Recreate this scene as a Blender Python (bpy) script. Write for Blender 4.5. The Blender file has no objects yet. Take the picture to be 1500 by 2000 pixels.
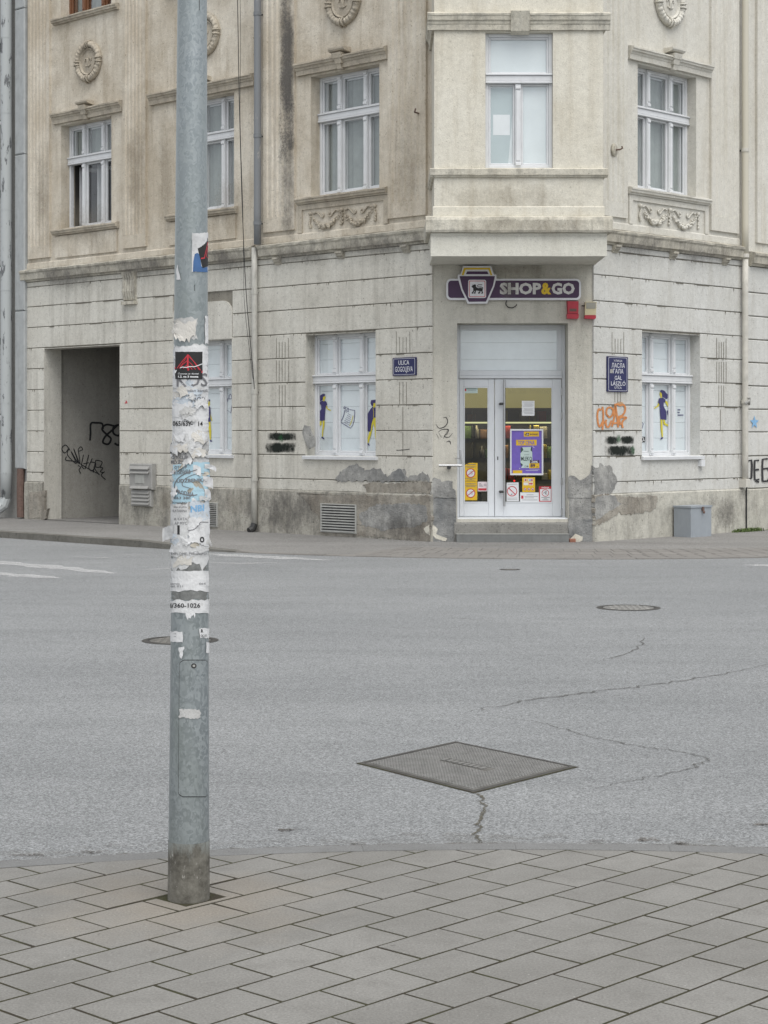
import bpy, bmesh, math, random
from mathutils import Vector, Matrix
R_ = math.radians
random.seed(7)
SC = bpy.context.scene
COL = SC.collection

# ------------------------------------------------------------------ camera
FOC, HX, HY, EYE = 3600.0, 750.0, 845.0, 1.65        # measured from the photograph (1500 x 2000)
cd = bpy.data.cameras.new("camera")
cam = bpy.data.objects.new("camera", cd); COL.objects.link(cam)
cam.location = (0, 0, EYE); cam.rotation_euler = (R_(90), 0, 0)
cd.sensor_fit = 'HORIZONTAL'; cd.sensor_width = 36.0
cd.lens = 36.0 * FOC / 1500.0
cd.shift_x = 0.0; cd.shift_y = -(1000.0 - HY) / 1500.0
cd.clip_start = 0.1; cd.clip_end = 3000
SC.camera = cam
# ------------------------------------------------------------------ world and sun (overcast)
SUN_AZ, SUN_EL = R_(160), R_(64)                     # azimuth clockwise from +Y
w = bpy.data.worlds.new("World"); SC.world = w; w.use_nodes = True
nt = w.node_tree; nt.nodes.clear()
sky = nt.nodes.new("ShaderNodeTexSky"); sky.sky_type = 'NISHITA'; sky.sun_disc = False
sky.sun_elevation = SUN_EL; sky.sun_rotation = SUN_AZ
sky.air_density = 1.0; sky.dust_density = 1.2; sky.ozone_density = 1.0
hs = nt.nodes.new("ShaderNodeHueSaturation"); hs.inputs["Saturation"].default_value = 0.20
bgn = nt.nodes.new("ShaderNodeBackground"); bgn.inputs["Strength"].default_value = 0.10
wo = nt.nodes.new("ShaderNodeOutputWorld")
nt.links.new(sky.outputs[0], hs.inputs["Color"]); nt.links.new(hs.outputs[0], bgn.inputs["Color"])
nt.links.new(bgn.outputs[0], wo.inputs[0])
sd = bpy.data.lights.new("sun", 'SUN'); sd.energy = 1.4; sd.angle = R_(55); sd.color = (1.0, 0.975, 0.93)
sun = bpy.data.objects.new("sun", sd); COL.objects.link(sun)
sdir = Vector((math.sin(SUN_AZ) * math.cos(SUN_EL), math.cos(SUN_AZ) * math.cos(SUN_EL), math.sin(SUN_EL)))
sun.rotation_euler = sdir.to_track_quat('Z', 'Y').to_euler(); sun.location = (6, -6, 20)
vs = SC.view_settings
vs.view_transform = 'Standard'; vs.look = 'None'; vs.exposure = 1.06; vs.gamma = 1.0; vs.use_curve_mapping = False
SC.cycles.use_denoising = True
SC.cycles.max_bounces = 8; SC.cycles.transparent_max_bounces = 16

# ------------------------------------------------------------------ helpers: frames and pixels
class Frame:
    """A vertical wall plane: u runs to the right seen from outside, d outward, z up."""
    def __init__(s, o, dr):
        l = math.hypot(*dr); s.o = o; s.d = (dr[0] / l, dr[1] / l); s.n = (s.d[1], -s.d[0])
    def P(s, u, d, z):
        return (s.o[0] + u * s.d[0] + d * s.n[0], s.o[1] + u * s.d[1] + d * s.n[1], z)
    def px(s, x, y, d=0.0):
        ox = s.o[0] + d * s.n[0]; oy = s.o[1] + d * s.n[1]; k = (x - HX) / FOC
        u = (k * oy - ox) / (s.d[0] - k * s.d[1]); Y = oy + u * s.d[1]
        return u, EYE - (y - HY) / FOC * Y
    def X(s, d):
        return lambda x, y: s.P(*(lambda q: (q[0], d, q[1]))(s.px(x, y, d)))
    def U(s, d):
        return lambda u, z: s.P(u, d, z)
WL = Frame((0.7125, 27.0), (0.716, -0.698))     # left street front
WC = Frame((0.7125, 27.0), (1.0, 0.0))          # cut corner with the shop door
WR = Frame((3.06, 27.0), (0.698, 0.716))        # right street front
WB = Frame((0.663, 25.67), (1.0, 0.0))          # front of the oriel
def gpx(x, y, z=0.0):
    Y = FOC * (EYE - z) / (y - HY)
    return ((x - HX) / FOC * Y, Y)
def crop(x0, y0, k):
    return lambda x, y: (x0 + x / k, y0 + y / k)
c5 = crop(480, 460, 3.124); c7 = crop(1080, 460, 3.124); c4 = crop(0, 500, 2.885); c6 = crop(820, 500, 3.3333)

# ------------------------------------------------------------------ helpers: meshes
class MB:
    def __init__(s): s.v = []; s.f = []
    def add(s, vs, fs):
        n = len(s.v); s.v += [tuple(p) for p in vs]; s.f += [tuple(i + n for i in f) for f in fs]; return s
    def hexa(s, p):   # 8 points: 4 bottom ring, 4 top ring
        return s.add(p, [(0, 3, 2, 1), (4, 5, 6, 7), (0, 1, 5, 4), (1, 2, 6, 5), (2, 3, 7, 6), (3, 0, 4, 7)])
    def box(s, fr, u0, u1, d0, d1, z0, z1):
        P = fr.P
        return s.hexa([P(u0, d1, z0), P(u1, d1, z0), P(u1, d0, z0), P(u0, d0, z0),
                       P(u0, d1, z1), P(u1, d1, z1), P(u1, d0, z1), P(u0, d0, z1)])
    def cbox(s, fr, u0, u1, d0, d1, z0, z1, b=0.006):    # box with a chamfered front
        P = fr.P
        A = [P(u0, d0, z0), P(u1, d0, z0), P(u1, d0, z1), P(u0, d0, z1)]
        B = [P(u0, d1 - b, z0), P(u1, d1 - b, z0), P(u1, d1 - b, z1), P(u0, d1 - b, z1)]
        Cc = [P(u0 + b, d1, z0 + b), P(u1 - b, d1, z0 + b), P(u1 - b, d1, z1 - b), P(u0 + b, d1, z1 - b)]
        fs = [(8, 9, 10, 11), (3, 2, 1, 0)]
        for a in (0, 4):
            for i in range(4):
                j = (i + 1) % 4; fs.append((a + i, a + j, a + 4 + j, a + 4 + i))
        return s.add(A + B + Cc, fs)
    def quad(s, a, b, c, d): return s.add([a, b, c, d], [(0, 1, 2, 3)])
    def prism(s, fr, poly, d0, d1, inset=0.0):
        n = len(poly)
        cu = sum(p[0] for p in poly) / n; cz = sum(p[1] for p in poly) / n
        back = [fr.P(u, d0, z) for u, z in poly]; front = [fr.P(u, d1, z) for u, z in poly]
        fs = [tuple(range(n, 2 * n)), tuple(range(n - 1, -1, -1))]
        fs += [(i, (i + 1) % n, n + (i + 1) % n, n + i) for i in range(n)]
        return s.add(back + front, fs)
    def extrude(s, fr, prof, u0, u1, seg=1, wob=0.0, rnd=None):   # profile (d, z) swept along u
        n = len(prof); base = len(s.v)
        rnd = rnd or random
        for k in range(seg + 1):
            u = u0 + (u1 - u0) * k / seg
            for d, z in prof:
                jd = rnd.uniform(-wob, wob) if d > 0.001 else 0
                s.v.append(fr.P(u, d + jd, z + (rnd.uniform(-wob, wob) if d > 0.001 else 0)))
        for k in range(seg):
            for i in range(n):
                j = (i + 1) % n; a = base + k * n; b = a + n
                s.f.append((a + i, b + i, b + j, a + j))
        s.f.append(tuple(base + i for i in range(n))); s.f.append(tuple(base + seg * n + i for i in reversed(range(n))))
        return s
    def vextrude(s, fr, prof, z0, z1):      # profile (u, d) swept along z
        n = len(prof)
        a = [fr.P(u, d, z0) for u, d in prof]; b = [fr.P(u, d, z1) for u, d in prof]
        fs = [(i, (i + 1) % n, n + (i + 1) % n, n + i) for i in range(n)]
        fs += [tuple(range(n, 2 * n)), tuple(range(n - 1, -1, -1))]
        return s.add(a + b, fs)
    def tube(s, path, r, n=8, cap=True):
        path = [Vector(p) for p in path]; m = len(path); base = len(s.v)
        rr = r if isinstance(r, (list, tuple)) else [r] * m
        prev = None
        for k, p in enumerate(path):
            t = (path[min(k + 1, m - 1)] - path[max(k - 1, 0)]).normalized()
            ref = Vector((0, 0, 1)) if abs(t.z) < 0.9 else Vector((1, 0, 0))
            if prev is not None: ref = prev
            x = (ref - t * ref.dot(t)).normalized(); y = t.cross(x); prev = x
            for i in range(n):
                a = 2 * math.pi * i / n
                s.v.append(tuple(p + (x * math.cos(a) + y * math.sin(a)) * rr[k]))
        for k in range(m - 1):
            for i in range(n):
                j = (i + 1) % n
                s.f.append((base + k * n + i, base + k * n + j, base + (k + 1) * n + j, base + (k + 1) * n + i))
        if cap:
            s.f.append(tuple(base + i for i in reversed(range(n)))); s.f.append(tuple(base + (m - 1) * n + i for i in range(n)))
        return s
    def blob(s, c, rx, ry, rz, ax=None, n=6, m=4):   # small ellipsoid; ax = three axis vectors
        ax = ax or (Vector((1, 0, 0)), Vector((0, 1, 0)), Vector((0, 0, 1)))
        c = Vector(c); base = len(s.v)
        for k in range(m + 1):
            ph = math.pi * k / m
            for i in range(n):
                a = 2 * math.pi * i / n
                s.v.append(tuple(c + ax[0] * rx * math.sin(ph) * math.cos(a) + ax[1] * ry * math.sin(ph) * math.sin(a) + ax[2] * rz * math.cos(ph)))
        for k in range(m):
            for i in range(n):
                j = (i + 1) % n
                s.f.append((base + k * n + i, base + (k + 1) * n + i, base + (k + 1) * n + j, base + k * n + j))
        return s
    def poly(s, mp, pts): 
        return s.add([mp(*p) for p in pts], [tuple(range(len(pts)))])
    def stroke(s, mp, pts, wd, smooth=True, taper=False):
        pts = catmull(pts) if smooth and len(pts) > 2 else pts
        n = len(pts); Lp = []; Rp = []
        for i, p in enumerate(pts):
            a = pts[max(i - 1, 0)]; b = pts[min(i + 1, n - 1)]
            dx, dy = b[0] - a[0], b[1] - a[1]; l = math.hypot(dx, dy) or 1
            ww = wd * 0.5 * (min(1, 0.35 + 2.2 * min(i, n - 1 - i) / max(n - 1, 1)) if taper else 1)
            Lp.append((p[0] - dy / l * ww, p[1] + dx / l * ww)); Rp.append((p[0] + dy / l * ww, p[1] - dx / l * ww))
        base = len(s.v)
        for a, b in zip(Lp, Rp): s.v += [mp(*a), mp(*b)]
        for i in range(n - 1): s.f.append((base + 2 * i, base + 2 * i + 1, base + 2 * i + 3, base + 2 * i + 2))
        return s
def catmull(p, k=6):
    out = []
    for i in range(len(p) - 1):
        a = p[max(i - 1, 0)]; b = p[i]; c = p[i + 1]; d = p[min(i + 2, len(p) - 1)]
        for j in range(k):
            t = j / k; t2 = t * t; t3 = t2 * t
            out.append(tuple(0.5 * (2 * b[q] + (c[q] - a[q]) * t + (2 * a[q] - 5 * b[q] + 4 * c[q] - d[q]) * t2 + (3 * b[q] - a[q] - 3 * c[q] + d[q]) * t3) for q in (0, 1)))
    out.append(tuple(p[-1])); return out
def rough(poly, amp, step, seed=1):
    """subdivide a closed outline and roughen it (worn or torn edge)"""
    r = random.Random(seed); out = []
    for i in range(len(poly)):
        a = poly[i]; b = poly[(i + 1) % len(poly)]
        n = max(1, int(math.hypot(b[0] - a[0], b[1] - a[1]) / step)); o1 = r.uniform(-amp, amp); o2 = r.uniform(-amp, amp)
        for k in range(n):
            t = k / n; s4 = math.sin(math.pi * t)
            out.append((a[0] + (b[0] - a[0]) * t + r.uniform(-amp, amp) * 0.6 + o1 * s4, a[1] + (b[1] - a[1]) * t + r.uniform(-amp, amp) * 0.6 + o2 * s4))
    return out
ORG = {}
def obj(name, mb, mat, parent=None, smooth=False, label=None, cat=None, group=None, kind=None, recalc=False):
    vs = mb.v
    lo = [min(p[i] for p in vs) for i in range(3)]; hi = [max(p[i] for p in vs) for i in range(3)]
    c = Vector(((lo[0] + hi[0]) / 2, (lo[1] + hi[1]) / 2, lo[2]))
    me = bpy.data.meshes.new(name)
    me.from_pydata([(p[0] - c[0], p[1] - c[1], p[2] - c[2]) for p in vs], [], mb.f)
    if recalc:
        bm = bmesh.new(); bm.from_mesh(me); bmesh.ops.recalc_face_normals(bm, faces=bm.faces); bm.to_mesh(me); bm.free()
    if smooth: me.polygons.foreach_set("use_smooth", [True] * len(me.polygons))
    me.materials.append(mat)
    o = bpy.data.objects.new(name, me); COL.objects.link(o)
    place(o, c, parent); tag(o, label, cat, group, kind); return o
def place(o, c, parent):
    ORG[o.name] = Vector(c)
    if parent: o.parent = parent; o.location = Vector(c) - ORG[parent.name]
    else: o.location = c
def tag(o, label=None, cat=None, group=None, kind=None):
    if label: o["label"] = label
    if cat: o["category"] = cat
    if group: o["group"] = group
    if kind: o["kind"] = kind
def thing(name, loc, label, cat, group=None):
    o = bpy.data.objects.new(name, None); COL.objects.link(o); o.empty_display_size = 0.2
    place(o, loc, None); tag(o, label, cat, group); return o
_tc = {}
def glyphs(s, bold=0.0):
    key = (s, bold)
    if key in _tc: return _tc[key]
    cu = bpy.data.curves.new("lettering", 'FONT'); cu.body = s; cu.size = 1.0; cu.offset = bold; cu.resolution_u = 2
    o = bpy.data.objects.new("lettering", cu); COL.objects.link(o)
    me = o.to_mesh(); vs = [(v.co.x, v.co.y) for v in me.vertices]; fs = [tuple(p.vertices) for p in me.polygons]
    o.to_mesh_clear(); bpy.data.objects.remove(o); bpy.data.curves.remove(cu)
    _tc[key] = (vs, fs); return vs, fs
def text(mb, mp, s, x0, x1, ya, yb, bold=0.0, slant=0.0):
    """letters fitted to a box: x0..x1, baseline side ya to cap side yb"""
    vs, fs = glyphs(s, bold)
    if not vs: return mb
    ax = min(v[0] for v in vs); bx = max(v[0] for v in vs); ay = min(v[1] for v in vs); by = max(v[1] for v in vs)
    out = []
    for x, y in vs:
        t = (x - ax) / (bx - ax); q = (y - ay) / (by - ay)
        out.append(mp(x0 + (x1 - x0) * t, ya + (yb - ya) * q + slant * t))
    return mb.add(out, fs)

# ------------------------------------------------------------------ materials
class NT:
    def __init__(s, name):
        s.m = bpy.data.materials.new(name); s.m.use_nodes = True; s.t = s.m.node_tree; s.t.nodes.clear()
        s.out = s.t.nodes.new("ShaderNodeOutputMaterial")
    def n(s, typ, props=None, **inp):
        nd = s.t.nodes.new("ShaderNode" + typ)
        for k, v in (props or {}).items(): setattr(nd, k, v)
        for k, v in inp.items():
            sock = nd.inputs[int(k[1:])] if k[0] == '_' and k[1:].isdigit() else nd.inputs[k.replace('_', ' ')]
            if isinstance(v, bpy.types.NodeSocket): s.t.links.new(v, sock)
            else:
                if sock.type == 'RGBA' and len(v) == 3: v = (*v, 1)
                sock.default_value = v
        return nd
    def pos(s, scale=(1, 1, 1)):
        g = s.n("NewGeometry").outputs["Position"]
        return s.n("Mapping", Vector=g, Scale=scale).outputs[0]
    def noise(s, vec, scale, detail=3, rough=0.55, lo=0.0, hi=1.0, a=0.0, b=1.0, dist=0.0):
        f = s.n("TexNoise", Vector=vec, Scale=scale, Detail=detail, Roughness=rough, Distortion=dist).outputs[0]
        if (lo, hi, a, b) == (0, 1, 0, 1): return f
        return s.ramp(f, lo, hi, a, b)
    def ramp(s, f, lo, hi, a=0.0, b=1.0):
        return s.n("MapRange", {"clamp": True}, Value=f, From_Min=lo, From_Max=hi, To_Min=a, To_Max=b).outputs[0]
    def mix(s, fac, a, b, mode='MIX'):
        nd = s.t.nodes.new("ShaderNodeMix"); nd.data_type = 'RGBA'; nd.blend_type = mode
        for sock, v in ((nd.inputs[0], fac), (nd.inputs[6], a), (nd.inputs[7], b)):
            if isinstance(v, bpy.types.NodeSocket): s.t.links.new(v, sock)
            else: sock.default_value = v if not isinstance(v, tuple) or len(v) == 4 else (*v, 1)
        return nd.outputs[2]
    def math(s, op, a, b=0.0):
        return s.n("Math", {"operation": op}, _0=a, _1=b).outputs[0]
    def val(s, f):     # grey value to colour multiplier
        return s.n("CombineColor", Red=f, Green=f, Blue=f).outputs[0]
    def bsdf(s, color, rough=0.85, metal=0.0, bump=None, bs=0.3, bd=0.01, spec=0.35, **kw):
        nd = s.n("BsdfPrincipled", Base_Color=color, Roughness=rough, Metallic=metal, **{"Specular_IOR_Level": spec}, **kw)
        if bump is not None:
            b = s.n("Bump", Height=bump, Strength=bs, Distance=bd); s.t.links.new(b.outputs[0], nd.inputs["Normal"])
        return nd.outputs[0]
    def done(s, sh):
        s.t.links.new(sh, s.out.inputs[0]); return s.m
def plaster(name, base, light, dark, streak=0.35, blot=0.6, speck=0.6, bump=0.35, grime=0.0, streak_hi=0.72, bsc=0.9):
    t = NT(name); p = t.pos()
    c = t.mix(t.noise(p, bsc, 6, 0.62, 0.38, 0.64, 0, blot), base, light)
    c = t.mix(t.noise(t.pos((6, 6, 0.45)), 1.0, 5, 0.65, 0.5, streak_hi, 0, streak), c, dark)
    c = t.mix(t.noise(p, 2.6, 6, 0.7, 0.52, 0.78, 0, 0.55 * streak + 0.1), c, dark)
    if grime:
        c = t.mix(t.noise(t.pos((3, 3, 1.6)), 2.0, 8, 0.78, 0.46, 0.62, 0, grime), c, (0.13, 0.125, 0.115))
    c = t.mix(t.noise(p, 34, 2, 0.6, 0.64, 0.72, 0, speck), c, tuple(x * 0.5 for x in dark))
    c = t.mix(1.0, c, t.val(t.noise(p, 14, 5, 0.7, 0.28, 0.72, 0.91, 1.09)), 'MULTIPLY')
    c = t.mix(1.0, c, t.val(t.noise(p, 75, 3, 0.65, 0.25, 0.75, 0.85, 1.14)), 'MULTIPLY')
    h = t.math('ADD', t.noise(p, 55, 4, 0.65), t.math('MULTIPLY', t.noise(p, 7, 3, 0.6), 1.6))
    return t.done(t.bsdf(c, 0.92, bump=h, bs=bump, bd=0.012, spec=0.2))
def paint(name, col, rough=0.5, var=0.08, metal=0.0, scale=6.0, spec=0.4, dirt=0.0, bump=0.0):
    t = NT(name); p = t.pos()
    c = t.mix(1.0, col, t.val(t.noise(p, scale, 5, 0.65, 0.3, 0.7, 1 - var, 1 + var)), 'MULTIPLY')
    if dirt: c = t.mix(t.noise(t.pos((3, 3, 0.8)), 5, 6, 0.72, 0.5, 0.72, 0, dirt), c, (0.10, 0.095, 0.085))
    return t.done(t.bsdf(c, rough, metal, bump=t.noise(p, 40, 4, 0.6) if bump else None, bs=bump, bd=0.006, spec=spec))

M = {}
M['ground_plaster'] = plaster('ground_floor_plaster', (0.515, 0.495, 0.44), (0.60, 0.585, 0.53), (0.26, 0.245, 0.21), 0.46, 0.8, 0.65)
M['ground_right'] = plaster('right_ground_plaster', (0.505, 0.50, 0.468), (0.57, 0.568, 0.545), (0.34, 0.32, 0.275), 0.38, 0.7, 0.6)
M['corner_plaster'] = plaster('corner_plaster', (0.485, 0.465, 0.405), (0.555, 0.535, 0.475), (0.27, 0.255, 0.215), 0.40, 0.7, 0.7, 0.5)
M['upper_tan'] = plaster('upper_tan_plaster', (0.475, 0.42, 0.335), (0.64, 0.595, 0.51), (0.28, 0.23, 0.165), 0.50, 1.0, 0.6, 0.5)
M['upper_right'] = plaster('upper_right_plaster', (0.54, 0.52, 0.462), (0.60, 0.585, 0.535), (0.38, 0.345, 0.275), 0.40, 0.7, 0.4, 0.4)
M['bay'] = plaster('oriel_plaster', (0.565, 0.535, 0.455), (0.62, 0.597, 0.525), (0.36, 0.315, 0.235), 0.40, 0.7, 0.35, 0.3)
M['trim'] = plaster('moulding_plaster', (0.44, 0.41, 0.34), (0.53, 0.505, 0.435), (0.22, 0.20, 0.165), 0.65, 0.75, 0.7, 0.6, grime=0.55)
M['trim_tan'] = plaster('tan_moulding_plaster', (0.42, 0.37, 0.295), (0.52, 0.475, 0.39), (0.23, 0.195, 0.15), 0.5, 0.75, 0.6, 0.5, grime=0.30)
M['bay_trim'] = plaster('oriel_moulding', (0.52, 0.49, 0.41), (0.60, 0.575, 0.50), (0.30, 0.27, 0.215), 0.55, 0.7, 0.6, 0.5, grime=0.40)
M['slab_white'] = plaster('oriel_slab_plaster', (0.56, 0.545, 0.48), (0.61, 0.60, 0.54), (0.36, 0.335, 0.28), 0.35, 0.5, 0.4, 0.3)
M['groove'] = plaster('joint_plaster', (0.21, 0.195, 0.165), (0.28, 0.265, 0.225), (0.10, 0.092, 0.078), 0.6, 0.6, 0.6)
M['plinth'] = plaster('plinth_plaster', (0.34, 0.325, 0.28), (0.44, 0.42, 0.37), (0.16, 0.145, 0.12), 0.5, 0.8, 0.8, 0.9, grime=0.65)
M['plinth_right'] = plaster('right_plinth_plaster', (0.44, 0.425, 0.37), (0.51, 0.495, 0.44), (0.25, 0.235, 0.20), 0.4, 0.7, 0.7, 0.7, grime=0.35)
M['bare_grey'] = plaster('bare_grey_render', (0.225, 0.225, 0.218), (0.38, 0.375, 0.355), (0.13, 0.13, 0.122), 0.4, 1.0, 0.8, 1.0, grime=0.25, bsc=3.5)
M['bare_dark'] = plaster('bare_dark_render', (0.17, 0.175, 0.175), (0.30, 0.30, 0.29), (0.11, 0.11, 0.105), 0.4, 1.0, 0.5, 1.0, bsc=4.0)
M['bare_brown'] = plaster('bare_brown_render', (0.235, 0.212, 0.178), (0.40, 0.375, 0.325), (0.14, 0.122, 0.098), 0.5, 1.0, 0.9, 1.0, grime=0.4, bsc=2.6)
M['bare_white'] = plaster('bare_lime', (0.56, 0.53, 0.45), (0.62, 0.60, 0.53), (0.36, 0.33, 0.27), 0.3, 0.7, 0.5, 0.8)
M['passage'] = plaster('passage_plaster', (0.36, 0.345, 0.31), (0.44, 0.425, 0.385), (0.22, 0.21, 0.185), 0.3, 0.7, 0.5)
M['grey_wall'] = plaster('grey_neighbour_plaster', (0.26, 0.255, 0.24), (0.31, 0.305, 0.29), (0.17, 0.165, 0.15), 0.3, 0.6, 0.4)
M['concrete_step'] = plaster('step_concrete', (0.20, 0.195, 0.18), (0.29, 0.285, 0.265), (0.10, 0.097, 0.09), 0.5, 0.8, 0.8, 0.8)
M['white'] = paint('white_window_paint', (0.61, 0.62, 0.63), 0.45, 0.05, dirt=0.10)
M['door_white'] = paint('white_door_paint', (0.62, 0.64, 0.66), 0.4, 0.03, dirt=0.05)
M['blind'] = paint('white_film_panel', (0.66, 0.695, 0.72), 0.5, 0.04)
M['curtain'] = paint('pale_green_blind', (0.25, 0.272, 0.262), 0.8, 0.10)
M['shade'] = paint('grey_green_shade', (0.40, 0.46, 0.47), 0.8, 0.08, scale=2.0)
M['white_blind'] = paint('white_paper_blind', (0.60, 0.635, 0.645), 0.8, 0.06, scale=2.0)
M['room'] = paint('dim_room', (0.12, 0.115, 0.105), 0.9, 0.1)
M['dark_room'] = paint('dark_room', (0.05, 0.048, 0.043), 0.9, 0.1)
M['brown_frame'] = paint('brown_window_paint', (0.17, 0.075, 0.035), 0.5, 0.15)
M['steel'] = paint('brushed_steel', (0.42, 0.425, 0.43), 0.35, 0.05, 0.8)
M['dark_metal'] = paint('dark_metal', (0.05, 0.05, 0.05), 0.5, 0.1, 0.3)
M['black'] = paint('black_paint', (0.018, 0.018, 0.018), 0.6, 0.1)
M['cable'] = paint('black_cable', (0.02, 0.02, 0.02), 0.6, 0.1)
M['pipe_white'] = paint('cream_pipe', (0.45, 0.44, 0.40), 0.6, 0.12, dirt=0.5)
M['pipe_dark'] = paint('grey_pipe', (0.17, 0.18, 0.19), 0.55, 0.15, dirt=0.4)
M['pipe_cream'] = paint('cream_pipe_upper', (0.50, 0.48, 0.43), 0.6, 0.12, dirt=0.35)
M['rust'] = paint('rusty_red_pipe', (0.13, 0.085, 0.07), 0.8, 0.3, scale=20)
M['purple'] = paint('purple_sign_face', (0.052, 0.022, 0.062), 0.45, 0.08)
M['sign_white'] = paint('white_sign_edge', (0.66, 0.66, 0.68), 0.45, 0.05, dirt=0.12)
M['sign_letter'] = paint('white_sign_letter', (0.58, 0.57, 0.55), 0.5, 0.08, dirt=0.2)
M['yellow'] = paint('yellow_sign_paint', (0.62, 0.42, 0.02), 0.5, 0.06)
M['label_yellow'] = paint('yellow_label', (0.66, 0.42, 0.02), 0.45, 0.05)
M['red'] = paint('red_plastic', (0.36, 0.025, 0.04), 0.4, 0.08)
M['red_print'] = paint('red_print', (0.48, 0.03, 0.045), 0.5, 0.05)
M['beige_plastic'] = paint('beige_plastic', (0.50, 0.44, 0.28), 0.45, 0.06)
M['grey_lens'] = paint('smoky_lens', (0.26, 0.25, 0.21), 0.25, 0.06)
M['navy'] = paint('navy_enamel', (0.012, 0.014, 0.075), 0.3, 0.06)
M['enamel_white'] = paint('white_enamel', (0.66, 0.67, 0.70), 0.35, 0.04)
M['fig_navy'] = paint('navy_vinyl', (0.040, 0.034, 0.125), 0.5, 0.03)
M['fig_yellow'] = paint('yellow_vinyl', (0.56, 0.48, 0.035), 0.5, 0.03)
M['violet'] = paint('violet_poster', (0.155, 0.105, 0.42), 0.4, 0.12, scale=9)
M['milk'] = paint('pale_green_carton', (0.46, 0.56, 0.53), 0.5, 0.04)
M['carton_dark'] = paint('dark_green_print', (0.04, 0.065, 0.06), 0.5, 0.05)
M['paper'] = paint('white_paper', (0.66, 0.67, 0.68), 0.8, 0.04)
M['pink_paper'] = paint('pink_label', (0.66, 0.58, 0.60), 0.7, 0.04)
M['print_grey'] = paint('grey_print', (0.16, 0.16, 0.17), 0.7, 0.05)
M['box_grey'] = paint('grey_cabinet_paint', (0.27, 0.295, 0.32), 0.5, 0.05, dirt=0.12)
M['vent'] = paint('aluminium_slats', (0.40, 0.40, 0.375), 0.45, 0.12, 0.4, dirt=0.25)
M['meter'] = paint('meter_box_plastic', (0.30, 0.295, 0.28), 0.6, 0.1, dirt=0.35)
M['star'] = paint('blue_stencil', (0.20, 0.38, 0.58), 0.8, 0.15, scale=40)
def glass(name, tint=(0.97, 0.985, 0.98), refl=2.0):
    t = NT(name)
    g = t.n("NewGeometry")
    cosv = t.math('ABSOLUTE', t.n("VectorMath", {"operation": 'DOT_PRODUCT'}, _0=g.outputs["Normal"], _1=g.outputs["Incoming"]).outputs["Value"])
    fac = t.math('ADD', 0.045 * refl, t.math('MULTIPLY', t.math('POWER', t.math('SUBTRACT', 1.0, cosv), 5.0), 0.9))
    wob = t.n("Bump", Height=t.noise(t.pos(), 1.3, 1, 0.5), Strength=0.08, Distance=0.05)
    gl = t.n("BsdfGlossy", Color=(0.95, 0.97, 1.0), Roughness=0.02, Normal=wob.outputs[0]).outputs[0]
    tr = t.n("BsdfTransparent", Color=tint).outputs[0]
    return t.done(t.n("MixShader", _0=fac, _1=tr, _2=gl).outputs[0])
M['glass'] = glass('window_glass'); M['shop_glass'] = glass('shop_glass', (0.92, 0.93, 0.86), 1.2)
def spray(name, col, edge=0.62, seed=0.0, opacity=0.95, big=0.0, bs=3.2):
    """sprayed paint or a stain: soft noisy edge that fades with the distance stored per vertex (0 rim, 1 core)"""
    t = NT(name)
    at = t.n("Attribute", {"attribute_name": "core"}).outputs["Fac"]
    nz = t.noise(t.pos(), 24, 5, 0.7, 0.25, 0.75, -0.35, 0.35)
    if big: nz = t.math('ADD', nz, t.noise(t.pos((1, 1, 0.6 if bs < 5 else 0.35)), bs, 5, 0.7, 0.25, 0.75, -big, big))
    a = t.ramp(t.math('ADD', at, nz), edge - 0.22 - big * 0.4, edge + 0.16 + big * 0.5, 0, opacity)
    tr = t.n("BsdfTransparent").outputs[0]; df = t.bsdf(col, 0.85, spec=0.2)
    return t.done(t.n("MixShader", _0=a, _1=tr, _2=df).outputs[0])
M['drip'] = paint('grime_drip', (0.15, 0.137, 0.11), 0.9, 0.3, scale=30)
M['spray_black'] = spray('black_spray', (0.014, 0.018, 0.015), 0.50, big=0.36, bs=8.0)
M['soot'] = spray('soot_streak', (0.10, 0.095, 0.09), 0.60, opacity=0.72, big=0.40)
M['spray_green'] = spray('green_spray', (0.03, 0.11, 0.045), 0.6, opacity=0.6, big=0.3, bs=12.0)
M['spray_orange'] = paint('orange_marker', (0.52, 0.21, 0.075), 0.8, 0.25, scale=30)
M['orange_mist'] = spray('orange_mist', (0.55, 0.33, 0.15), 0.55, opacity=0.6)
M['stain_dark'] = spray('soot_stain', (0.12, 0.113, 0.105), 0.85, opacity=0.6, big=0.7)
M['stain_soft'] = spray('damp_stain', (0.25, 0.215, 0.165), 0.85, opacity=0.32, big=0.6)
M['marker'] = paint('black_marker', (0.03, 0.03, 0.032), 0.8, 0.3, scale=30)
def core_patch(name, mp, x0, y0, x1, y1, mat, parent, nx=10, ny=8, power=1.0, label=None):
    mb = MB(); core = []
    for j in range(ny + 1):
        for i in range(nx + 1):
            s, q = i / nx, j / ny
            mb.v.append(mp(x0 + (x1 - x0) * s, y0 + (y1 - y0) * q))
            core.append(min(1.0, 2.6 * min(s, 1 - s)) * min(1.0, 2.6 * min(q, 1 - q)))
    for j in range(ny):
        for i in range(nx):
            a = j * (nx + 1) + i; mb.f.append((a, a + 1, a + nx + 2, a + nx + 1))
    o = obj(name, mb, mat, parent, label=label)
    at = o.data.attributes.new("core", 'FLOAT', 'POINT')
    for k, v in enumerate(core): at.data[k].value = v ** power
    return o
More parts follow.
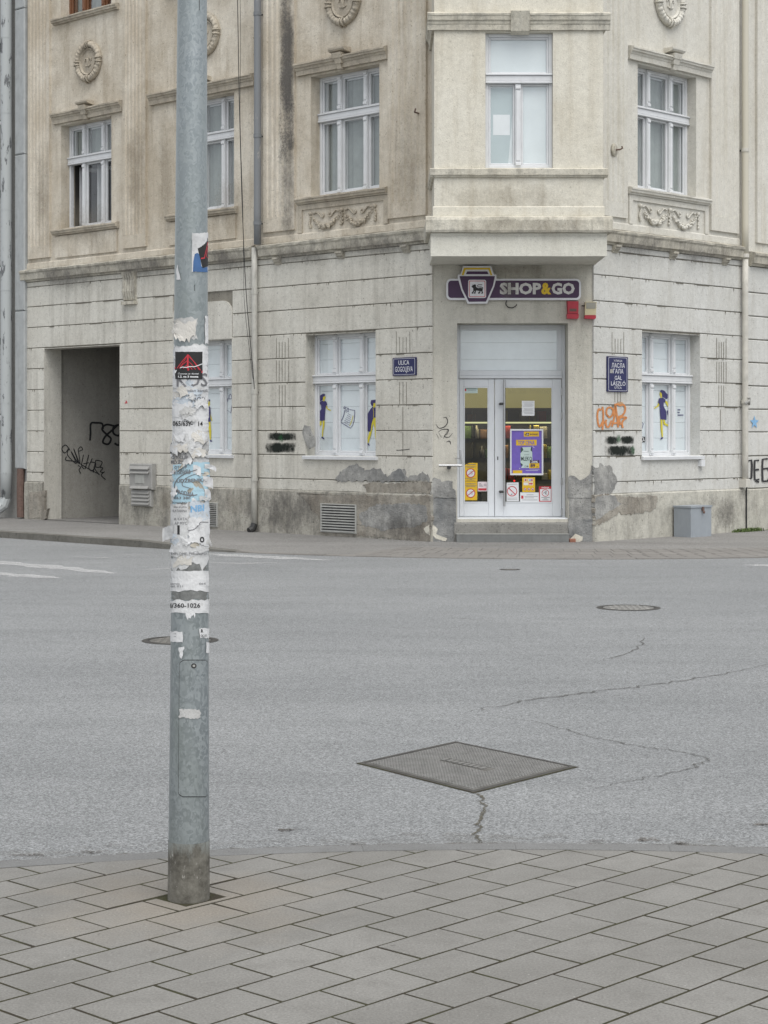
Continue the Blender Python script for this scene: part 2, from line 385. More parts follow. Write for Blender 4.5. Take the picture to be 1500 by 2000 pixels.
# ------------------------------------------------------------------ ground materials
def asphalt(name, base, dark, light):
    t = NT(name); p = t.pos()
    c = t.mix(t.noise(p, 0.35, 5, 0.6, 0.36, 0.66), base, light)
    c = t.mix(t.noise(t.pos((0.5, 2.2, 1)), 0.8, 5, 0.6, 0.48, 0.72, 0, 0.5), c, dark)
    c = t.mix(t.noise(t.pos((0.12, 0.9, 1)), 0.9, 4, 0.55, 0.50, 0.70, 0, 0.3), c, dark)
    c = t.mix(t.noise(p, 3.5, 7, 0.75, 0.60, 0.74, 0, 0.5), c, tuple(x * 0.8 for x in dark))
    ag = t.n("TexVoronoi", Vector=p, Scale=150.0).outputs["Color"]
    agv = t.n("SeparateColor", Color=ag).outputs[0]
    c = t.mix(1.0, c, t.val(t.ramp(agv, 0, 1, 0.55, 1.45)), 'MULTIPLY')
    c = t.mix(1.0, c, t.val(t.noise(p, 75, 5, 0.75, 0.28, 0.72, 0.64, 1.36)), 'MULTIPLY')
    c = t.mix(t.noise(p, 130, 2, 0.5, 0.66, 0.74, 0, 0.7), c, tuple(x * 0.42 for x in dark))
    h = t.math('ADD', t.noise(p, 95, 3, 0.6), t.noise(p, 220, 2, 0.5))
    return t.done(t.bsdf(c, 0.88, bump=h, bs=0.55, bd=0.006, spec=0.3))
M['asphalt'] = asphalt('worn_asphalt', (0.198, 0.204, 0.2055), (0.160, 0.165, 0.166), (0.224, 0.230, 0.231))
M['pave_asphalt'] = asphalt('pavement_asphalt', (0.19, 0.185, 0.176), (0.145, 0.14, 0.132), (0.225, 0.22, 0.21))
def slabmat(name, base, dark, stain_at=None):
    t = NT(name); p = t.pos()
    rnd = t.n("ObjectInfo").outputs["Random"]
    c = t.mix(1.0, base, t.val(t.ramp(rnd, 0, 1, 0.95, 1.05)), 'MULTIPLY')
    c = t.mix(t.noise(p, 1.5, 5, 0.62, 0.40, 0.68, 0, 0.65), c, dark)
    c = t.mix(t.noise(p, 9.0, 6, 0.7, 0.48, 0.72, 0, 0.6), c, dark)
    c = t.mix(t.noise(p, 22.0, 2, 0.5, 0.74, 0.77, 0, 0.55), c, tuple(x * 0.55 for x in dark))
    if stain_at:
        d = t.n("VectorMath", {"operation": 'DISTANCE'}, _0=t.n("NewGeometry").outputs["Position"], _1=stain_at).outputs["Value"]
        d = t.math('ADD', d, t.noise(p, 3.5, 5, 0.65, 0.2, 0.8, -0.30, 0.30))
        c = t.mix(t.ramp(d, 0.10, 0.62, 0.42, 0.0), c, (0.24, 0.205, 0.16))
    c = t.mix(1.0, c, t.val(t.noise(p, 120, 4, 0.7, 0.25, 0.75, 0.70, 1.30)), 'MULTIPLY')
    c = t.mix(t.noise(p, 85, 2, 0.5, 0.70, 0.76, 0, 0.6), c, (0.40, 0.39, 0.37))
    c = t.mix(t.noise(p, 60, 2, 0.5, 0.72, 0.78, 0, 0.5), c, (0.08, 0.075, 0.07))
    h = t.math('ADD', t.noise(p, 180, 3, 0.6), t.math('MULTIPLY', t.noise(p, 14, 4, 0.6), 1.2))
    return t.done(t.bsdf(c, 0.85, bump=h, bs=0.4, bd=0.004, spec=0.3))
M['slab'] = slabmat('concrete_paving', (0.200, 0.195, 0.181), (0.146, 0.141, 0.129), (-0.70, 6.47, 0.0))
M['far_slab'] = slabmat('far_concrete_paving', (0.198, 0.188, 0.174), (0.155, 0.148, 0.138))
M['edging'] = slabmat('edging_concrete', (0.168, 0.169, 0.166), (0.128, 0.128, 0.124))
M['kerb'] = plaster('kerb_concrete', (0.13, 0.125, 0.11), (0.18, 0.175, 0.16), (0.07, 0.066, 0.058), 0.5, 0.8, 0.8, 0.8)
def soil(name):
    t = NT(name); p = t.pos()
    c = t.mix(t.noise(p, 6, 6, 0.7, 0.40, 0.62), (0.042, 0.036, 0.027), (0.052, 0.052, 0.027))
    c = t.mix(t.noise(p, 120, 3, 0.6, 0.62, 0.72, 0, 0.8), c, (0.14, 0.12, 0.095))
    return t.done(t.bsdf(c, 0.95, bump=t.noise(p, 90, 4, 0.7), bs=0.9, bd=0.01, spec=0.15))
M['soil'] = soil('joint_soil')
def worn(name, col, lo, hi, sc=7.0, op=0.9):
    t = NT(name); p = t.pos((0.45, 2.0, 1))
    a = t.ramp(t.noise(p, sc, 8, 0.8), lo, hi, 0, op)
    a2 = t.noise(t.pos(), 70, 3, 0.7, 0.38, 0.58)
    sh = t.n("MixShader", _0=t.math('MULTIPLY', a, a2), _1=t.n("BsdfTransparent").outputs[0], _2=t.bsdf(col, 0.8)).outputs[0]
    return t.done(sh)
M['marking'] = worn('worn_white_marking', (0.56, 0.56, 0.555), 0.32, 0.52)
M['marking_faint'] = worn('faint_white_marking', (0.52, 0.52, 0.515), 0.40, 0.60, op=0.8)
M['crack'] = worn('crack_fill', (0.085, 0.082, 0.073), 0.26, 0.52, 20, 0.95)
M['crack_moss'] = worn('mossy_crack_fill', (0.085, 0.075, 0.05), 0.15, 0.40, 20, 1.0)
M['dirt'] = worn('dried_leaf_dirt', (0.105, 0.078, 0.052), 0.42, 0.60, 14, 0.9)
def castiron(name, c0, c1):
    t = NT(name); p = t.pos()
    c = t.mix(t.noise(p, 12, 6, 0.7, 0.35, 0.68), c0, c1)
    c = t.mix(t.noise(p, 90, 3, 0.6, 0.6, 0.74, 0, 0.6), c, tuple(x * 0.5 for x in c0))
    return t.done(t.bsdf(c, 0.6, 0.35, bump=t.noise(p, 120, 3, 0.6), bs=0.3, bd=0.004))
M['iron'] = castiron('cast_iron', (0.105, 0.10, 0.09), (0.17, 0.165, 0.152))
M['iron_dark'] = castiron('dark_cast_iron', (0.05, 0.048, 0.044), (0.09, 0.086, 0.078))
M['iron_light'] = castiron('worn_cast_iron', (0.17, 0.168, 0.158), (0.235, 0.23, 0.22))

# ------------------------------------------------------------------ road
ZR = -0.02
road = obj("road", MB().quad((-900, -900, ZR), (900, -900, ZR), (900, 900, ZR), (-900, 900, ZR)), M['asphalt'], kind="structure")
def gmap(z): 
    return lambda x, y: (*gpx(x, y, z), z)
rm = gmap(ZR + 0.004)
def ribbon(name, pts, wd, mat, parent, seed=0, jag=0.0, z=ZR + 0.004, sub=7, taper=True):
    """ground ribbon: pts are pixels put down on the ground, width in metres"""
    r = random.Random(seed); g = [gpx(x, y, z) for x, y in pts]; q = []
    for i in range(len(g) - 1):
        for k in range(sub):
            t = k / sub; q.append((g[i][0] + (g[i + 1][0] - g[i][0]) * t + r.uniform(-jag, jag), g[i][1] + (g[i + 1][1] - g[i][1]) * t + r.uniform(-jag, jag)))
    q.append(g[-1]); n = len(q); mb = MB(); 
    for i in range(n):
        a = q[max(i - 1, 0)]; b = q[min(i + 1, n - 1)]; dx, dy = b[0] - a[0], b[1] - a[1]; l = math.hypot(dx, dy) or 1
        ww = wd * r.uniform(0.55, 1.25) * 0.5 * (min(1, 0.25 + 3 * min(i, n - 1 - i) / n) if taper else 1)
        mb.v += [(q[i][0] - dy / l * ww, q[i][1] + dx / l * ww, z), (q[i][0] + dy / l * ww, q[i][1] - dx / l * ww, z)]
    mb.f = [(2 * i, 2 * i + 1, 2 * i + 3, 2 * i + 2) for i in range(n - 1)]
    return obj(name, mb, mat, parent)
# cracks
ribbon("crack", [(925, 1547), (944, 1556), (938, 1566), (951, 1574), (944, 1590), (931, 1607), (938, 1617), (928, 1628), (938, 1646)], 0.016, M['crack_moss'], road, 1, 0.010, sub=4, taper=False)
ribbon("crack", [(1500, 1297), (1420, 1314), (1340, 1328), (1250, 1340), (1150, 1352), (1060, 1362), (985, 1375), (920, 1390)], 0.028, M['crack'], road, 2, 0.035)
ribbon("crack", [(960, 1396), (1060, 1412), (1103, 1424), (1145, 1437), (1230, 1455), (1330, 1467), (1386, 1482), (1350, 1500), (1285, 1514), (1210, 1528), (1165, 1540)], 0.016, M['crack'], road, 3, 0.022)
ribbon("crack", [(1250, 1240), (1256, 1254), (1232, 1272), (1200, 1283), (1170, 1290)], 0.018, M['crack'], road, 4, 0.03)
ribbon("crack", [(1500, 1298), (1620, 1275), (1800, 1262)], 0.035, M['crack'], road, 5, 0.03)
ribbon("crack", [(880, 1206), (925, 1210), (966, 1213)], 0.018, M['crack'], road, 6, 0.02)
# worn crossing stripes and dashes
for k, (pts, wd, mt) in enumerate([
    ([(-120, 1087), (0, 1099), (110, 1108), (225, 1120)], 0.42, 'marking'),
    ([(-100, 1114), (0, 1121), (60, 1125), (115, 1129)], 0.34, 'marking'),
    ([(395, 1081), (480, 1086), (560, 1090), (645, 1094)], 0.40, 'marking'),
    ([(400, 1098), (470, 1101), (545, 1098)], 0.22, 'marking_faint'),
    ([(145, 1087), (220, 1090)], 0.20, 'marking_faint'),
    ([(240, 1083), (290, 1085)], 0.20, 'marking_faint'),
    ([(280, 1113), (330, 1110), (450, 1105)], 0.22, 'marking_faint'),
    ([(1452, 1103), (1500, 1104.5), (1600, 1108)], 0.30, 'marking')]):
    ribbon("road_marking", pts, wd, M[mt], road, 40 + k, 0.02, sub=8, taper=True)
for k, (x, y, l) in enumerate([(1170, 1643, 60), (1265, 1640, 46), (1330, 1648, 30), (560, 1622, 22), (60, 1672, 90), (180, 1664, 60), (1490, 1610, 20), (700, 1648, 40), (860, 1650, 46)]):
    ribbon("dirt_patch", [(x - l / 2, y + 1), (x, y - 1.5), (x + l / 2, y)], 0.05, M['dirt'], road, 60 + k, 0.02, sub=5)

# ------------------------------------------------------------------ near pavement
def circ3(a, b, c):
    ax, ay = a; bx, by = b; cx, cy = c
    d = 2 * (ax * (by - cy) + bx * (cy - ay) + cx * (ay - by))
    ux = ((ax * ax + ay * ay) * (by - cy) + (bx * bx + by * by) * (cy - ay) + (cx * cx + cy * cy) * (ay - by)) / d
    uy = ((ax * ax + ay * ay) * (cx - bx) + (bx * bx + by * by) * (ax - cx) + (cx * cx + cy * cy) * (bx - ax)) / d
    return (ux, uy), math.hypot(ax - ux, ay - uy)
(NCX, NCY), NR = circ3(gpx(0, 1683), gpx(740, 1650), gpx(1500, 1656))
STRIP = 0.11
def arcpts(r, a0, a1, n): return [(NCX + r * math.cos(a0 + (a1 - a0) * i / n), NCY + r * math.sin(a0 + (a1 - a0) * i / n)) for i in range(n + 1)]
inner = arcpts(NR - STRIP, 0, math.pi, 72)
clip_poly = [(NCX - NR + STRIP, -14.0), (NCX + NR - STRIP, -14.0)] + inner
pv = obj("near_pavement", MB().add([(x, y, -0.0012) for x, y in [(NCX - NR, -14.0), (NCX + NR, -14.0)] + arcpts(NR - 0.02, 0, math.pi, 72)], [tuple(range(75))]), M['soil'], kind="structure")
def clip(poly, cp):
    out = poly
    for i in range(len(cp)):
        a = cp[i]; b = cp[(i + 1) % len(cp)]; res = []
        f = lambda p: (b[0] - a[0]) * (p[1] - a[1]) - (b[1] - a[1]) * (p[0] - a[0])
        for k in range(len(out)):
            p, q = out[k], out[(k + 1) % len(out)]; fp, fq = f(p), f(q)
            if fp >= 0: res.append(p)
            if (fp >= 0) != (fq >= 0):
                t = fp / (fp - fq); res.append((p[0] + (q[0] - p[0]) * t, p[1] + (q[1] - p[1]) * t))
        out = res
        if len(out) < 3: return []
    return out
def area(p): return 0.5 * sum(p[i][0] * p[(i + 1) % len(p)][1] - p[(i + 1) % len(p)][0] * p[i][1] for i in range(len(p)))
def slab_mesh(poly, mb, z=0.0, b=0.0009, th=0.05):
    n = len(poly); cx = sum(p[0] for p in poly) / n; cy = sum(p[1] for p in poly) / n
    def ins(k):
        r = []
        for x, y in poly:
            l = math.hypot(x - cx, y - cy) or 1; r.append((x - (x - cx) / l * k, y - (y - cy) / l * k))
        return r
    top = ins(b * 1.5)
    vs = [(x, y, z - th) for x, y in poly] + [(x, y, z - b) for x, y in poly] + [(x, y, z) for x, y in top]
    fs = [tuple(range(2 * n, 3 * n))]
    for a in (0, n):
        fs += [(a + i, a + (i + 1) % n, a + n + (i + 1) % n, a + n + i) for i in range(n)]
    mb.add(vs, fs)
SL, SW, GAP = 0.302, 0.199, 0.0056
th = R_(46.6); ea = (math.cos(th), math.sin(th)); eb = (math.sin(th), -math.cos(th)); SO = (0.224, 5.891)
def w2(a, b): return (SO[0] + a * ea[0] + b * eb[0], SO[1] + a * ea[1] + b * eb[1])
def inv2(x, y): dx, dy = x - SO[0], y - SO[1]; return dx * ea[0] + dy * ea[1], dx * eb[0] + dy * eb[1]
PX_, PY_ = -0.690, 6.535                     # pole foot
ha, hb = inv2(-0.690, 6.548); HOLE = (ha - 0.094, ha + 0.094, hb - 0.094, hb + 0.094)
pieces = []
for j in range(-48, 60):
    for i in range(-40, 40):
        a0 = (i + 0.5 * (j % 2)) * SL; b0 = j * SW
        cxy = w2(a0 + SL / 2, b0 + SW / 2)
        if abs(cxy[0]) > 5.2 or cxy[1] < 0.5 or cxy[1] > 8: continue
        rects = [(a0 + GAP, a0 + SL - GAP, b0 + GAP, b0 + SW - GAP)]
        h = HOLE
        if a0 < h[1] and a0 + SL > h[0] and b0 < h[3] and b0 + SW > h[2]:
            x0, x1, y0, y1 = rects[0]; rects = []
            if y0 < h[2]: rects.append((x0, x1, y0, h[2]))
            if y1 > h[3]: rects.append((x0, x1, h[3], y1))
            m0, m1 = max(y0, h[2]), min(y1, h[3])
            if x0 < h[0]: rects.append((x0, h[0], m0, m1))
            if x1 > h[1]: rects.append((h[1], x1, m0, m1))
        for x0, x1, y0, y1 in rects:
            if x1 - x0 < 0.02 or y1 - y0 < 0.02: continue
            full = (x1 - x0 > SL - 3 * GAP and y1 - y0 > SW - 3 * GAP)
            poly = [w2(x0, y0), w2(x0, y1), w2(x1, y1), w2(x1, y0)]
            if area(poly) < 0: poly.reverse()
            cl = clip(poly, clip_poly)
            if len(cl) < 3 or abs(area(cl)) < 0.0012: continue
            if abs(abs(area(cl)) - abs(area(poly))) > 1e-5: full = False
            m = (sum(p[0] for p in cl) / len(cl), sum(p[1] for p in cl) / len(cl))
            lim = 0.24 * m[1] + 0.25
            sc = 0 if (abs(m[0]) < lim and m[1] > 4.95) else 1 + abs(m[0]) - lim + max(0, 4.95 - m[1]) * 2
            pieces.append((sc, math.hypot(m[0], m[1] - 6), cl, full, m))
pieces.sort(key=lambda q: (q[0], q[1]))
rs = random.Random(5)
protos = []
for k in range(4):
    mb = MB(); e = 0.0012
    l, ww = SL / 2 - GAP, SW / 2 - GAP
    slab_mesh([(-l + rs.uniform(-e, e), -ww + rs.uniform(-e, e)), (l + rs.uniform(-e, e), -ww + rs.uniform(-e, e)), (l + rs.uniform(-e, e), ww + rs.uniform(-e, e)), (-l + rs.uniform(-e, e), ww + rs.uniform(-e, e))], mb)
    me = bpy.data.meshes.new("paving_slab"); me.from_pydata(mb.v, [], mb.f); me.materials.append(M['slab']); protos.append(me)
rest = MB()
for k, (sc, dist, cl, full, m) in enumerate(pieces):
    dz = rs.uniform(-0.0006, 0.0008); tx, ty = rs.gauss(0, 0.0013), rs.gauss(0, 0.0013)
    if k < 296:
        if full:
            o = bpy.data.objects.new("paving_slab", protos[k % 4]); COL.objects.link(o); place(o, (m[0], m[1], dz), pv)
            o.rotation_euler = (tx, ty, th + rs.gauss(0, 0.003) + (math.pi if k % 2 else 0))
        else:
            mb = MB(); slab_mesh(cl, mb, dz)
            obj("paving_slab", mb, M['slab'], pv)
    else: slab_mesh(cl, rest, dz)
obj("outer_paving", rest, M['slab'], pv, kind="stuff")
# edging stones along the bend
n_e = 26
for k in range(n_e):
    a0 = R_(20) + (R_(140)) * k / n_e; a1 = R_(20) + R_(140) * (k + 1) / n_e - 0.0001
    po = arcpts(NR, a0, a1, 4); pi_ = arcpts(NR - STRIP + 0.004, a0, a1, 4)
    mb = MB(); slab_mesh(po + pi_[::-1], mb, 0.001 + rs.uniform(-0.001, 0.001), 0.001, 0.08)
    obj("edging_stone", mb, M['edging'], pv)

# gutter dirt gathered along the near edge
def arc_band(name, r0, r1, z, mat, par, n=150, jit=0.01, a0=R_(50), a1=R_(130)):
    mb = MB(); r = random.Random(8)
    for k in range(n + 1):
        a = a0 + (a1 - a0) * k / n; j0, j1 = r.uniform(-jit, jit) * 0.2, r.uniform(-jit, jit)
        mb.v += [(NCX + (r0 + j0) * math.cos(a), NCY + (r0 + j0) * math.sin(a), z), (NCX + (r1 + j1) * math.cos(a), NCY + (r1 + j1) * math.sin(a), z)]
    mb.f = [(2 * k, 2 * k + 1, 2 * k + 3, 2 * k + 2) for k in range(n)]
    return obj(name, mb, mat, par)
M['gutter_dark'] = worn('gutter_dirt', (0.085, 0.075, 0.058), 0.34, 0.54, 9, 0.85); M['gutter_grit'] = worn('gutter_grit', (0.17, 0.16, 0.14), 0.44, 0.70, 3, 0.6)
arc_band("gutter_dirt", NR - 0.004, NR + 0.075, ZR + 0.0055, M['gutter_dark'], road, 260, 0.02)
arc_band("gutter_grit", NR - 0.004, NR + 0.22, ZR + 0.004, M['gutter_grit'], road, 150, 0.08)
# ------------------------------------------------------------------ far pavement round the corner
OFFS, OFFR = 3.1, 4.4
def line_x(p, d, q, e):
    det = d[0] * (-e[1]) + e[0] * d[1]; rx, ry = q[0] - p[0], q[1] - p[1]
    t = (rx * (-e[1]) + e[0] * ry) / det; return (p[0] + d[0] * t, p[1] + d[1] * t)
pL = WL.P(0, OFFS, 0)[:2]; pR = WR.P(0, OFFR, 0)[:2]
K = line_x(pL, WL.d, pR, WR.d); KR = 9.0
tl = (K[0] - WL.d[0] * KR, K[1] - WL.d[1] * KR); tr = (K[0] + WR.d[0] * KR, K[1] + WR.d[1] * KR)
kc = (tl[0] + (-WL.n[0]) * KR, tl[1] + (-WL.n[1]) * KR)
aL = math.atan2(tl[1] - kc[1], tl[0] - kc[0]); aR = math.atan2(tr[1] - kc[1], tr[0] - kc[0])
if aR < aL: aR += 2 * math.pi
outer = []
for k in range(24): outer.append(((tl[0] - WL.d[0] * 16 * (1 - k / 24), tl[1] - WL.d[1] * 16 * (1 - k / 24)), 'L', 16 * (1 - k / 24)))
for k in range(31):
    a = aL + (aR - aL) * k / 30; outer.append(((kc[0] + KR * math.cos(a), kc[1] + KR * math.sin(a)), 'A', k / 30))
for k in range(1, 25): outer.append(((tr[0] + WR.d[0] * 16 * k / 24, tr[1] + WR.d[1] * 16 * k / 24), 'R', 16 * k / 24))
def inner_pt(tag_, v):
    if tag_ == 'L': u = (tl[0] - WL.o[0]) * WL.d[0] + (tl[1] - WL.o[1]) * WL.d[1]; return WL.P(u - v, -0.3, 0)[:2]
    if tag_ == 'R': u = (tr[0] - WR.o[0]) * WR.d[0] + (tr[1] - WR.o[1]) * WR.d[1]; return WR.P(u + v, -0.3, 0)[:2]
    uL = (tl[0] - WL.o[0]) * WL.d[0] + (tl[1] - WL.o[1]) * WL.d[1]; uR = (tr[0] - WR.o[0]) * WR.d[0] + (tr[1] - WR.o[1]) * WR.d[1]
    tot = -uL + 2.35 + uR; s = v * tot
    if s < -uL: return WL.P(uL + s, -0.3, 0)[:2]
    if s < -uL + 2.35: return WC.P(s + uL, -0.3, 0)[:2]
    return WR.P(s + uL - 2.35, -0.3, 0)[:2]
def kerb_h(tag_, v):
    if tag_ == 'L': return 0.09 if v < 4.6 else 0.012
    if tag_ == 'A': return max(0.006, 0.09 * (1 - v / 0.16))
    return 0.006
mb = MB(); rows = 7
for (p, tg, v) in outer:
    q = inner_pt(tg, v); zo = ZR + kerb_h(tg, v); zi = 0.055
    for r in range(rows + 1):
        s = r / rows; mb.v.append((p[0] + (q[0] - p[0]) * s, p[1] + (q[1] - p[1]) * s, zo + (zi - zo) * min(1, s * 1.15)))
nr = rows + 1
for k in range(len(outer) - 1):
    for r in range(rows): mb.f.append((k * nr + r, (k + 1) * nr + r, (k + 1) * nr + r + 1, k * nr + r + 1))
fp = obj("far_pavement", mb, M['pave_asphalt'], kind="structure")
# kerb stones on the left, flush edge stones on the bend
for k in range(len(outer) - 1):
    (p, tg, v), (q, tg2, v2) = outer[k], outer[k + 1]
    if tg == 'R' and v > 10: continue
    if tg == 'L' and v > 12: continue
    h0, h1 = kerb_h(tg, v), kerb_h(tg2, v2)
    ux, uy = q[0] - p[0], q[1] - p[1]; l = math.hypot(ux, uy); nx, ny = uy / l, -ux / l      # outward, to the road
    nsub = 1; mb = MB(); e = 0.004 / l
    a = (p[0] + ux * e, p[1] + uy * e); b = (q[0] - ux * e, q[1] - uy * e); wdt = 0.15; o_ = 0.02
    mb.hexa([(a[0] + nx * o_, a[1] + ny * o_, ZR - 0.1), (b[0] + nx * o_, b[1] + ny * o_, ZR - 0.1), (b[0] - nx * wdt, b[1] - ny * wdt, ZR - 0.1), (a[0] - nx * wdt, a[1] - ny * wdt, ZR - 0.1),
             (a[0] + nx * 0.008, a[1] + ny * 0.008, ZR + h0 + 0.006 + rs.gauss(0, 0.002)), (b[0] + nx * 0.008, b[1] + ny * 0.008, ZR + h1 + 0.006 + rs.gauss(0, 0.002)),
             (b[0] - nx * wdt, b[1] - ny * wdt, ZR + h1 + 0.012), (a[0] - nx * wdt, a[1] - ny * wdt, ZR + h0 + 0.012)])
    obj("kerb_stone", mb, M['kerb'] if h0 > 0.02 else M['far_slab'], fp)
def pave_z(a, t):     # height of the far pavement at arc angle a and depth t from the edge
    return None
for row, (d0, d1, ln) in enumerate([(0.17, 0.60, 0.26), (0.61, 1.04, 0.26), (1.05, 1.48, 0.26)]):
    na = int((aR - aL) * 0.70 * KR / ln)
    for k in range(na):
        f0 = 0.22 + 0.70 * (k + 0.5 * (row % 2)) / na; f1 = f0 + 0.70 / na - 0.0012
        def pt(f, d):
            a = aL + (aR - aL) * f; P = Vector((kc[0] + KR * math.cos(a), kc[1] + KR * math.sin(a))); Q = Vector(inner_pt('A', f))
            L_ = (Q - P).length; s = d / L_; z = ZR + kerb_h('A', f) + (0.055 - ZR - kerb_h('A', f)) * min(1, s * 1.15); g = P + (Q - P) * s
            return (g.x, g.y, z + 0.005)
        if pt(f0, d0)[0] < -0.6 + row * 0.3: continue
        sk = 0.004
        A, B, C_, D = pt(f0, d0), pt(f1, d0), pt(f1 + sk, d1 - 0.012), pt(f0 + sk, d1 - 0.012)
        lo = lambda p: (p[0], p[1], p[2] - 0.04)
        obj("paving_slab", MB().hexa([lo(A), lo(B), lo(C_), lo(D), A, B, C_, D]), M['far_slab'], fp)
# ------------------------------------------------------------------ corner building
ZTOP = 11.4
bld = thing("corner_building", (1.9, 27.0, 0.0), "cream plastered corner building with an oriel above its shop door", "building")
def wall(name, fr, u0, u1, z0, z1, ops, mat, parent, d=0.0):
    us = sorted({u0, u1, *[min(max(o[k], u0), u1) for o in ops for k in (0, 1)]}); zs = sorted({z0, z1, *[min(max(o[k], z0), z1) for o in ops for k in (2, 3)]})
    mb = MB()
    for i in range(len(us) - 1):
        for j in range(len(zs) - 1):
            cu, cz = (us[i] + us[i + 1]) / 2, (zs[j] + zs[j + 1]) / 2
            if any(o[0] < cu < o[1] and o[2] < cz < o[3] for o in ops): continue
            mb.quad(fr.P(us[i], d, zs[j]), fr.P(us[i + 1], d, zs[j]), fr.P(us[i + 1], d, zs[j + 1]), fr.P(us[i], d, zs[j + 1]))
    for o in ops:
        a, b, c, e, dep = o; c = max(c, z0); e = min(e, z1)
        P = fr.P
        mb.quad(P(a, d, c), P(a, -dep, c), P(a, -dep, e), P(a, d, e)); mb.quad(P(b, -dep, c), P(b, d, c), P(b, d, e), P(b, -dep, e))
        mb.quad(P(a, d, e), P(a, -dep, e), P(b, -dep, e), P(b, d, e)); mb.quad(P(a, -dep, c), P(a, d, c), P(b, d, c), P(b, -dep, c))
    return obj(name, mb, mat, parent)
JZ = [0.74, 0.92, 1.30, 1.68, 2.06, 2.44, 2.825, 3.206, 3.587, 3.97, 4.335]
def course_band(fr, u0, u1, ops, mat, parent, seed=3, joints=JZ, top=4.43):
    r = random.Random(seed); zz = joints + [top]
    for k in range(len(zz) - 1):
        a, b = zz[k], zz[k + 1]; iv = [(u0, u1)]
        for o in ops:
            ov = min(b, o[3]) - max(a, o[2])
            if ov < 0.08: continue
            new = []
            for x, y in iv:
                if o[0] > x + 0.01 and o[0] < y: new.append((x, o[0]))
                if o[1] < y - 0.01 and o[1] > x: new.append((o[1], y))
                if o[1] <= x or o[0] >= y: new.append((x, y))
            iv = new
        for x, y in iv:
            g = 0.0062; p = 0.024 + r.uniform(-0.002, 0.002); e = 0.007
            prof = [(-0.001, a + g), (p - e, a + g), (p, a + g + e), (p, b - g - e), (p - e, b - g), (-0.001, b - g)]
            seg = max(2, int((y - x) / 0.22))
            obj("plaster_course", MB().extrude(fr, prof, x, y, seg, 0.0022, r), mat, parent)
DEP = 0.62
def drips(fr, u0, u1, zs, d, n, seed, ops, par):
    """grime caught along the joints and running a little way down"""
    r = random.Random(seed); mb = MB()
    for z in zs:
        for _ in range(n):
            u = r.uniform(u0, u1)
            if any(o[0] - 0.02 < u < o[1] + 0.02 and o[2] - 0.1 < z < o[3] + 0.02 for o in ops): continue
            w_ = r.uniform(0.004, 0.013); h = abs(r.gauss(0, 0.03)) + 0.006; k = r.uniform(-0.003, 0.003)
            mb.add([fr.P(u - w_, d, z + 0.004), fr.P(u + w_, d, z + 0.004), fr.P(u + w_ * 0.6 + k, d, z - h * 0.5), fr.P(u + k, d, z - h), fr.P(u - w_ * 0.7 + k, d, z - h * 0.4)], [(0, 1, 2, 3, 4)])
        u = u0
        while u < u1:
            l = r.uniform(0.05, 0.5); t = r.uniform(0.002, 0.006)
            if r.random() < 0.22 and not any(o[0] - 0.6 < u < o[1] + 0.1 and o[2] - 0.1 < z < o[3] + 0.02 for o in ops):
                mb.add([fr.P(u, d, z - 0.012 - t), fr.P(min(u + l, u1), d, z - 0.011 - t * r.random()), fr.P(min(u + l, u1), d, z - 0.004), fr.P(u, d, z - 0.004)], [(0, 1, 2, 3)])
            u += l + r.uniform(0.02, 0.5)
    obj("grime_drips", mb, M['drip'], par, kind="stuff")
GATE = (-9.66, -7.41, -0.2, 3.19, 0.36)
G2 = (-5.93, -4.44, 1.29, 3.18, DEP); G3 = (-2.69, -1.146, 1.29, 3.18, DEP); GR = (1.17, 2.70, 1.29, 3.18, DEP)
U1 = (-9.17, -7.675, 5.335, 7.21, 2.4); U2 = (-5.9, -4.41, 5.335, 7.21, DEP); U3 = (-2.585, -1.09, 5.335, 7.21, DEP); UR = (1.09, 2.62, 5.335, 7.21, DEP)
up = lambda o: (o[0], o[1], 9.16, 11.0, DEP)
wall("ground_floor_wall", WL, -10.25, 0.0, -0.2, 4.45, [GATE, G2, G3], M['groove'], bld)
wall("ground_floor_wall", WR, 0.0, 4.03, -0.2, 4.45, [GR], M['groove'], bld)
wall("upper_wall", WL, -10.25, 0.0, 4.45, ZTOP, [U1, U2, U3, up(U1), up(U2), up(U3)], M['upper_tan'], bld, 0.003)
wall("upper_wall", WR, 0.0, 4.03, 4.45, ZTOP, [UR, up(UR)], M['upper_right'], bld, 0.003)
# ground floor window reveals read as plaster, so line them
def reveal(fr, o, mat, parent, d0=0.022):
    a, b, c, e, dep = o; P = fr.P; k = 0.004; mb = MB()
    mb.box(fr, a - 0.001, a + k, -0.20, d0, c, e); mb.box(fr, b - k, b + 0.001, -0.20, d0, c, e); mb.box(fr, a + k, b - k, -0.20, d0, e - k, e + 0.001)
    return obj("window_reveal", mb, mat, parent)
for fr, o, m in ((WL, G2, 'ground_plaster'), (WL, G3, 'ground_plaster'), (WR, GR, 'ground_right')): reveal(fr, o, M[m], bld)
ARCH = (-5.96, -4.42, 3.18, 3.83)
course_band(WL, -10.2, 0.012, [GATE, G2, G3, ARCH], M['ground_plaster'], bld, 3)
course_band(WR, -0.012, 4.02, [GR], M['ground_right'], bld, 4)
drips(WL, -10.2, -0.02, JZ[1:], 0.0285, 42, 5, [GATE, G2, G3, ARCH], bld); drips(WR, 0.02, 4.0, JZ[1:], 0.0285, 26, 6, [GR], bld)
r_ = 0.42   # smooth infilled panel with rounded shoulders above the window behind the lamp post
pa = [(-5.95, 3.185), (-4.43, 3.185), (-4.43, 3.185 + 0.40)]
pa += [(-4.43 - 0.24 + 0.24 * math.cos(R_(a)), 3.585 + 0.23 * math.sin(R_(a))) for a in range(10, 91, 10)]
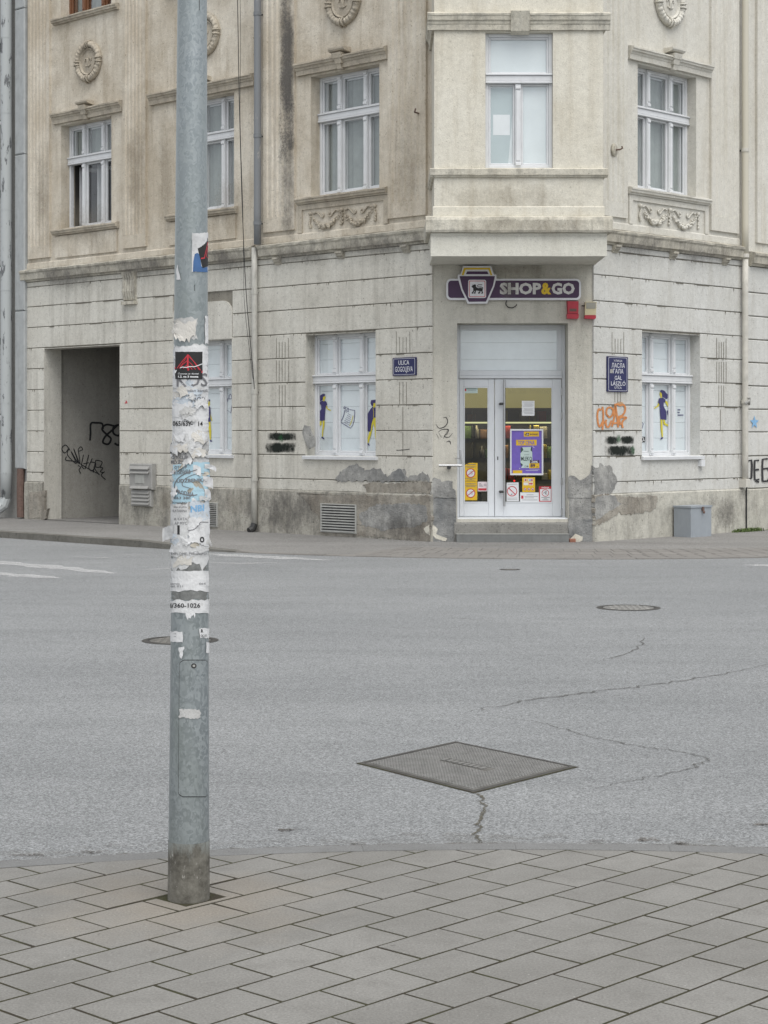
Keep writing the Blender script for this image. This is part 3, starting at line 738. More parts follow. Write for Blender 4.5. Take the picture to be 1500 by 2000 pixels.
pa += [(-5.95 + 0.24 + 0.24 * math.cos(R_(a)), 3.585 + 0.23 * math.sin(R_(a))) for a in range(90, 171, 10)] + [(-5.95, 3.585)]
obj("lintel_panel", MB().prism(WL, pa, 0.0, 0.032), M['ground_plaster'], bld)
# plinths
def plinth(fr, u0, u1, mat, d=0.05, top=0.745):
    seg = max(2, int((u1 - u0) / 0.25)); r = random.Random(int(u0 * 100))
    prof = [(-0.01, -0.2), (d, -0.2), (d, 0.25), (d, 0.5), (d - 0.004, top - 0.02), (d - 0.02, top), (-0.01, top)]
    obj("plinth", MB().extrude(fr, prof, u0, u1, seg, 0.005, r), mat, bld)
plinth(WL, -10.25, -9.67, M['plinth']); plinth(WL, -7.40, 0.018, M['plinth']); plinth(WR, -0.018, 4.03, M['plinth_right'])
# gate passage
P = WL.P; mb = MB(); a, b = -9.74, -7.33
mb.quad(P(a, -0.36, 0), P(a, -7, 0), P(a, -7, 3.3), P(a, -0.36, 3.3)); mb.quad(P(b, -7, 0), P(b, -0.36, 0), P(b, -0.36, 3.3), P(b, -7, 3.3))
dk = MB(); dk.quad(P(a, -7, 0), P(b, -7, 0), P(b, -7, 3.3), P(a, -7, 3.3)); dk.quad(P(a, -0.36, 3.3), P(a, -7, 3.3), P(b, -7, 3.3), P(b, -0.36, 3.3)); dk.quad(P(b - 0.003, -7, 0), P(b - 0.003, -0.37, 0), P(b - 0.003, -0.37, 3.3), P(b - 0.003, -7, 3.3))  # dark colour stands in for shade on the end, ceiling and right side
obj("passage_shade_faces", dk, M['room'], bld)
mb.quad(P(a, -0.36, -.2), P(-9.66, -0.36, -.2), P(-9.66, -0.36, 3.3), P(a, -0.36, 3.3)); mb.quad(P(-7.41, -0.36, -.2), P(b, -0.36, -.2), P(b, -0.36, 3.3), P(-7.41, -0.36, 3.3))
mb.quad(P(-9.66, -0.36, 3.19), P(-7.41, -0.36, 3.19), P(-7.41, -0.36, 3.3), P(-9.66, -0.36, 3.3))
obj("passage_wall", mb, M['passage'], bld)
obj("passage_floor", MB().quad(P(a, 0.02, 0.062), P(b, 0.02, 0.062), P(b, -7, 0.062), P(a, -7, 0.062)), M['pave_asphalt'], bld)
obj("gate_jamb", MB().box(WL, -9.664, -9.655, -0.36, 0.022, 0, 3.19).box(WL, -7.415, -7.406, -0.36, 0.022, 0, 3.19).box(WL, -9.655, -7.415, -0.36, 0.022, 3.182, 3.192), M['ground_plaster'], bld)

# string course with little brackets
SP = [(-0.01, 4.43), (0.055, 4.43), (0.06, 4.455), (0.105, 4.47), (0.115, 4.575), (0.135, 4.60), (0.14, 4.632), (0.06, 4.66), (-0.01, 4.665)]
obj("string_course", MB().extrude(WL, SP, -10.30, -3.89, 40, 0.004), M['trim'], bld)
obj("string_course", MB().extrude(WL, SP, -3.71, -0.05, 24, 0.004), M['trim'], bld)
obj("string_course", MB().extrude(WR, SP, 0.05, 3.80, 24, 0.004), M['trim'], bld)
SB = [(-0.01, 4.668), (0.03, 4.668), (0.03, 4.76), (0.012, 4.78), (-0.01, 4.78)]
obj("base_band", MB().extrude(WL, SB, -10.2, -3.89, 20, 0.002), M['upper_tan'], bld)
obj("base_band", MB().extrude(WL, SB, -3.71, -0.05, 12, 0.002), M['upper_tan'], bld)
obj("base_band", MB().extrude(WR, SB, 0.05, 3.80, 12, 0.002), M['upper_right'], bld)
def bracket(fr, u):
    mb = MB()
    prof = [(0.0, 4.43), (0.115, 4.43), (0.115, 4.40), (0.09, 4.395), (0.085, 4.365), (0.05, 4.345), (0.045, 4.32), (0.0, 4.31)]
    mb.extrude(fr, [(d, z) for d, z in prof], u - 0.065, u + 0.065); obj("bracket", mb, M['trim'], bld)
for x, y in ((539, 508), (662, 508), (790, 480)): bracket(WL, WL.px(x, y, 0.08)[0])
for x in (1206, 1318, 1420): bracket(WR, WR.px(x, 500, 0.08)[0])
# fluted console over the gate
mb = MB(); ua, ub = -7.27, -6.93
for k in range(5):
    u = ua + (ub - ua) * (k + 0.1) / 5; mb.extrude(WL, [(0, 3.93), (0.06, 3.95), (0.09, 4.1), (0.07, 4.3), (0.11, 4.43), (0, 4.43)], u, u + 0.8 * (ub - ua) / 5)
mb.box(WL, ua - 0.01, ub + 0.01, 0, 0.10, 3.87, 3.928)
obj("console", mb, M['trim'], bld)
# fluted pilasters on the upper storeys
def pilaster(fr, u0, u1, mat, nf=5, z0=4.85, d=0.045, zf=5.08):
    mg = 0.07; prof = [(u0, -0.01), (u0, d)]; wd = (u1 - u0 - 2 * mg) / nf
    plain = [(u0, -0.01), (u0, d), (u1, d), (u1, -0.01)]
    for k in range(nf):
        a = u0 + mg + k * wd; g = wd * 0.36
        prof += [(a + wd / 2 - g, d), (a + wd / 2 - g * 0.55, d - 0.018), (a + wd / 2 + g * 0.55, d - 0.018), (a + wd / 2 + g, d)]
    prof += [(u1, d), (u1, -0.01)]
    obj("pilaster", MB().vextrude(fr, prof, z0 + zf - 4.85, ZTOP).vextrude(fr, plain, z0, z0 + zf - 4.85 - 0.002), mat, bld)
for a, b in ((-10.145, -9.471), (-7.309, -6.669), (-3.66, -2.93), (-0.877, -0.10)): pilaster(WL, a, b, M['upper_tan'])
for a, b in ((0.02, 0.79), (2.978, 3.76)): pilaster(WR, a, b, M['upper_right'])

# ---- ornaments
def medallion(fr, u, z, mat, seed=1):
    r = random.Random(seed); mb = MB()
    ua, na, za = Vector((*fr.d, 0)), Vector((*fr.n, 0)), Vector((0, 0, 1))
    N = 40; ring = [fr.P(u + 0.305 * math.cos(2 * math.pi * k / N), 0.035, z + 0.305 * math.sin(2 * math.pi * k / N)) for k in range(N + 1)]
    mb.tube(ring, 0.058, 7, False)
    for k in range(28):
        a = 2 * math.pi * (k + r.uniform(-.2, .2)) / 28; rad = 0.305 + r.uniform(-0.012, 0.012)
        tx = ua * -math.sin(a) + za * math.cos(a); rx = ua * math.cos(a) + za * math.sin(a)
        mb.blob(fr.P(u + rad * math.cos(a), 0.055, z + rad * math.sin(a)), 0.052, 0.060, 0.045, (tx, rx, na), 6, 4)
    for k in range(4):
        for s in (-0.10, 0.10):
            a = math.pi / 2 * k + math.pi / 4 * 0 + s
            pts = [fr.P(u + q * math.cos(a), dd, z + q * math.sin(a)) for q, dd in ((0.235, 0.02), (0.255, 0.09), (0.305, 0.115), (0.355, 0.09), (0.375, 0.02))]
            mb.tube(pts, 0.014, 5)
    o = obj("medallion", mb, mat, bld, smooth=True)
    disc = MB(); n = 32; pr = [(0.24, 0.0), (0.24, 0.05), (0.228, 0.068), (0.214, 0.05), (0.205, 0.03), (0.10, 0.036), (0.0, 0.038)]
    for q, dd in pr:
        for k in range(n): disc.v.append(fr.P(u + q * math.cos(2 * math.pi * k / n), dd, z + q * math.sin(2 * math.pi * k / n)))
    for a in range(len(pr) - 1):
        for k in range(n): disc.f.append((a * n + k, a * n + (k + 1) % n, (a + 1) * n + (k + 1) % n, (a + 1) * n + k))
    obj("medallion_disc", disc, mat, o)
    fl = MB()
    for s in (-1, 1):
        fl.tube([fr.P(u + s * q, 0.045, z + h) for q, h in catmull([(0.01, -0.09), (0.015, 0.0), (0.045, 0.055), (0.085, 0.045), (0.085, 0.01)], 4)], 0.013, 5)
        fl.tube([fr.P(u + s * q, 0.045, z + h) for q, h in catmull([(0.0, -0.05), (0.04, -0.075), (0.07, -0.055)], 4)], 0.010, 5)
    fl.tube([fr.P(u, 0.045, z - 0.10), fr.P(u, 0.05, z), fr.P(u, 0.045, z + 0.09)], [0.01, 0.016, 0.006], 5)
    obj("lily_relief", fl, mat, o, smooth=True)
for fr, u, m in ((WL, -8.30, 'trim_tan'), (WL, -5.11, 'trim_tan'), (WL, -1.834, 'trim_tan'), (WR, 1.873, 'upper_right')):
    medallion(fr, u, 8.245, M[m], int(abs(u) * 10))
def garland(fr, u0, u1, zt, mat, seed):
    r = random.Random(seed); wd = (u1 - u0) / 2
    ua, na, za = Vector((*fr.d, 0)), Vector((*fr.n, 0)), Vector((0, 0, 1))
    for h in range(2):
        mb = MB(); a, b = u0 + h * wd + 0.04, u0 + (h + 1) * wd - 0.04; m = 18
        for k in range(m + 1):
            t = k / m; sag = 4 * t * (1 - t); th_ = 0.010 + 0.021 * sag
            c = (a + (b - a) * t, zt - 0.05 - 0.20 * sag)
            for q in range(3):
                mb.blob(fr.P(c[0] + r.uniform(-.02, .02), 0.02 + r.uniform(0, 0.03), c[1] + r.uniform(-.03, .03)), th_ * r.uniform(.7, 1.2), th_ * r.uniform(.7, 1.1), th_ * r.uniform(.7, 1.1), (ua, na, za), 5, 4)
        obj("garland", mb, mat, bld, smooth=True)
        rb = MB()
        for s, c in ((1, a + 0.03), (-1, b - 0.03)):
            sp = catmull([(c, zt - 0.03), (c + s * 0.07, zt - 0.01), (c + s * 0.14, zt - 0.06), (c + s * 0.19, zt - 0.10), (c + s * 0.23, zt - 0.07), (c + s * 0.20, zt - 0.04)], 4)
            rb.tube([fr.P(x, 0.022, z) for x, z in sp], 0.013, 5)
        obj("ribbon", rb, mat, bld, smooth=True)
    for k in range(3):
        mb = MB(); c = u0 + k * wd
        mb.blob(fr.P(c, 0.03, zt - 0.02), 0.035, 0.03, 0.035, (ua, na, za), 6, 4)
        for q in range(7):
            mb.blob(fr.P(c + r.uniform(-.02, .02), 0.025, zt - 0.08 - q * 0.026), 0.012 + 0.003 * q, 0.02, 0.022, (ua, na, za), 5, 4)
        obj("pendant", mb, mat, bld, smooth=True)

# ---- windows
def window(fr, o, zt, style, mats=('white',), rec=0.16, cols=(0.31, 0.69), label=None, top_cols=None):
    a, b, c, e, dep = o; wm = M[mats[0]]; P = fr.P; f = 0.05; d1 = -rec; d0 = -rec - 0.07
    mb = MB(); mb.cbox(fr, a, a + f, d0, d1, c, e); mb.cbox(fr, b - f, b, d0, d1, c, e)
    mb.cbox(fr, a + f, b - f, d0, d1 - 0.002, c, c + f); mb.cbox(fr, a + f, b - f, d0, d1 - 0.002, e - f, e)
    w_ = obj("window", mb, wm, bld, label=label)
    mb = MB(); mb.cbox(fr, a + 0.003, b - 0.003, d0, d1 + 0.035, zt - 0.045, zt + 0.035); mb.cbox(fr, a + 0.003, b - 0.003, d0, d1 + 0.055, zt + 0.036, zt + 0.06); mb.cbox(fr, a + 0.003, b - 0.003, d0, d1 + 0.045, zt - 0.075, zt - 0.047)
    obj("transom", mb, wm, w_)
    tc = cols if top_cols is None else top_cols
    mk_ = lambda qs: [a + f] + [a + (b - a) * q for q in qs] + [b - f]
    cu = mk_(cols)
    mw = 0.042
    for q, z0, z1 in [(q, c + 0.01, zt - 0.078) for q in cols] + [(q, zt + 0.062, e - 0.01) for q in tc]:
            u = a + (b - a) * q
            mb = MB(); mb.cbox(fr, u - mw, u + mw, d0, d1 + 0.022, z0, z1); mb.cbox(fr, u - mw * 0.7, u + mw * 0.7, d0, d1 + 0.034, z0 + 0.1, z1 - 0.1)
            mb.cbox(fr, u - mw * 0.9, u + mw * 0.9, d0, d1 + 0.04, z1 - 0.075, z1 - 0.03); mb.cbox(fr, u - mw * 0.9, u + mw * 0.9, d0, d1 + 0.04, z0 + 0.03, z0 + 0.075)
            obj("mullion", mb, wm, w_)
    for ck, z0, z1 in ((cu, c + f, zt - 0.076), (mk_(tc), zt + 0.061, e - f)):
        for i in range(len(ck) - 1):
            x0 = ck[i] + (mw if i else 0); x1 = ck[i + 1] - (mw if i < len(ck) - 2 else 0)
            s = 0.03; mb = MB()
            mb.cbox(fr, x0, x0 + s, d0 + 0.02, d1 - 0.02, z0, z1); mb.cbox(fr, x1 - s, x1, d0 + 0.02, d1 - 0.02, z0, z1)
            mb.cbox(fr, x0 + s, x1 - s, d0 + 0.02, d1 - 0.021, z0, z0 + s); mb.cbox(fr, x0 + s, x1 - s, d0 + 0.02, d1 - 0.021, z1 - s, z1)
            if not (style == 'open' and z0 < zt and i == 0): obj("sash", mb, wm, w_)
            mb = MB().quad(P(x0 + s, d1 - 0.05, z0 + s), P(x1 - s, d1 - 0.05, z0 + s), P(x1 - s, d1 - 0.05, z1 - s), P(x0 + s, d1 - 0.05, z1 - s))
            if not (style == 'open' and z0 < zt and i == 0): obj("pane", mb, M['glass'], w_)
    if style == 'film':
        z = c + 0.03; k = 0
        while z < e - 0.02:
            z2 = min(z + 0.245, e - 0.01)
            if not (z < zt < z2 and False): obj("shutter_slat", MB().cbox(fr, a + 0.02, b - 0.02, d1 - 0.085, d1 - 0.054, z, z2 - 0.0025, 0.003), M['blind'], w_)
            z = z2; k += 1
    elif style in ('upper', 'open'):
        dd = d0 - 0.002
        for i in range(len(cu) - 1):
            x0, x1 = cu[i], cu[i + 1]
            for z0, z1 in ((c + f, zt - 0.05), (zt + 0.05, e - f)):
                mb = MB(); s = 0.05
                mb.box(fr, x0 + 0.01, x0 + 0.01 + s, dd - 0.04, dd, z0, z1); mb.box(fr, x1 - 0.01 - s, x1 - 0.01, dd - 0.04, dd, z0, z1)
                mb.box(fr, x0 + 0.06, x1 - 0.06, dd - 0.04, dd - 0.002, z0, z0 + s); mb.box(fr, x0 + 0.06, x1 - 0.06, dd - 0.04, dd - 0.002, z1 - s, z1)
                if not (style == 'open' and z0 < zt): obj("inner_sash", mb, wm, w_)
        mb = MB(); n = 40; dz = dd - 0.055
        z_lo = zt - 0.05 if style == 'open' else c
        for k in range(n + 1):
            u = a + (b - a) * k / n; q = dz + 0.012 * math.sin(k * 1.9) + 0.008 * math.sin(k * 0.7 + 1)
            mb.v += [P(u, q, z_lo), P(u, q, e)]
        mb.f = [(2 * k, 2 * k + 2, 2 * k + 3, 2 * k + 1) for k in range(n)]
        obj("curtain", mb, M['curtain'], w_, smooth=True)
    elif style == 'paper':
        obj("blind", MB().quad(P(a, d0 + 0.015, c), P(b, d0 + 0.015, c), P(b, d0 + 0.015, e), P(a, d0 + 0.015, e)), M['white_blind'], w_)
    mb = MB(); k = 0.002
    mb.quad(P(a, -dep + k, c), P(b, -dep + k, c), P(b, -dep + k, e), P(a, -dep + k, e))
    for x, x2 in ((a + k, 0), (b - k, 0)): mb.quad(P(x, d0 - 0.06, c), P(x, -dep, c), P(x, -dep, e), P(x, d0 - 0.06, e))
    for z in (c + k, e - k): mb.quad(P(a, d0 - 0.06, z), P(b, d0 - 0.06, z), P(b, -dep, z), P(a, -dep, z))
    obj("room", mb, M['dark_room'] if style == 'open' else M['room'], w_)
    return w_
HOOD = lambda z: [(-0.01, z), (0.06, z), (0.065, z + 0.075), (0.075, z + 0.08), (0.085, z + 0.11), (0.11, z + 0.12), (0.115, z + 0.15), (0.13, z + 0.155), (0.13, z + 0.18), (0.05, z + 0.20), (-0.01, z + 0.205)]
SILL = lambda z: [(-0.01, z - 0.11), (0.05, z - 0.11), (0.055, z - 0.085), (0.085, z - 0.08), (0.09, z - 0.045), (0.105, z - 0.04), (0.105, z - 0.015), (0.05, z), (-0.16, z + 0.004), (-0.16, z - 0.05)]
def hood(fr, u0, u1, uc, mat, z=7.245):
    obj("hood_moulding", MB().extrude(fr, HOOD(z), u0, u1, 14, 0.003), mat, bld)
    mb = MB(); mb.extrude(fr, [(0.0, z + 0.30), (0.17, z + 0.30), (0.17, z + 0.275), (0.15, z + 0.25), (0.0, z + 0.22)], uc - 0.17, uc + 0.17, 3, 0.002)
    for k in range(3):
        q = 0.10 - 0.028 * k; mb.extrude(fr, [(0.0, z + 0.22 - k * 0.08), (0.165 - 0.03 * k, z + 0.22 - k * 0.08), (0.145 - 0.03 * k, z + 0.14 - k * 0.08), (0.0, z + 0.14 - k * 0.08)], uc - q, uc + q)
    obj("keystone", mb, mat, bld)
hood(WL, -9.36, -7.33, -8.35, M['trim_tan']); hood(WL, -6.55, -3.88, -5.15, M['trim_tan']); hood(WL, -2.87, -0.885, -1.87, M['trim_tan']); hood(WR, 0.83, 2.95, 1.93, M['upper_right'])
for fr, a, b, mt in ((WL, -9.36, -7.45, 'trim_tan'), (WL, -6.1, -4.3, 'trim_tan'), (WL, -2.87, -0.885, 'trim_tan'), (WR, 0.83, 2.93, 'upper_right')):
    obj("sill_moulding", MB().extrude(fr, SILL(5.335), a, b, 14, 0.003), M[mt], bld)
    obj("sill_moulding", MB().extrude(fr, SILL(9.16), a, b, 8, 0.003), M[mt], bld)
for fr, a, b, mt in ((WL, -2.86, -0.89, 'trim_tan'), (WR, 0.85, 2.92, 'upper_right')):
    mb = MB(); mb.box(fr, a, a + 0.09, 0.0, 0.03, 4.78, 5.22); mb.box(fr, b - 0.09, b, 0.0, 0.03, 4.78, 5.22); mb.box(fr, a + 0.09, b - 0.09, 0.0, 0.028, 5.14, 5.221)
    obj("panel_frame", mb, M[mt], bld)
    garland(fr, a + 0.28, b - 0.28, 5.09, M[mt], 5)
for a, b in ((-9.3, -7.5), (-6.05, -4.35)):
    obj("apron", MB().extrude(WL, [(0, 4.82), (0.03, 4.82), (0.03, 5.20), (0, 5.225)], a, b, 6, 0.002), M['upper_tan'], bld)
window(WL, U1, 6.58, 'open', label="upper window with its inner sashes open onto a dark room", rec=0.18)
window(WL, U2, 6.58, 'upper', rec=0.18); window(WL, U3, 6.58, 'upper', rec=0.18); window(WR, UR, 6.55, 'upper')
window(WL, up(U1), 10.4, 'upper', ('brown_frame',), rec=0.18, label="brown painted window of the second floor")
for fr, o in ((WL, up(U2)), (WL, up(U3)), (WR, up(UR))): window(fr, o, 10.4, 'upper')
# an inner sash swung open and a pale curtain strip in the dark window
wopen = [o for o in bld.children if o.name == "window"][0]
Pw = WL.P
mb = MB()
for (u0, d0, u1, d1) in ((-9.10, -0.36, -8.98, -0.80), (-8.62, -0.40, -8.50, -0.86), (-7.78, -0.34, -7.84, -0.80)):
    for z0, z1 in ((5.40, 5.46), (6.42, 6.48)):
        mb.hexa([Pw(u0, d0, z0), Pw(u0 + .03, d0, z0), Pw(u1 + .03, d1, z0), Pw(u1, d1, z0), Pw(u0, d0, z1), Pw(u0 + .03, d0, z1), Pw(u1 + .03, d1, z1), Pw(u1, d1, z1)])
    for t0, t1 in ((0.0, 0.14), (0.86, 1.0)):
        q = lambda t, s, z: Pw(u0 + (u1 - u0) * t + s, d0 + (d1 - d0) * t, z)
        mb.hexa([q(t0, 0, 5.40), q(t0, .03, 5.40), q(t1, .03, 5.40), q(t1, 0, 5.40), q(t0, 0, 6.48), q(t0, .03, 6.48), q(t1, .03, 6.48), q(t1, 0, 6.48)])
obj("inner_sash", mb, M['white'], wopen)
g2 = window(WL, G2, 2.49, 'film', rec=0.17); g3 = window(WL, G3, 2.49, 'film', rec=0.17); g4 = window(WR, GR, 2.49, 'film')
for fr, o, par in ((WL, G2, g2), (WL, G3, g3), (WR, GR, g4)):
    obj("sill", MB().extrude(fr, [(-0.25, 1.235), (0.07, 1.235), (0.075, 1.28), (0.06, 1.288), (-0.25, 1.298)], o[0] - 0.03, o[1] + 0.05, 4, 0.001), M['white'], par)
mb = MB(); u, z = WR.px(*c7(898, 1388), 0.03); mb.box(WR, u - 0.05, u + 0.05, 0.02, 0.09, z - 0.05, z + 0.05); obj("cable_box", mb, M['white'], bld)

# ---- oriel over the door
BW = 2.40; OB = (0.749, 1.69, 5.336, 7.226, 0.5)
BL = Frame((0.699, 26.995), (0.0, -1.0)); BR = Frame((3.052, 25.67), (0.0, 1.0))
wall("oriel_front", WB, 0.036, 2.389, 4.11, ZTOP, [OB, (0.749, 1.69, 9.0, 10.9, 0.5)], M['bay'], bld)
wall("oriel_side", BL, -0.3, 1.325, 4.11, ZTOP, [], M['bay'], bld); wall("oriel_side", BR, 0, 1.6, 4.11, ZTOP, [], M['bay'], bld)
def wrap(name, prof, mat, wob=0.003, seg=14):
    pm = max(d for d, z in prof)
    mb = MB(); mb.extrude(WB, prof, 0.036 - pm, 2.389 + pm, seg, wob)
    obj(name, mb, mat, bld)
    pf = [(d, z - 0.002) for d, z in prof]
    obj(name, MB().extrude(BL, pf, -0.25, 1.323, 4, 0.001), mat, bld); obj(name, MB().extrude(BR, pf, 0.002, 1.55, 4, 0.001), mat, bld)
wrap("oriel_cornice", [(-0.01, 7.25), (0.035, 7.25), (0.04, 7.325), (0.05, 7.335), (0.055, 7.37), (0.075, 7.385), (0.085, 7.44), (0.095, 7.45), (0.095, 7.475), (0.03, 7.50), (-0.01, 7.50)], M['bay_trim'])
wrap("oriel_sill_course", [(-0.01, 5.20), (0.03, 5.205), (0.04, 5.225), (0.055, 5.235), (0.06, 5.315), (0.0, 5.333), (-0.01, 5.333)], M['bay_trim'])
wrap("oriel_base_band", [(-0.01, 4.66), (0.018, 4.66), (0.018, 4.79), (0.004, 4.80), (-0.01, 4.80)], M['bay'], 0.001)
wrap("oriel_slab_edge", [(-0.01, 4.425), (0.10, 4.43), (0.115, 4.46), (0.12, 4.60), (0.11, 4.64), (-0.01, 4.668)], M['bay_trim'], 0.004)
wrap("oriel_fascia", [(-0.01, 4.105), (0.03, 4.105), (0.032, 4.38), (0.045, 4.395), (0.05, 4.424), (-0.01, 4.424)], M['slab_white'], 0.0015)
obj("oriel_soffit", MB().quad(WB.P(0.036, 0.0, 4.107), WB.P(2.389, 0.0, 4.107), WB.P(2.389, -1.6, 4.107), WB.P(0.036, -1.6, 4.107)), M['slab_white'], bld)
mb = MB(); mb.extrude(WB, [(0.0, 7.19), (0.06, 7.235), (0.10, 7.40), (0.13, 7.50), (0.0, 7.52)], 1.10, 1.36, 2, 0.002); obj("keystone", mb, M['bay_trim'], bld)
wo_ = window(WB, OB, 6.60, 'paper', rec=0.09, cols=(0.49,), top_cols=())
window(WB, (0.749, 1.69, 9.0, 10.9, 0.5), 10.2, 'upper', rec=0.09, cols=(0.5,))
c2 = crop(980, 0, 2.885)
obj("paper_sheet", MB().poly(WB.X(-0.1422), [(963, 224), (996, 224), (996, 264), (963, 264)]), M['paper'], wo_)
obj("folded_curtain", MB().poly(WB.X(-0.1435), [(952, 172), (1004, 172), (1000, 230), (992, 326), (952, 326)]), M['shade'], wo_)

# ---- cut corner: wall, door, steps
DO = (0.36, 1.984, 0.385, 3.255, 0.5)
wall("corner_wall", WC, 0.0, 2.3475, -0.2, 4.5, [DO], M['corner_plaster'], bld)
plinth(WC, 0.0, 0.345, M['bare_dark'], 0.018, 0.70); plinth(WC, 2.0, 2.345, M['bare_grey'], 0.018, 0.80)
ZD = -0.40
fw = MB(); fw.cbox(WC, 0.362, 0.405, ZD - 0.1, ZD + 0.01, 0.385, 3.253); fw.cbox(WC, 1.935, 1.982, ZD - 0.1, ZD + 0.01, 0.385, 3.253)
fw.cbox(WC, 0.405, 1.935, ZD - 0.1, ZD + 0.012, 3.175, 3.253); fw.cbox(WC, 0.405, 1.935, ZD - 0.1, ZD + 0.03, 2.455, 2.50)
fw.cbox(WC, 0.405, 1.935, ZD - 0.1, ZD + 0.02, 2.50, 2.575); fw.cbox(WC, 0.405, 0.43, ZD - 0.1, ZD, 2.575, 3.175); fw.cbox(WC, 1.86, 1.935, ZD - 0.1, ZD, 2.575, 3.175)
dfr = obj("door_frame", fw, M['door_white'], bld)
for z0, z1 in ((2.577, 2.733), (2.735, 2.987), (2.989, 3.173)):
    obj("fanlight_panel", MB().cbox(WC, 0.431, 1.859, ZD - 0.09, ZD - 0.03, z0, z1, 0.003), M['blind'], dfr)
obj("pane", MB().quad(WC.P(0.431, ZD - 0.02, 2.576), WC.P(1.859, ZD - 0.02, 2.576), WC.P(1.859, ZD - 0.02, 3.174), WC.P(0.431, ZD - 0.02, 3.174)), M['glass'], dfr)
def leaf(u0, u1, g0, g1, gz0=0.609, gz1=2.33):
    mb = MB(); d0, d1 = ZD - 0.06, ZD - 0.005
    mb.cbox(WC, u0, g0, d0, d1, 0.402, 2.45); mb.cbox(WC, g1, u1, d0, d1, 0.402, 2.45)
    mb.cbox(WC, g0, g1, d0, d1 - 0.001, 0.402, gz0); mb.cbox(WC, g0, g1, d0, d1 - 0.001, gz1, 2.45)
    lf = obj("door_leaf", mb, M['door_white'], bld)
    b_ = 0.014; mb = MB(); dd0, dd1 = d1 - 0.03, d1 + 0.006
    mb.box(WC, g0 - 0.002, g0 + b_, dd0, dd1, gz0, gz1); mb.box(WC, g1 - b_, g1 + 0.002, dd0, dd1, gz0, gz1); mb.box(WC, g0 + b_, g1 - b_, dd0, dd1, gz0 - 0.002, gz0 + b_); mb.box(WC, g0 + b_, g1 - b_, dd0, dd1, gz1 - b_, gz1 + 0.002)
    obj("glazing_bead", mb, M['door_white'], lf)
    obj("pane", MB().quad(WC.P(g0, ZD - 0.035, gz0), WC.P(g1, ZD - 0.035, gz0), WC.P(g1, ZD - 0.035, gz1), WC.P(g0, ZD - 0.035, gz1)), M['shop_glass'], lf)
    return lf
lf1 = leaf(0.408, 0.928, 0.475, 0.840); lf2 = leaf(0.934, 1.928, 1.065, 1.792)
u = WC.px(985, 800, ZD + 0.06)[0]; hz0 = WC.px(985, 989, ZD + 0.06)[1]; hz1 = WC.px(985, 742, ZD + 0.06)[1]
hb_ = obj("handle_bar", MB().tube([WC.P(u, ZD + 0.06, hz0), WC.P(u, ZD + 0.06, hz1)], 0.017, 12), M['steel'], lf2, smooth=False)
for y in (788.6, 960.5):
    z = WC.px(985, y, ZD + 0.06)[1]; obj("handle_bracket", MB().tube([WC.P(u - 0.06, ZD - 0.01, z), WC.P(u - 0.06, ZD + 0.05, z), WC.P(u + 0.005, ZD + 0.06, z)], 0.018, 8), M['dark_metal'], lf2)
z = WC.px(975, 895, ZD)[1]; obj("keyhole", MB().box(WC, 0.972, 0.986, ZD - 0.01, ZD - 0.002, z - 0.025, z + 0.025), M['black'], lf2)
for y in (765, 812, 940, 1000):
    z = WC.px(1096, y, ZD)[1]; obj("hinge", MB().box(WC, 1.915, 1.94, ZD - 0.01, ZD + 0.02, z - 0.05, z + 0.05), M['steel'], lf2)
obj("threshold", MB().cbox(WC, 0.362, 1.982, -0.5, -0.02, 0.34, 0.398), M['door_white'], bld)
obj("door_step", MB().extrude(WC, [(-0.5, 0.05), (0.045, 0.05), (0.045, 0.165), (0.035, 0.31), (0.02, 0.338), (-0.5, 0.352)], 0.315, 1.975, 12, 0.004), M['concrete_step'], bld)
st = MB().box(WC, 0.345, 1.98, 0.046, 0.17, -0.05, 0.168)
M['step_metal'] = paint('grey_step_plate', (0.19, 0.195, 0.19), 0.55, 0.12, 0.2, dirt=0.3)
stp = obj("metal_step", st, M['step_metal'], bld, label="grey checker plate step under the shop door")
mb = MB()
for i in range(52):
    for j in range(6):
        cu = 0.365 + i * 0.0312; cz = 0.02 + j * 0.026; s = 1 if (i + j) % 2 else -1
        mb.prism(WC, [(cu - 0.010, cz - 0.006 * s), (cu + 0.010, cz + 0.006 * s - 0.003), (cu + 0.010, cz + 0.006 * s + 0.003), (cu - 0.010, cz - 0.006 * s + 0.006)], 0.17, 0.1725)
obj("checker_pattern", mb, M['step_metal'], stp, kind="stuff")
obj("step_edge", MB().box(WC, 0.343, 1.982, 0.046, 0.176, 0.169, 0.176), M['vent'], stp)
obj("brick", MB().cbox(WC, 1.99, 2.08, 0.02, 0.16, 0.0, 0.10), paint('brick_red', (0.24, 0.11, 0.075), 0.9, 0.2, scale=25), bld)
# roof slab closing the block
Ra = [WL.P(-10.3, 0.1, 0)[:2], WL.P(0, 0.1, 0)[:2], WR.P(0, 0.1, 0)[:2], WR.P(4.05, 0.1, 0)[:2], WR.P(4.05, -9, 0)[:2], WL.P(-10.3, -9, 0)[:2]]
mb = MB(); n = len(Ra); mb.add([(x, y, ZTOP) for x, y in Ra] + [(x, y, ZTOP + 0.3) for x, y in Ra], [tuple(range(n)), tuple(range(2 * n - 1, n - 1, -1))] + [(i, (i + 1) % n, n + (i + 1) % n, n + i) for i in range(n)])
obj("roof", mb, M['trim'], bld)
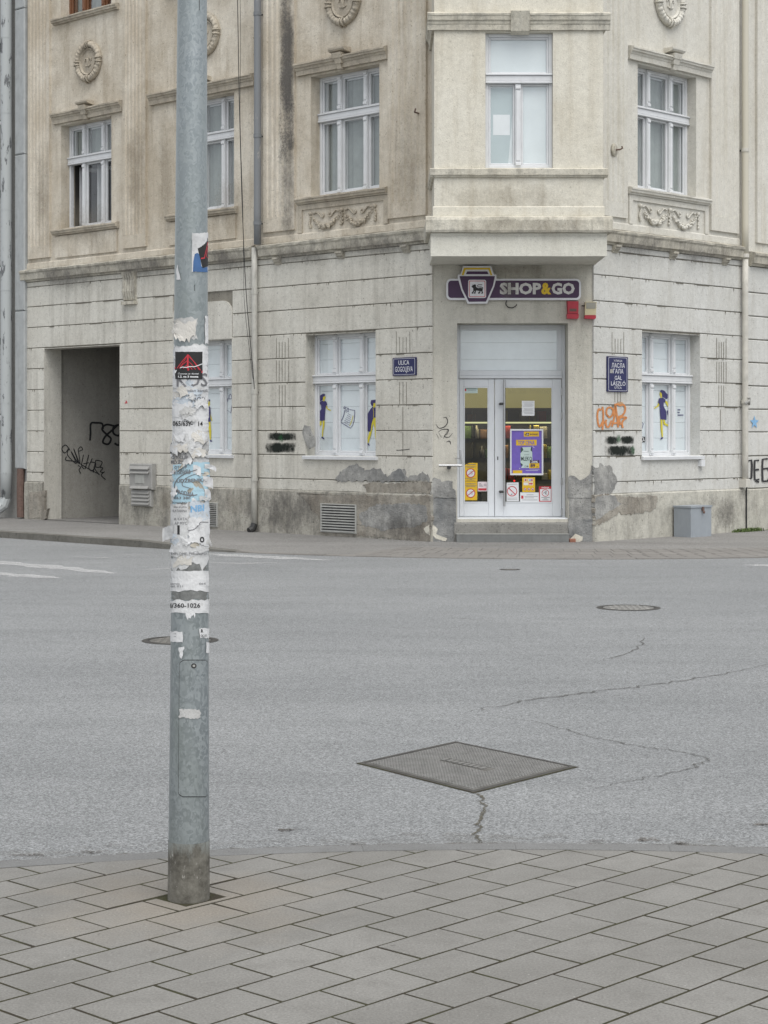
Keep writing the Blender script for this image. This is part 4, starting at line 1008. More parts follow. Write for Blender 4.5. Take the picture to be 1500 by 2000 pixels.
# ---- incised vertical lines on the ground floor piers
def incised(fr, pts, par=bld):
    mb = MB(); mp = fr.X(0.0275)
    for x, y0, y1 in pts: mb.stroke(mp, [(x, y0), (x, y1)], 1.1, False)
    obj("incised_line", mb, M['groove'], par)
for base, lines in ((c5, [(187, 625, 745), (204, 650, 745), (222, 650, 745), (240, 650, 745), (260, 625, 745), (187, 762, 890), (204, 762, 890), (222, 762, 890), (240, 762, 890), (260, 762, 890), (204, 912, 1040), (222, 912, 1040), (240, 912, 1040), (220, 1055, 1185)]),
                    (c5, [(918, 585, 715), (938, 620, 715), (959, 620, 715), (980, 620, 715), (1001, 585, 715), (938, 893, 1028), (959, 893, 1028), (980, 893, 1028), (958, 1045, 1185), (958, 1200, 1340)]),):
    for x, y0, y1 in lines: incised(WL, [(*c5(x, y0), c5(x, y1)[1])])
for x, y0, y1 in [(361, 590, 710), (380, 630, 712), (397, 630, 714), (414, 630, 716), (432, 590, 718), (378, 955, 1018), (396, 955, 1020), (412, 955, 1022), (1000, 625, 755), (1014, 650, 755), (1028, 650, 757), (1042, 650, 757), (1057, 628, 758), (1000, 770, 900), (1014, 770, 900), (1028, 770, 902), (1042, 770, 902), (1057, 770, 903), (1012, 915, 1045), (1028, 915, 1046), (1042, 915, 1046), (1022, 1062, 1190)]:
    incised(WR, [(*c7(x, y0), c7(x, y1)[1])])

# ---- bare patches where the plaster has come off
def patch(fr, cr, pts, mat, d, seed, amp=0.032, dback=0.0):
    poly = [fr.px(*cr(*p), d) for p in pts]
    poly = rough(poly, amp, 0.035, seed)
    obj("bare_patch", MB().prism(fr, poly, dback, d), M[mat], bld)
patch(WL, c5, [(540, 1490), (570, 1460), (590, 1430), (640, 1405), (700, 1410), (760, 1425), (820, 1420), (850, 1460), (880, 1470), (900, 1445), (950, 1425), (975, 1450), (990, 1475), (1040, 1465), (1080, 1435), (1110, 1460), (1120, 1500), (830, 1503), (560, 1500)], 'bare_grey', 0.032, 11)
patch(WL, c5, [(880, 1470), (905, 1440), (950, 1425), (980, 1470), (960, 1490), (900, 1490)], 'bare_dark', 0.035, 12)
patch(WL, c5, [(710, 1525), (760, 1508), (900, 1512), (1130, 1510), (1132, 1575), (900, 1570), (760, 1567), (735, 1550)], 'bare_brown', 0.032, 13)
patch(WL, c5, [(320, 1577), (600, 1580), (700, 1582), (1118, 1590), (1122, 1868), (900, 1850), (680, 1834), (445, 1815), (435, 1700), (380, 1640)], 'bare_brown', 0.057, 14)
patch(WL, c5, [(690, 1700), (800, 1640), (960, 1630), (1100, 1640), (1110, 1740), (980, 1780), (820, 1800), (700, 1770)], 'bare_grey', 0.060, 16, 0.03)
patch(WL, c5, [(345, 1185), (360, 1155), (385, 1165), (400, 1210), (418, 1250), (415, 1290), (385, 1305), (365, 1270), (350, 1230)], 'bare_grey', 0.030, 17, 0.012)
patch(WC, c5, [(1138, 1505), (1155, 1472), (1200, 1500), (1268, 1520), (1280, 1560), (1279, 1600), (1139, 1600)], 'bare_grey', 0.022, 18)
patch(WL, c5, [(1085, 1790), (1118, 1765), (1122, 1830), (1100, 1815)], 'bare_white', 0.064, 19, 0.008)
patch(WC, c5, [(1142, 1768), (1172, 1790), (1160, 1820), (1232, 1848), (1220, 1866), (1160, 1850), (1141, 1830)], 'bare_white', 0.026, 20, 0.010)
patch(WC, c7, [(92, 1472), (130, 1465), (160, 1490), (205, 1475), (240, 1425), (240, 1600), (92, 1600)], 'bare_grey', 0.022, 21, 0.012)
patch(WR, c7, [(248, 1412), (285, 1395), (340, 1402), (368, 1450), (392, 1492), (372, 1560), (310, 1598), (250, 1600)], 'bare_grey', 0.032, 22)
patch(WC, c7, [(95, 1720), (150, 1735), (238, 1730), (238, 1885), (95, 1885)], 'bare_dark', 0.026, 23, 0.012)
patch(WR, c7, [(256, 1592), (400, 1590), (636, 1582), (628, 1660), (560, 1690), (480, 1702), (400, 1692), (340, 1732), (258, 1768)], 'bare_brown', 0.057, 24)
patch(WR, c7, [(258, 1600), (380, 1585), (420, 1640), (330, 1690), (262, 1740)], 'bare_grey', 0.060, 25, 0.02)
patch(WC, c7, [(108, 1850), (135, 1820), (180, 1835), (182, 1860), (150, 1872), (112, 1870)], 'bare_white', 0.030, 26, 0.008)
patch(WL, c4, [(262, 1345), (300, 1320), (340, 1270), (352, 1330), (365, 1400), (340, 1450), (300, 1440), (270, 1400)], 'bare_grey', 0.004, 27, 0.012, -0.002) if False else None
patch(WL, c4, [(232, 1445), (270, 1425), (255, 1480), (230, 1490)], 'bare_brown', 0.056, 28, 0.012)
patch(WL, c4, [(165, 1330), (250, 1322), (250, 1480), (165, 1480)], 'bare_brown', 0.055, 29, 0.02)
# ---- soot and damp stains
core_patch("soot_stain", WL.X(0.062), 544, -60, 578, 320, M['soot'], bld, 8, 24, 0.6)
core_patch("soot_stain", WL.X(0.0625), 542, 180, 580, 480, M['stain_dark'], bld, 8, 20, 0.6)
core_patch("damp_stain", WL.X(0.064), 505, 945, 640, 1052, M['stain_dark'], bld, 12, 8, 0.8)
core_patch("damp_stain", WL.X(0.064), 428, 940, 500, 1030, M['stain_soft'], bld, 8, 8, 1.2)
core_patch("damp_stain", WL.X(0.063), 300, 940, 345, 1018, M['stain_soft'], bld, 8, 8, 1.2)
core_patch("damp_stain", WR.X(0.058), 1375, 960, 1456, 1046, M['stain_dark'], bld, 10, 8, 0.9)
for q0, q1, q2, q3 in ((500, 476, 640, 520), (640, 462, 830, 500), (60, 515, 200, 570), (200, 498, 345, 545), (410, 484, 490, 525)):
    core_patch("rain_stain", WL.X(0.148), q0, q1, q2, q3, M['stain_dark'], bld, 20, 6, 0.7)
for q0, q1, q2, q3 in ((1195, 455, 1330, 500), (1320, 475, 1445, 520)): core_patch("rain_stain", WR.X(0.148), q0, q1, q2, q3, M['stain_dark'], bld, 20, 6, 0.8)
core_patch("rain_stain", WB.X(0.125), 832, 415, 1196, 462, M['stain_soft'], bld, 30, 6, 0.6)
core_patch("rain_stain", WB.X(0.003), 850, 352, 1178, 425, M['stain_soft'], bld, 30, 6, 0.6)
for q0, q1, q2, q3 in ((243, 200, 290, 470), (300, 215, 345, 480), (405, 330, 495, 470), (105, 380, 235, 500), (760, 180, 835, 440), (62, 250, 100, 500)):
    core_patch("damp_stain", WL.X(0.05), q0, q1, q2, q3, M['stain_soft'], bld, 10, 16, 0.6)
core_patch("rain_stain", WC.X(0.004), 850, 506, 1158, 548, M['stain_soft'], bld, 16, 5, 0.9)
core_patch("damp_stain", WL.X(0.066), 720, 1000, 850, 1066, M['stain_dark'], bld, 8, 8, 0.9)

# ---- graffiti
for fr, cr, rows_, sub in ((WL, c5, [(128, 1203, 305, 1250), (118, 1262, 306, 1325)], 'left'), (WR, c7, [(320, 1222, 395, 1275), (412, 1222, 492, 1272), (315, 1280, 494, 1345)], 'right')):
    for x0, y0, x1, y1 in rows_:
        a = cr(x0, y0); b = cr(x1, y1); core_patch("sprayed_out_tag", fr.X(0.030), a[0] - 1.5, a[1] - 0.5, b[0] + 1.5, b[1] + 0.5, M['spray_black'], bld, 26, 8, 0.45)
a, b = c7(385, 1210), c7(420, 1275); core_patch("green_spray", WR.X(0.0325), a[0], a[1], b[0], b[1], M['spray_green'], bld, 6, 6, 0.7)
a, b = c7(470, 1275), c7(505, 1345); core_patch("green_spray", WR.X(0.0325), a[0], a[1], b[0], b[1], M['spray_green'], bld, 6, 6, 0.7)
a, b = c5(190, 1205), c5(235, 1275); core_patch("green_spray", WL.X(0.0325), a[0], a[1], b[0], b[1], M['spray_green'], bld, 6, 6, 1.2)
cg = crop(1150, 680, 6.522)
def graf(name, fr, d, cr, strokes, wd, mat, taper=False, label=None):
    mb = MB()
    for k, s in enumerate(strokes): mb.stroke(fr.X(d + 0.0004 * k), [cr(*p) for p in s], wd, True, taper)
    return obj(name, mb, mat, bld, label=label)
graf("orange_tag", WR, 0.030, cg, [[(160, 790), (125, 780), (110, 860), (120, 960), (140, 1000), (165, 960), (185, 920)],
     [(175, 745), (185, 830), (185, 920), (175, 1040)], [(185, 960), (215, 930), (225, 910)],
     [(250, 870), (225, 830), (235, 770), (275, 755), (310, 790), (300, 850), (265, 880), (240, 860)],
     [(215, 920), (225, 990), (255, 1000), (290, 920)], [(295, 1000), (325, 880), (340, 720), (350, 800), (365, 900), (375, 1010)], [(305, 960), (375, 950)],
     [(325, 720), (370, 715), (400, 730), (440, 720), (465, 760), (455, 820), (420, 860), (380, 880), (395, 940), (400, 980)],
     [(385, 895), (430, 880), (480, 885), (440, 920), (425, 960), (435, 1015)]], 3.6, M['spray_orange'], label="orange tag reading CLEAR")
a, b = cg(330, 670), cg(470, 740); core_patch("orange_mist", WR.X(0.029), a[0], a[1], b[0], b[1], M['orange_mist'], bld, 8, 5, 1.0)
a, b = cg(295, 730), cg(375, 900); core_patch("orange_mist", WR.X(0.0292), a[0], a[1], b[0], b[1], M['orange_mist'], bld, 8, 5, 0.7)
PAS = Frame(WL.P(-9.74, -0.36, 0)[:2], (-WL.n[0], -WL.n[1]))     # left wall of the passage
graf("black_tag", PAS, 0.006, c4, [[(507, 1040), (510, 1000), (512, 945), (540, 940), (575, 945), (580, 975)], [(650, 960), (600, 950), (575, 975), (600, 1005), (625, 1030), (610, 1060), (580, 1050), (595, 1015), (640, 975), (660, 955)],
     [(670, 950), (640, 965), (640, 1000), (672, 1010), (676, 960), (672, 1060), (645, 1055)]], 3.8, M['marker'])
graf("black_tag", PAS, 0.006, c4, [[(395, 1095), (370, 1065), (348, 1085), (365, 1110), (388, 1085), (380, 1120), (430, 1170), (400, 1100), (440, 1165), (415, 1085), (450, 1170), (440, 1090)],
     [(440, 1090), (455, 1075), (465, 1090), (445, 1100)], [(375, 1130), (372, 1150), (430, 1160), (500, 1200), (560, 1230)], [(470, 1120), (460, 1180), (475, 1200)], [(500, 1120), (480, 1200)], [(470, 1170), (500, 1165)],
     [(520, 1140), (500, 1190), (520, 1210), (540, 1170), (510, 1160)], [(540, 1150), (525, 1220)], [(540, 1150), (575, 1160), (560, 1190), (530, 1190), (560, 1235)],
     [(440, 1180), (455, 1190), (445, 1205), (455, 1225)], [(590, 1215), (570, 1235), (595, 1260)], [(560, 1190), (580, 1195), (565, 1215), (585, 1220)]], 1.7, M['marker'])
graf("black_tag", WC, 0.005, c5, [[(1160, 1150), (1180, 1175), (1215, 1165), (1232, 1135), (1222, 1110), (1205, 1112)], [(1175, 1200), (1195, 1185), (1235, 1183), (1230, 1205), (1212, 1225), (1240, 1230), (1262, 1205)], [(1163, 1210), (1178, 1238)], [(1178, 1205), (1195, 1232)], [(1235, 1180), (1205, 1240)], [(1225, 1258), (1245, 1255), (1250, 1275)]], 1.5, M['marker'], True)
NB_D = 0.0305
graf("black_tag", WL, 0.029, c5, [[(918, 1310), (960, 1308), (1000, 1303)]], 1.2, M['marker'])
mb = MB()
graf("red_mark", WL, 0.028, c4, [[(703, 830), (712, 825), (716, 830)], [(708, 815), (714, 822)]], 2.0, M['red_print'])

# ---- vents
def louvre(fr, x0, y0, x1, y1, n, mat, d, name="vent_grille", parent=bld, label=None):
    u0, za = fr.px(x0, y0, d); u1, zb = fr.px(x1, y1, d)
    za = fr.px(x0, y0, d)[1]; mb = MB(); f = 0.03
    mb.cbox(fr, u0, u0 + f, d - 0.03, d, zb, za); mb.cbox(fr, u1 - f, u1, d - 0.03, d, zb, za); mb.cbox(fr, u0 + f, u1 - f, d - 0.03, d - 0.001, za - f * 0.6, za); mb.cbox(fr, u0 + f, u1 - f, d - 0.03, d - 0.001, zb, zb + f * 0.6)
    g = obj(name, mb, mat, parent, label=label)
    obj("grille_back", MB().quad(fr.P(u0 + f, d - 0.026, zb), fr.P(u1 - f, d - 0.026, zb), fr.P(u1 - f, d - 0.026, za), fr.P(u0 + f, d - 0.026, za)), M['black'], g)
    h = (za - zb - f) / n
    for k in range(n):
        z = zb + f * 0.5 + h * (k + 0.08)
        obj("slat", MB().hexa([fr.P(u0 + f, d + 0.004, z), fr.P(u1 - f, d + 0.004, z), fr.P(u1 - f, d - 0.003, z - 0.002), fr.P(u0 + f, d - 0.003, z - 0.002),
                               fr.P(u0 + f, d - 0.016, z + h * 0.55), fr.P(u1 - f, d - 0.016, z + h * 0.55), fr.P(u1 - f, d - 0.022, z + h * 0.55), fr.P(u0 + f, d - 0.022, z + h * 0.55)]), mat, g)
    return g
louvre(WL, 625, 983, 695, 1043, 10, M['vent'], 0.085)
louvre(WL, 372, 980, 424, 1030, 12, M['vent'], 0.080)
# gas meter cabinet beside the gate
gm = thing("meter_cabinet", WL.P(-6.85, 0.1, 0.4), "grey louvred meter cabinet on the wall right of the gateway", "cabinet")
u0, u1 = WL.px(253, 904, 0.12)[0], WL.px(297, 904, 0.12)[0]
mb = MB(); z1 = WL.px(253, 905, 0.12)[1]; z0 = WL.px(253, 955, 0.12)[1]; zl = WL.px(253, 988, 0.12)[1]
obj("upper_box", MB().cbox(WL, u0, u1, 0.03, 0.13, z0, z1, 0.015), M['meter'], gm)
obj("lower_box", MB().cbox(WL, u0 + 0.02, u1 - 0.05, 0.04, 0.11, zl, z0 - 0.01, 0.012), M['meter'], gm)
for k in range(2): obj("hood", MB().extrude(WL, [(0.13, z1 - 0.08 - k * 0.07), (0.165, z1 - 0.10 - k * 0.07), (0.165, z1 - 0.09 - k * 0.07), (0.13, z1 - 0.045 - k * 0.07)], u0 + 0.03, u1 - 0.06), M['meter'], gm)
obj("hood", MB().extrude(WL, [(0.13, z0 + 0.03), (0.165, z0 + 0.01), (0.165, z0 + 0.02), (0.13, z0 + 0.06)], u0 + 0.05, u1 - 0.08), M['meter'], gm)
obj("meter_window", MB().cbox(WL, u0 + 0.17, u1 - 0.20, 0.13, 0.137, z0 + 0.10, z1 - 0.19, 0.004), M['vent'], gm)
for k in range(4): obj("slat", MB().extrude(WL, [(0.11, zl + 0.04 + k * 0.062), (0.135, zl + 0.03 + k * 0.062), (0.135, zl + 0.04 + k * 0.062), (0.11, zl + 0.075 + k * 0.062)], u0 + 0.06, u1 - 0.09), M['meter'], gm)

# ------------------------------------------------------------------ neighbours
nb = thing("grey_building", WL.P(-13, 0, 0), "grey neighbouring house with roller shutters at the far left edge", "building")
NW = [(-12.6, -10.93, 7.5, 9.0, 0.3), (-12.6, -10.95, 4.74, 6.23, 0.3), (-12.6, -10.98, 1.93, 3.44, 0.3), (-15.6, -14.0, 7.5, 9.0, 0.3), (-15.6, -14.0, 4.74, 6.23, 0.3), (-15.6, -14.0, 1.93, 3.44, 0.3)]
wall("wall", WL, -18.0, -10.262, -0.2, ZTOP, NW, M['grey_wall'], nb, 0.0)
M['shutter'] = paint('grey_roller_shutter', (0.36, 0.355, 0.34), 0.5, 0.06)
for a, b, c, e, dep in NW:
    if a < -14: continue
    w_ = obj("window", MB().cbox(WL, a, b, -0.16, -0.10, c, c + 0.05).cbox(WL, b - 0.05, b, -0.16, -0.10, c + 0.05, e), M['white'], nb)
    n = 14
    for k in range(n):
        z = c + 0.08 + (e - c - 0.2) * k / n; obj("shutter_slat", MB().cbox(WL, a, b - 0.05, -0.14, -0.11, z, z + (e - c - 0.2) / n - 0.008, 0.006), M['shutter'], w_)
    obj("shutter_box", MB().box(WL, a, b - 0.001, -0.15, -0.06, e - 0.12, e - 0.001), M['dark_metal'], w_)
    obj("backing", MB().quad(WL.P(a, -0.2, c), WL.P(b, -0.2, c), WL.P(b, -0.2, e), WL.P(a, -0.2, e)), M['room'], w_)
    obj("sill", MB().cbox(WL, a, b + 0.02, -0.1, 0.06, c - 0.05, c - 0.002), M['white'], w_)
for a, b, c, e, dep in NW:
    if a > -14: continue
    obj("shutter", MB().quad(WL.P(a, -0.2, c), WL.P(b, -0.2, c), WL.P(b, -0.2, e), WL.P(a, -0.2, e)), M['shutter'], nb)
pb = thing("plastered_building", WR.P(6, 0, 0), "pale plastered house adjoining the corner building at the right edge", "building")
wall("ground_floor_wall", WR, 4.04, 10.0, -0.2, 4.4, [(6.2, 7.7, 1.3, 3.18, 0.3)], M['groove'], pb, -0.012)
wall("upper_wall", WR, 4.04, 10.0, 4.4, ZTOP, [(6.2, 7.7, 5.3, 7.2, 0.3)], M['upper_right'], pb, -0.006)
r9 = random.Random(9)
JN = [0.74, 1.27, 1.66, 2.03, 2.41, 2.79, 3.165, 3.545, 3.93]
for k in range(len(JN)):
    a, b = JN[k], (JN + [4.36])[k + 1]
    for x, y in (((4.05, 6.2), (7.7, 10.0)) if 1.2 < (a + b) / 2 < 3.2 else ((4.05, 10.0),)):
        prof = [(-0.013, a + .008), (0.006, a + .008), (0.015, a + .018), (0.015, b - .018), (0.006, b - .008), (-0.013, b - .008)]
        obj("plaster_course", MB().extrude(WR, prof, x, y, 10, 0.002, r9), M['ground_right'], pb)
obj("plinth", MB().extrude(WR, [(-0.02, -0.2), (0.035, -0.2), (0.035, 0.72), (0.02, 0.735), (-0.02, 0.735)], 4.05, 10.0, 14, 0.003), M['plinth_right'], pb)
obj("string_course", MB().extrude(WR, [(d, z - 0.07) for d, z in SP], 4.10, 10.0, 30, 0.004), M['trim'], pb)
for a, b in ((4.30, 5.10),):
    prof = [(a, -0.01), (a, 0.04)]
    for k in range(4):
        q = a + 0.1 + k * 0.16; prof += [(q, 0.04), (q + 0.03, 0.02), (q + 0.07, 0.02), (q + 0.10, 0.04)]
    prof += [(b, 0.04), (b, -0.01)]; obj("pilaster", MB().vextrude(WR, prof, 4.75, ZTOP), M['upper_right'], pb)
obj("window", MB().box(WR, 6.2, 7.7, -0.3, -0.2, 1.3, 3.18).box(WR, 6.2, 7.7, -0.3, -0.2, 5.3, 7.2), M['blind'], pb)
mb = MB(); cs = crop(1080, 460, 3.124); mp = WR.X(0.026); scx, scy = c7(1230, 1140)
star = []
for k in range(10):
    q = 9.0 if k % 2 == 0 else 3.6; an = -math.pi / 2 + math.pi * k / 5; star.append((scx + q * math.cos(an), scy + 1.5 * q * math.sin(an)))
obj("star_stencil", MB().poly(mp, star), M['star'], pb, label="pale blue star stencilled on the wall")
mb = MB()
for k, s in enumerate([[(1185, 1400), (1190, 1375), (1212, 1370), (1215, 1400), (1212, 1480), (1185, 1490)], [(1258, 1372), (1232, 1372), (1230, 1430), (1232, 1490), (1260, 1488)], [(1230, 1430), (1258, 1428)], [(1312, 1362), (1280, 1365), (1278, 1430), (1280, 1500)], [(1280, 1425), (1310, 1420), (1335, 1455), (1310, 1498), (1280, 1500)], [(1185, 1490), (1180, 1510)], [(1235, 1495), (1258, 1505)]]):
    mb.stroke(WR.X(0.026 + 0.0004 * k), [c7(*p) for p in s], 3.6, False)
obj("black_tag", mb, M['marker'], pb)

# ------------------------------------------------------------------ downpipes and cables
def pipe(name, fr, u, d, segs, label, extra=None):
    t = thing(name, fr.P(u, d, min(s[0] for s in segs)), label, "pipe")
    for z0, z1, r, mt in segs:
        n = max(2, int((z1 - z0) / 0.5)); obj("pipe_section", MB().tube([fr.P(u + random.uniform(-.003, .003), d, z0 + (z1 - z0) * k / n) for k in range(n + 1)], r, 12), M[mt], t, smooth=True)
    return t
def collar(fr, u, d, z, r, mt, t):
    obj("pipe_collar", MB().tube([fr.P(u, d, z - 0.03), fr.P(u, d, z + 0.03)], r, 12), M[mt], t)
    obj("wall_clip", MB().box(fr, u - 0.012, u + 0.012, -0.02, d - r * 0.8, z - 0.012, z + 0.012), M['dark_metal'], t)
def peeled(name, base, peel, lo, hi):
    t = NT(name); p = t.pos((3, 3, 0.8)); f = t.noise(p, 3.0, 6, 0.7, lo, hi)
    c = t.mix(f, base, peel); return t.done(t.bsdf(c, 0.6, bump=t.math('MULTIPLY', f, -1.0), bs=0.4, bd=0.004))
M['peel_pipe'] = peeled('peeling_pale_blue_pipe', (0.40, 0.42, 0.42), (0.13, 0.135, 0.14), 0.58, 0.62)
M['peel_dark'] = peeled('peeling_grey_pipe', (0.19, 0.20, 0.21), (0.33, 0.32, 0.30), 0.60, 0.66)
M['peel_cream'] = peeled('peeling_cream_pipe', (0.50, 0.47, 0.39), (0.20, 0.21, 0.23), 0.72, 0.75)
PU1 = WL.px(503, 250, 0.13)[0]; PU2 = WL.px(497, 700, 0.10)[0]; PU3 = WR.px(1455.5, 700, 0.10)[0]
t1 = pipe("downpipe", WL, PU1, 0.13, [(4.66, ZTOP, 0.058, 'peel_dark')], "dark grey upper downpipe between two bays of the left front")
for z in (5.0, 6.4, 8.35): collar(WL, PU1, 0.13, z, 0.066, 'pipe_dark', t1)
t2 = pipe("downpipe", WL, PU2, 0.10, [(0.16, 4.62, 0.048, 'pipe_white')], "off-white lower downpipe left of the window with running woman stickers")
for z in (0.9, 2.3, 3.9): collar(WL, PU2, 0.10, z, 0.056, 'pipe_white', t2)
obj("pipe_foot", MB().tube([WL.P(PU2, 0.10, 0.19), WL.P(PU2 - 0.01, 0.13, 0.11), WL.P(PU2 - 0.02, 0.20, 0.075)], 0.055, 10), M['dark_metal'], t2)
t3 = pipe("downpipe", WR, PU3, 0.10, [(4.45, ZTOP, 0.055, 'peel_cream'), (0.80, 4.44, 0.05, 'pipe_cream')], "cream downpipe on the right street front by the star stencil")
for z in (2.15, 4.50, 6.2): collar(WR, PU3, 0.10, z, 0.064, 'pipe_cream', t3)
obj("pipe_end", MB().cbox(WR, PU3 - 0.06, PU3 + 0.06, 0.02, 0.16, 0.77, 0.90), M['pipe_cream'], t3)
obj("earth_wire", MB().tube([WR.P(PU3 + 0.09, 0.065, 0.05), WR.P(PU3 + 0.09, 0.065, 0.78)], 0.012, 6), M['cable'], t3)
mb = MB(); obj("rag", MB().tube([WR.P(PU3 - 0.05, 0.13, 2.12), WR.P(PU3 - 0.01, 0.17, 2.16), WR.P(PU3 + 0.05, 0.13, 2.10), WR.P(PU3 + 0.01, 0.16, 2.22)], 0.03, 6), M['meter'], t3)
t4 = pipe("downpipe", WL, -10.665, 0.16, [(0.42, ZTOP, 0.105, 'peel_pipe')], "pale downpipe with peeling paint at the far left")
for z in (0.9, 2.2, 4.3, 5.8, 7.6, 9.0): obj("pipe_collar", MB().tube([WL.P(-10.665, 0.16, z - 0.01), WL.P(-10.665, 0.16, z + 0.01)], 0.109, 12), M['peel_pipe'], t4)
obj("pipe_foot", MB().tube([WL.P(-10.665, 0.16, 0.44), WL.P(-10.69, 0.2, 0.30), WL.P(-10.80, 0.36, 0.16)], [0.105, 0.105, 0.095], 12), M['peel_pipe'], t4)
t5 = thing("conduit", WL.P(-10.33, 0.08, 0.3), "flat pale conduit board beside the peeling downpipe", "conduit")
M['conduit'] = paint('pale_conduit', (0.36, 0.375, 0.375), 0.6, 0.1, dirt=0.3)
for z0, z1 in ((0.98, 3.9), (3.91, 6.8), (6.81, 9.5), (9.51, ZTOP)): obj("board", MB().cbox(WL, -10.50, -10.19, 0.0, 0.09, z0, z1, 0.02), M['conduit'], t5)
obj("rusty_pipe", MB().tube([WL.P(-10.33, 0.07, 0.08), WL.P(-10.34, 0.07, 0.5), WL.P(-10.33, 0.07, 0.98)], 0.07, 10), M['rust'], t5)
def cable(name, fr, pts, d, r, label, sag=0.0):
    q = [fr.px(x, y, d) for x, y in pts]; q = catmull(q, 5)
    return obj(name, MB().tube([fr.P(u, d, z) for u, z in q], r, 6), M['cable'], label=label, cat="cable")
cable("cable", WL, [(463, -60), (465, 60), (467, 180), (470, 300), (473, 400), (480, 560), (490, 680), (497, 760)], 0.17, 0.006, "long black cable hanging down the left front to the off-white downpipe")
cable("cable", WL, [(468, -60), (470, 80), (469, 230), (474, 400), (476, 520), (478, 600), (494, 740)], 0.18, 0.0035, "thinner black cable running beside the long hanging one")
cable("cable", WC, [(990, 586), (988, 594), (993, 600), (1001, 601), (1008, 597), (1009, 594)], 0.03, 0.007, "short black cable loop under the shop sign")
# wall hooks
for fr, x, y, lb in ((WL, 816, 221, "small rusty hook in the wall left of the oriel"), (WR, 1200, 293, "round wall anchor with a hook right of the oriel")):
    u, z = fr.px(x, y, 0.05); t = thing("wall_hook", fr.P(u, 0.05, z), lb, "hook")
    if fr is WR: obj("rosette", MB().blob(fr.P(u, 0.05, z), 0.075, 0.03, 0.10, (Vector((*fr.d, 0)), Vector((*fr.n, 0)), Vector((0, 0, 1))), 10, 6), M['trim'], t, smooth=True)
    obj("hook", MB().tube([fr.P(u, 0.03, z), fr.P(u + 0.02, 0.14, z), fr.P(u + 0.05, 0.16, z + 0.02), fr.P(u + 0.05, 0.15, z + 0.05)], 0.012, 6), M['rust'], t)

# ------------------------------------------------------------------ grey metal box on the pavement
bx = thing("metal_cabinet", WR.P(2.6, 0.3, 0.0), "grey steel box standing on the pavement under the right window", "cabinet")
fu, _ = WR.px(1347, 1052, 0.38); u0, u1, d0, d1, zb, zt = fu, fu + 0.55, 0.09, 0.40, 0.045, 0.50
obj("body", MB().box(WR, u0, u1, d0, d1, zb, zt), M['box_grey'], bx)
obj("lid", MB().box(WR, u0 - 0.012, u1 + 0.012, d0 - 0.012, d1 + 0.012, zt + 0.002, zt + 0.03), M['box_grey'], bx)
obj("hasp", MB().box(WR, u0 + 0.28, u0 + 0.32, d1 + 0.003, d1 + 0.03, zt - 0.05, zt + 0.012).blob(WR.P(u0 + 0.30, d1 + 0.035, zt - 0.07), 0.02, 0.015, 0.025), M['rust'], bx)
for a in (u0 + 0.03, u1 - 0.07):
    for q in (d0 + 0.02, d1 - 0.06): obj("foot", MB().box(WR, a, a + 0.04, q, q + 0.04, 0.02, zb), M['dark_metal'], bx)
# folding barrier arm beside the door
fa = thing("barrier_arm", WC.P(0.2, 0.1, 1.15), "small steel barrier arm on the wall left of the shop door", "bracket")
z = WC.px(857, 909, 0.10)[1]; ua, ub = WC.px(857, 909, 0.10)[0], WC.px(903, 909, 0.10)[0]
obj("arm", MB().tube([WC.P(ua, 0.10, z), WC.P(ub, 0.10, z)], 0.018, 8), M['steel'], fa)
zt2 = WC.px(899, 879, 0.10)[1]; obj("upright", MB().tube([WC.P(ub - 0.005, 0.10, z), WC.P(ub - 0.035, 0.10, zt2)], 0.015, 8), M['steel'], fa)
obj("rod", MB().tube([WC.P(ub - 0.10, 0.02, z + 0.10), WC.P(ub - 0.02, 0.10, z + 0.10)], 0.006, 6), M['steel'], fa)
obj("wall_mount", MB().tube([WC.P(ua + 0.15, 0.0, z - 0.03), WC.P(ua + 0.15, 0.10, z - 0.03)], 0.03, 8), M['dark_metal'], fa)

# ------------------------------------------------------------------ covers in the road
def disc_cover(name, x0, x1, y, yh, label, rim=0.05, light=False):
    z = ZR + 0.006; c = gpx((x0 + x1) / 2, y, z); k = c[1] / FOC; r = (x1 - x0) / 2 * k
    t = thing(name, (c[0], c[1], ZR), label, "manhole cover"); n = 36
    ry = r
    ring = lambda q, zz: [(c[0] + q * math.cos(2 * math.pi * i / n), c[1] + q * math.sin(2 * math.pi * i / n), zz) for i in range(n)]
    fr_ = MB(); A, B = ring(r, z - 0.003), ring(r - rim, z - 0.001); fr_.add(A + B, [(i, (i + 1) % n, n + (i + 1) % n, n + i) for i in range(n)])
    obj("frame", fr_, M['iron_dark'], t)
    obj("lid", MB().add(ring(r - rim - 0.012, z - 0.003), [tuple(range(n))]), M['iron_light' if light else 'iron'], t)
    obj("gap", MB().add(ring(r - rim + 0.002, z - 0.0035), [tuple(range(n))]), M['black'], t)
    mb = MB(); s = 0.055; q = r - rim - 0.05; i0 = int(q / s)
    for i in range(-i0, i0 + 1):
        for j in range(-i0, i0 + 1):
            if math.hypot(i, j) * s < q:
                a, b = c[0] + i * s, c[1] + j * s; mb.hexa([(a - .018, b - .018, z - .003), (a + .018, b - .018, z - .003), (a + .018, b + .018, z - .003), (a - .018, b + .018, z - .003), (a - .014, b - .014, z + .003), (a + .014, b - .014, z + .003), (a + .014, b + .014, z + .003), (a - .014, b + .014, z + .003)])
    obj("studs", mb, M['iron_light' if light else 'iron'], t, kind="stuff")
    return t
disc_cover("manhole_cover", 277, 427, 1249.5, 10, "round brown manhole cover half hidden behind the lamp post")
disc_cover("manhole_cover", 1165, 1290, 1186, 7, "round worn manhole cover on the right side of the junction", light=True)
disc_cover("manhole_cover", 976, 1016, 1111.5, 3, "smallest manhole cover, near the kerb in front of the shop door", 0.03)
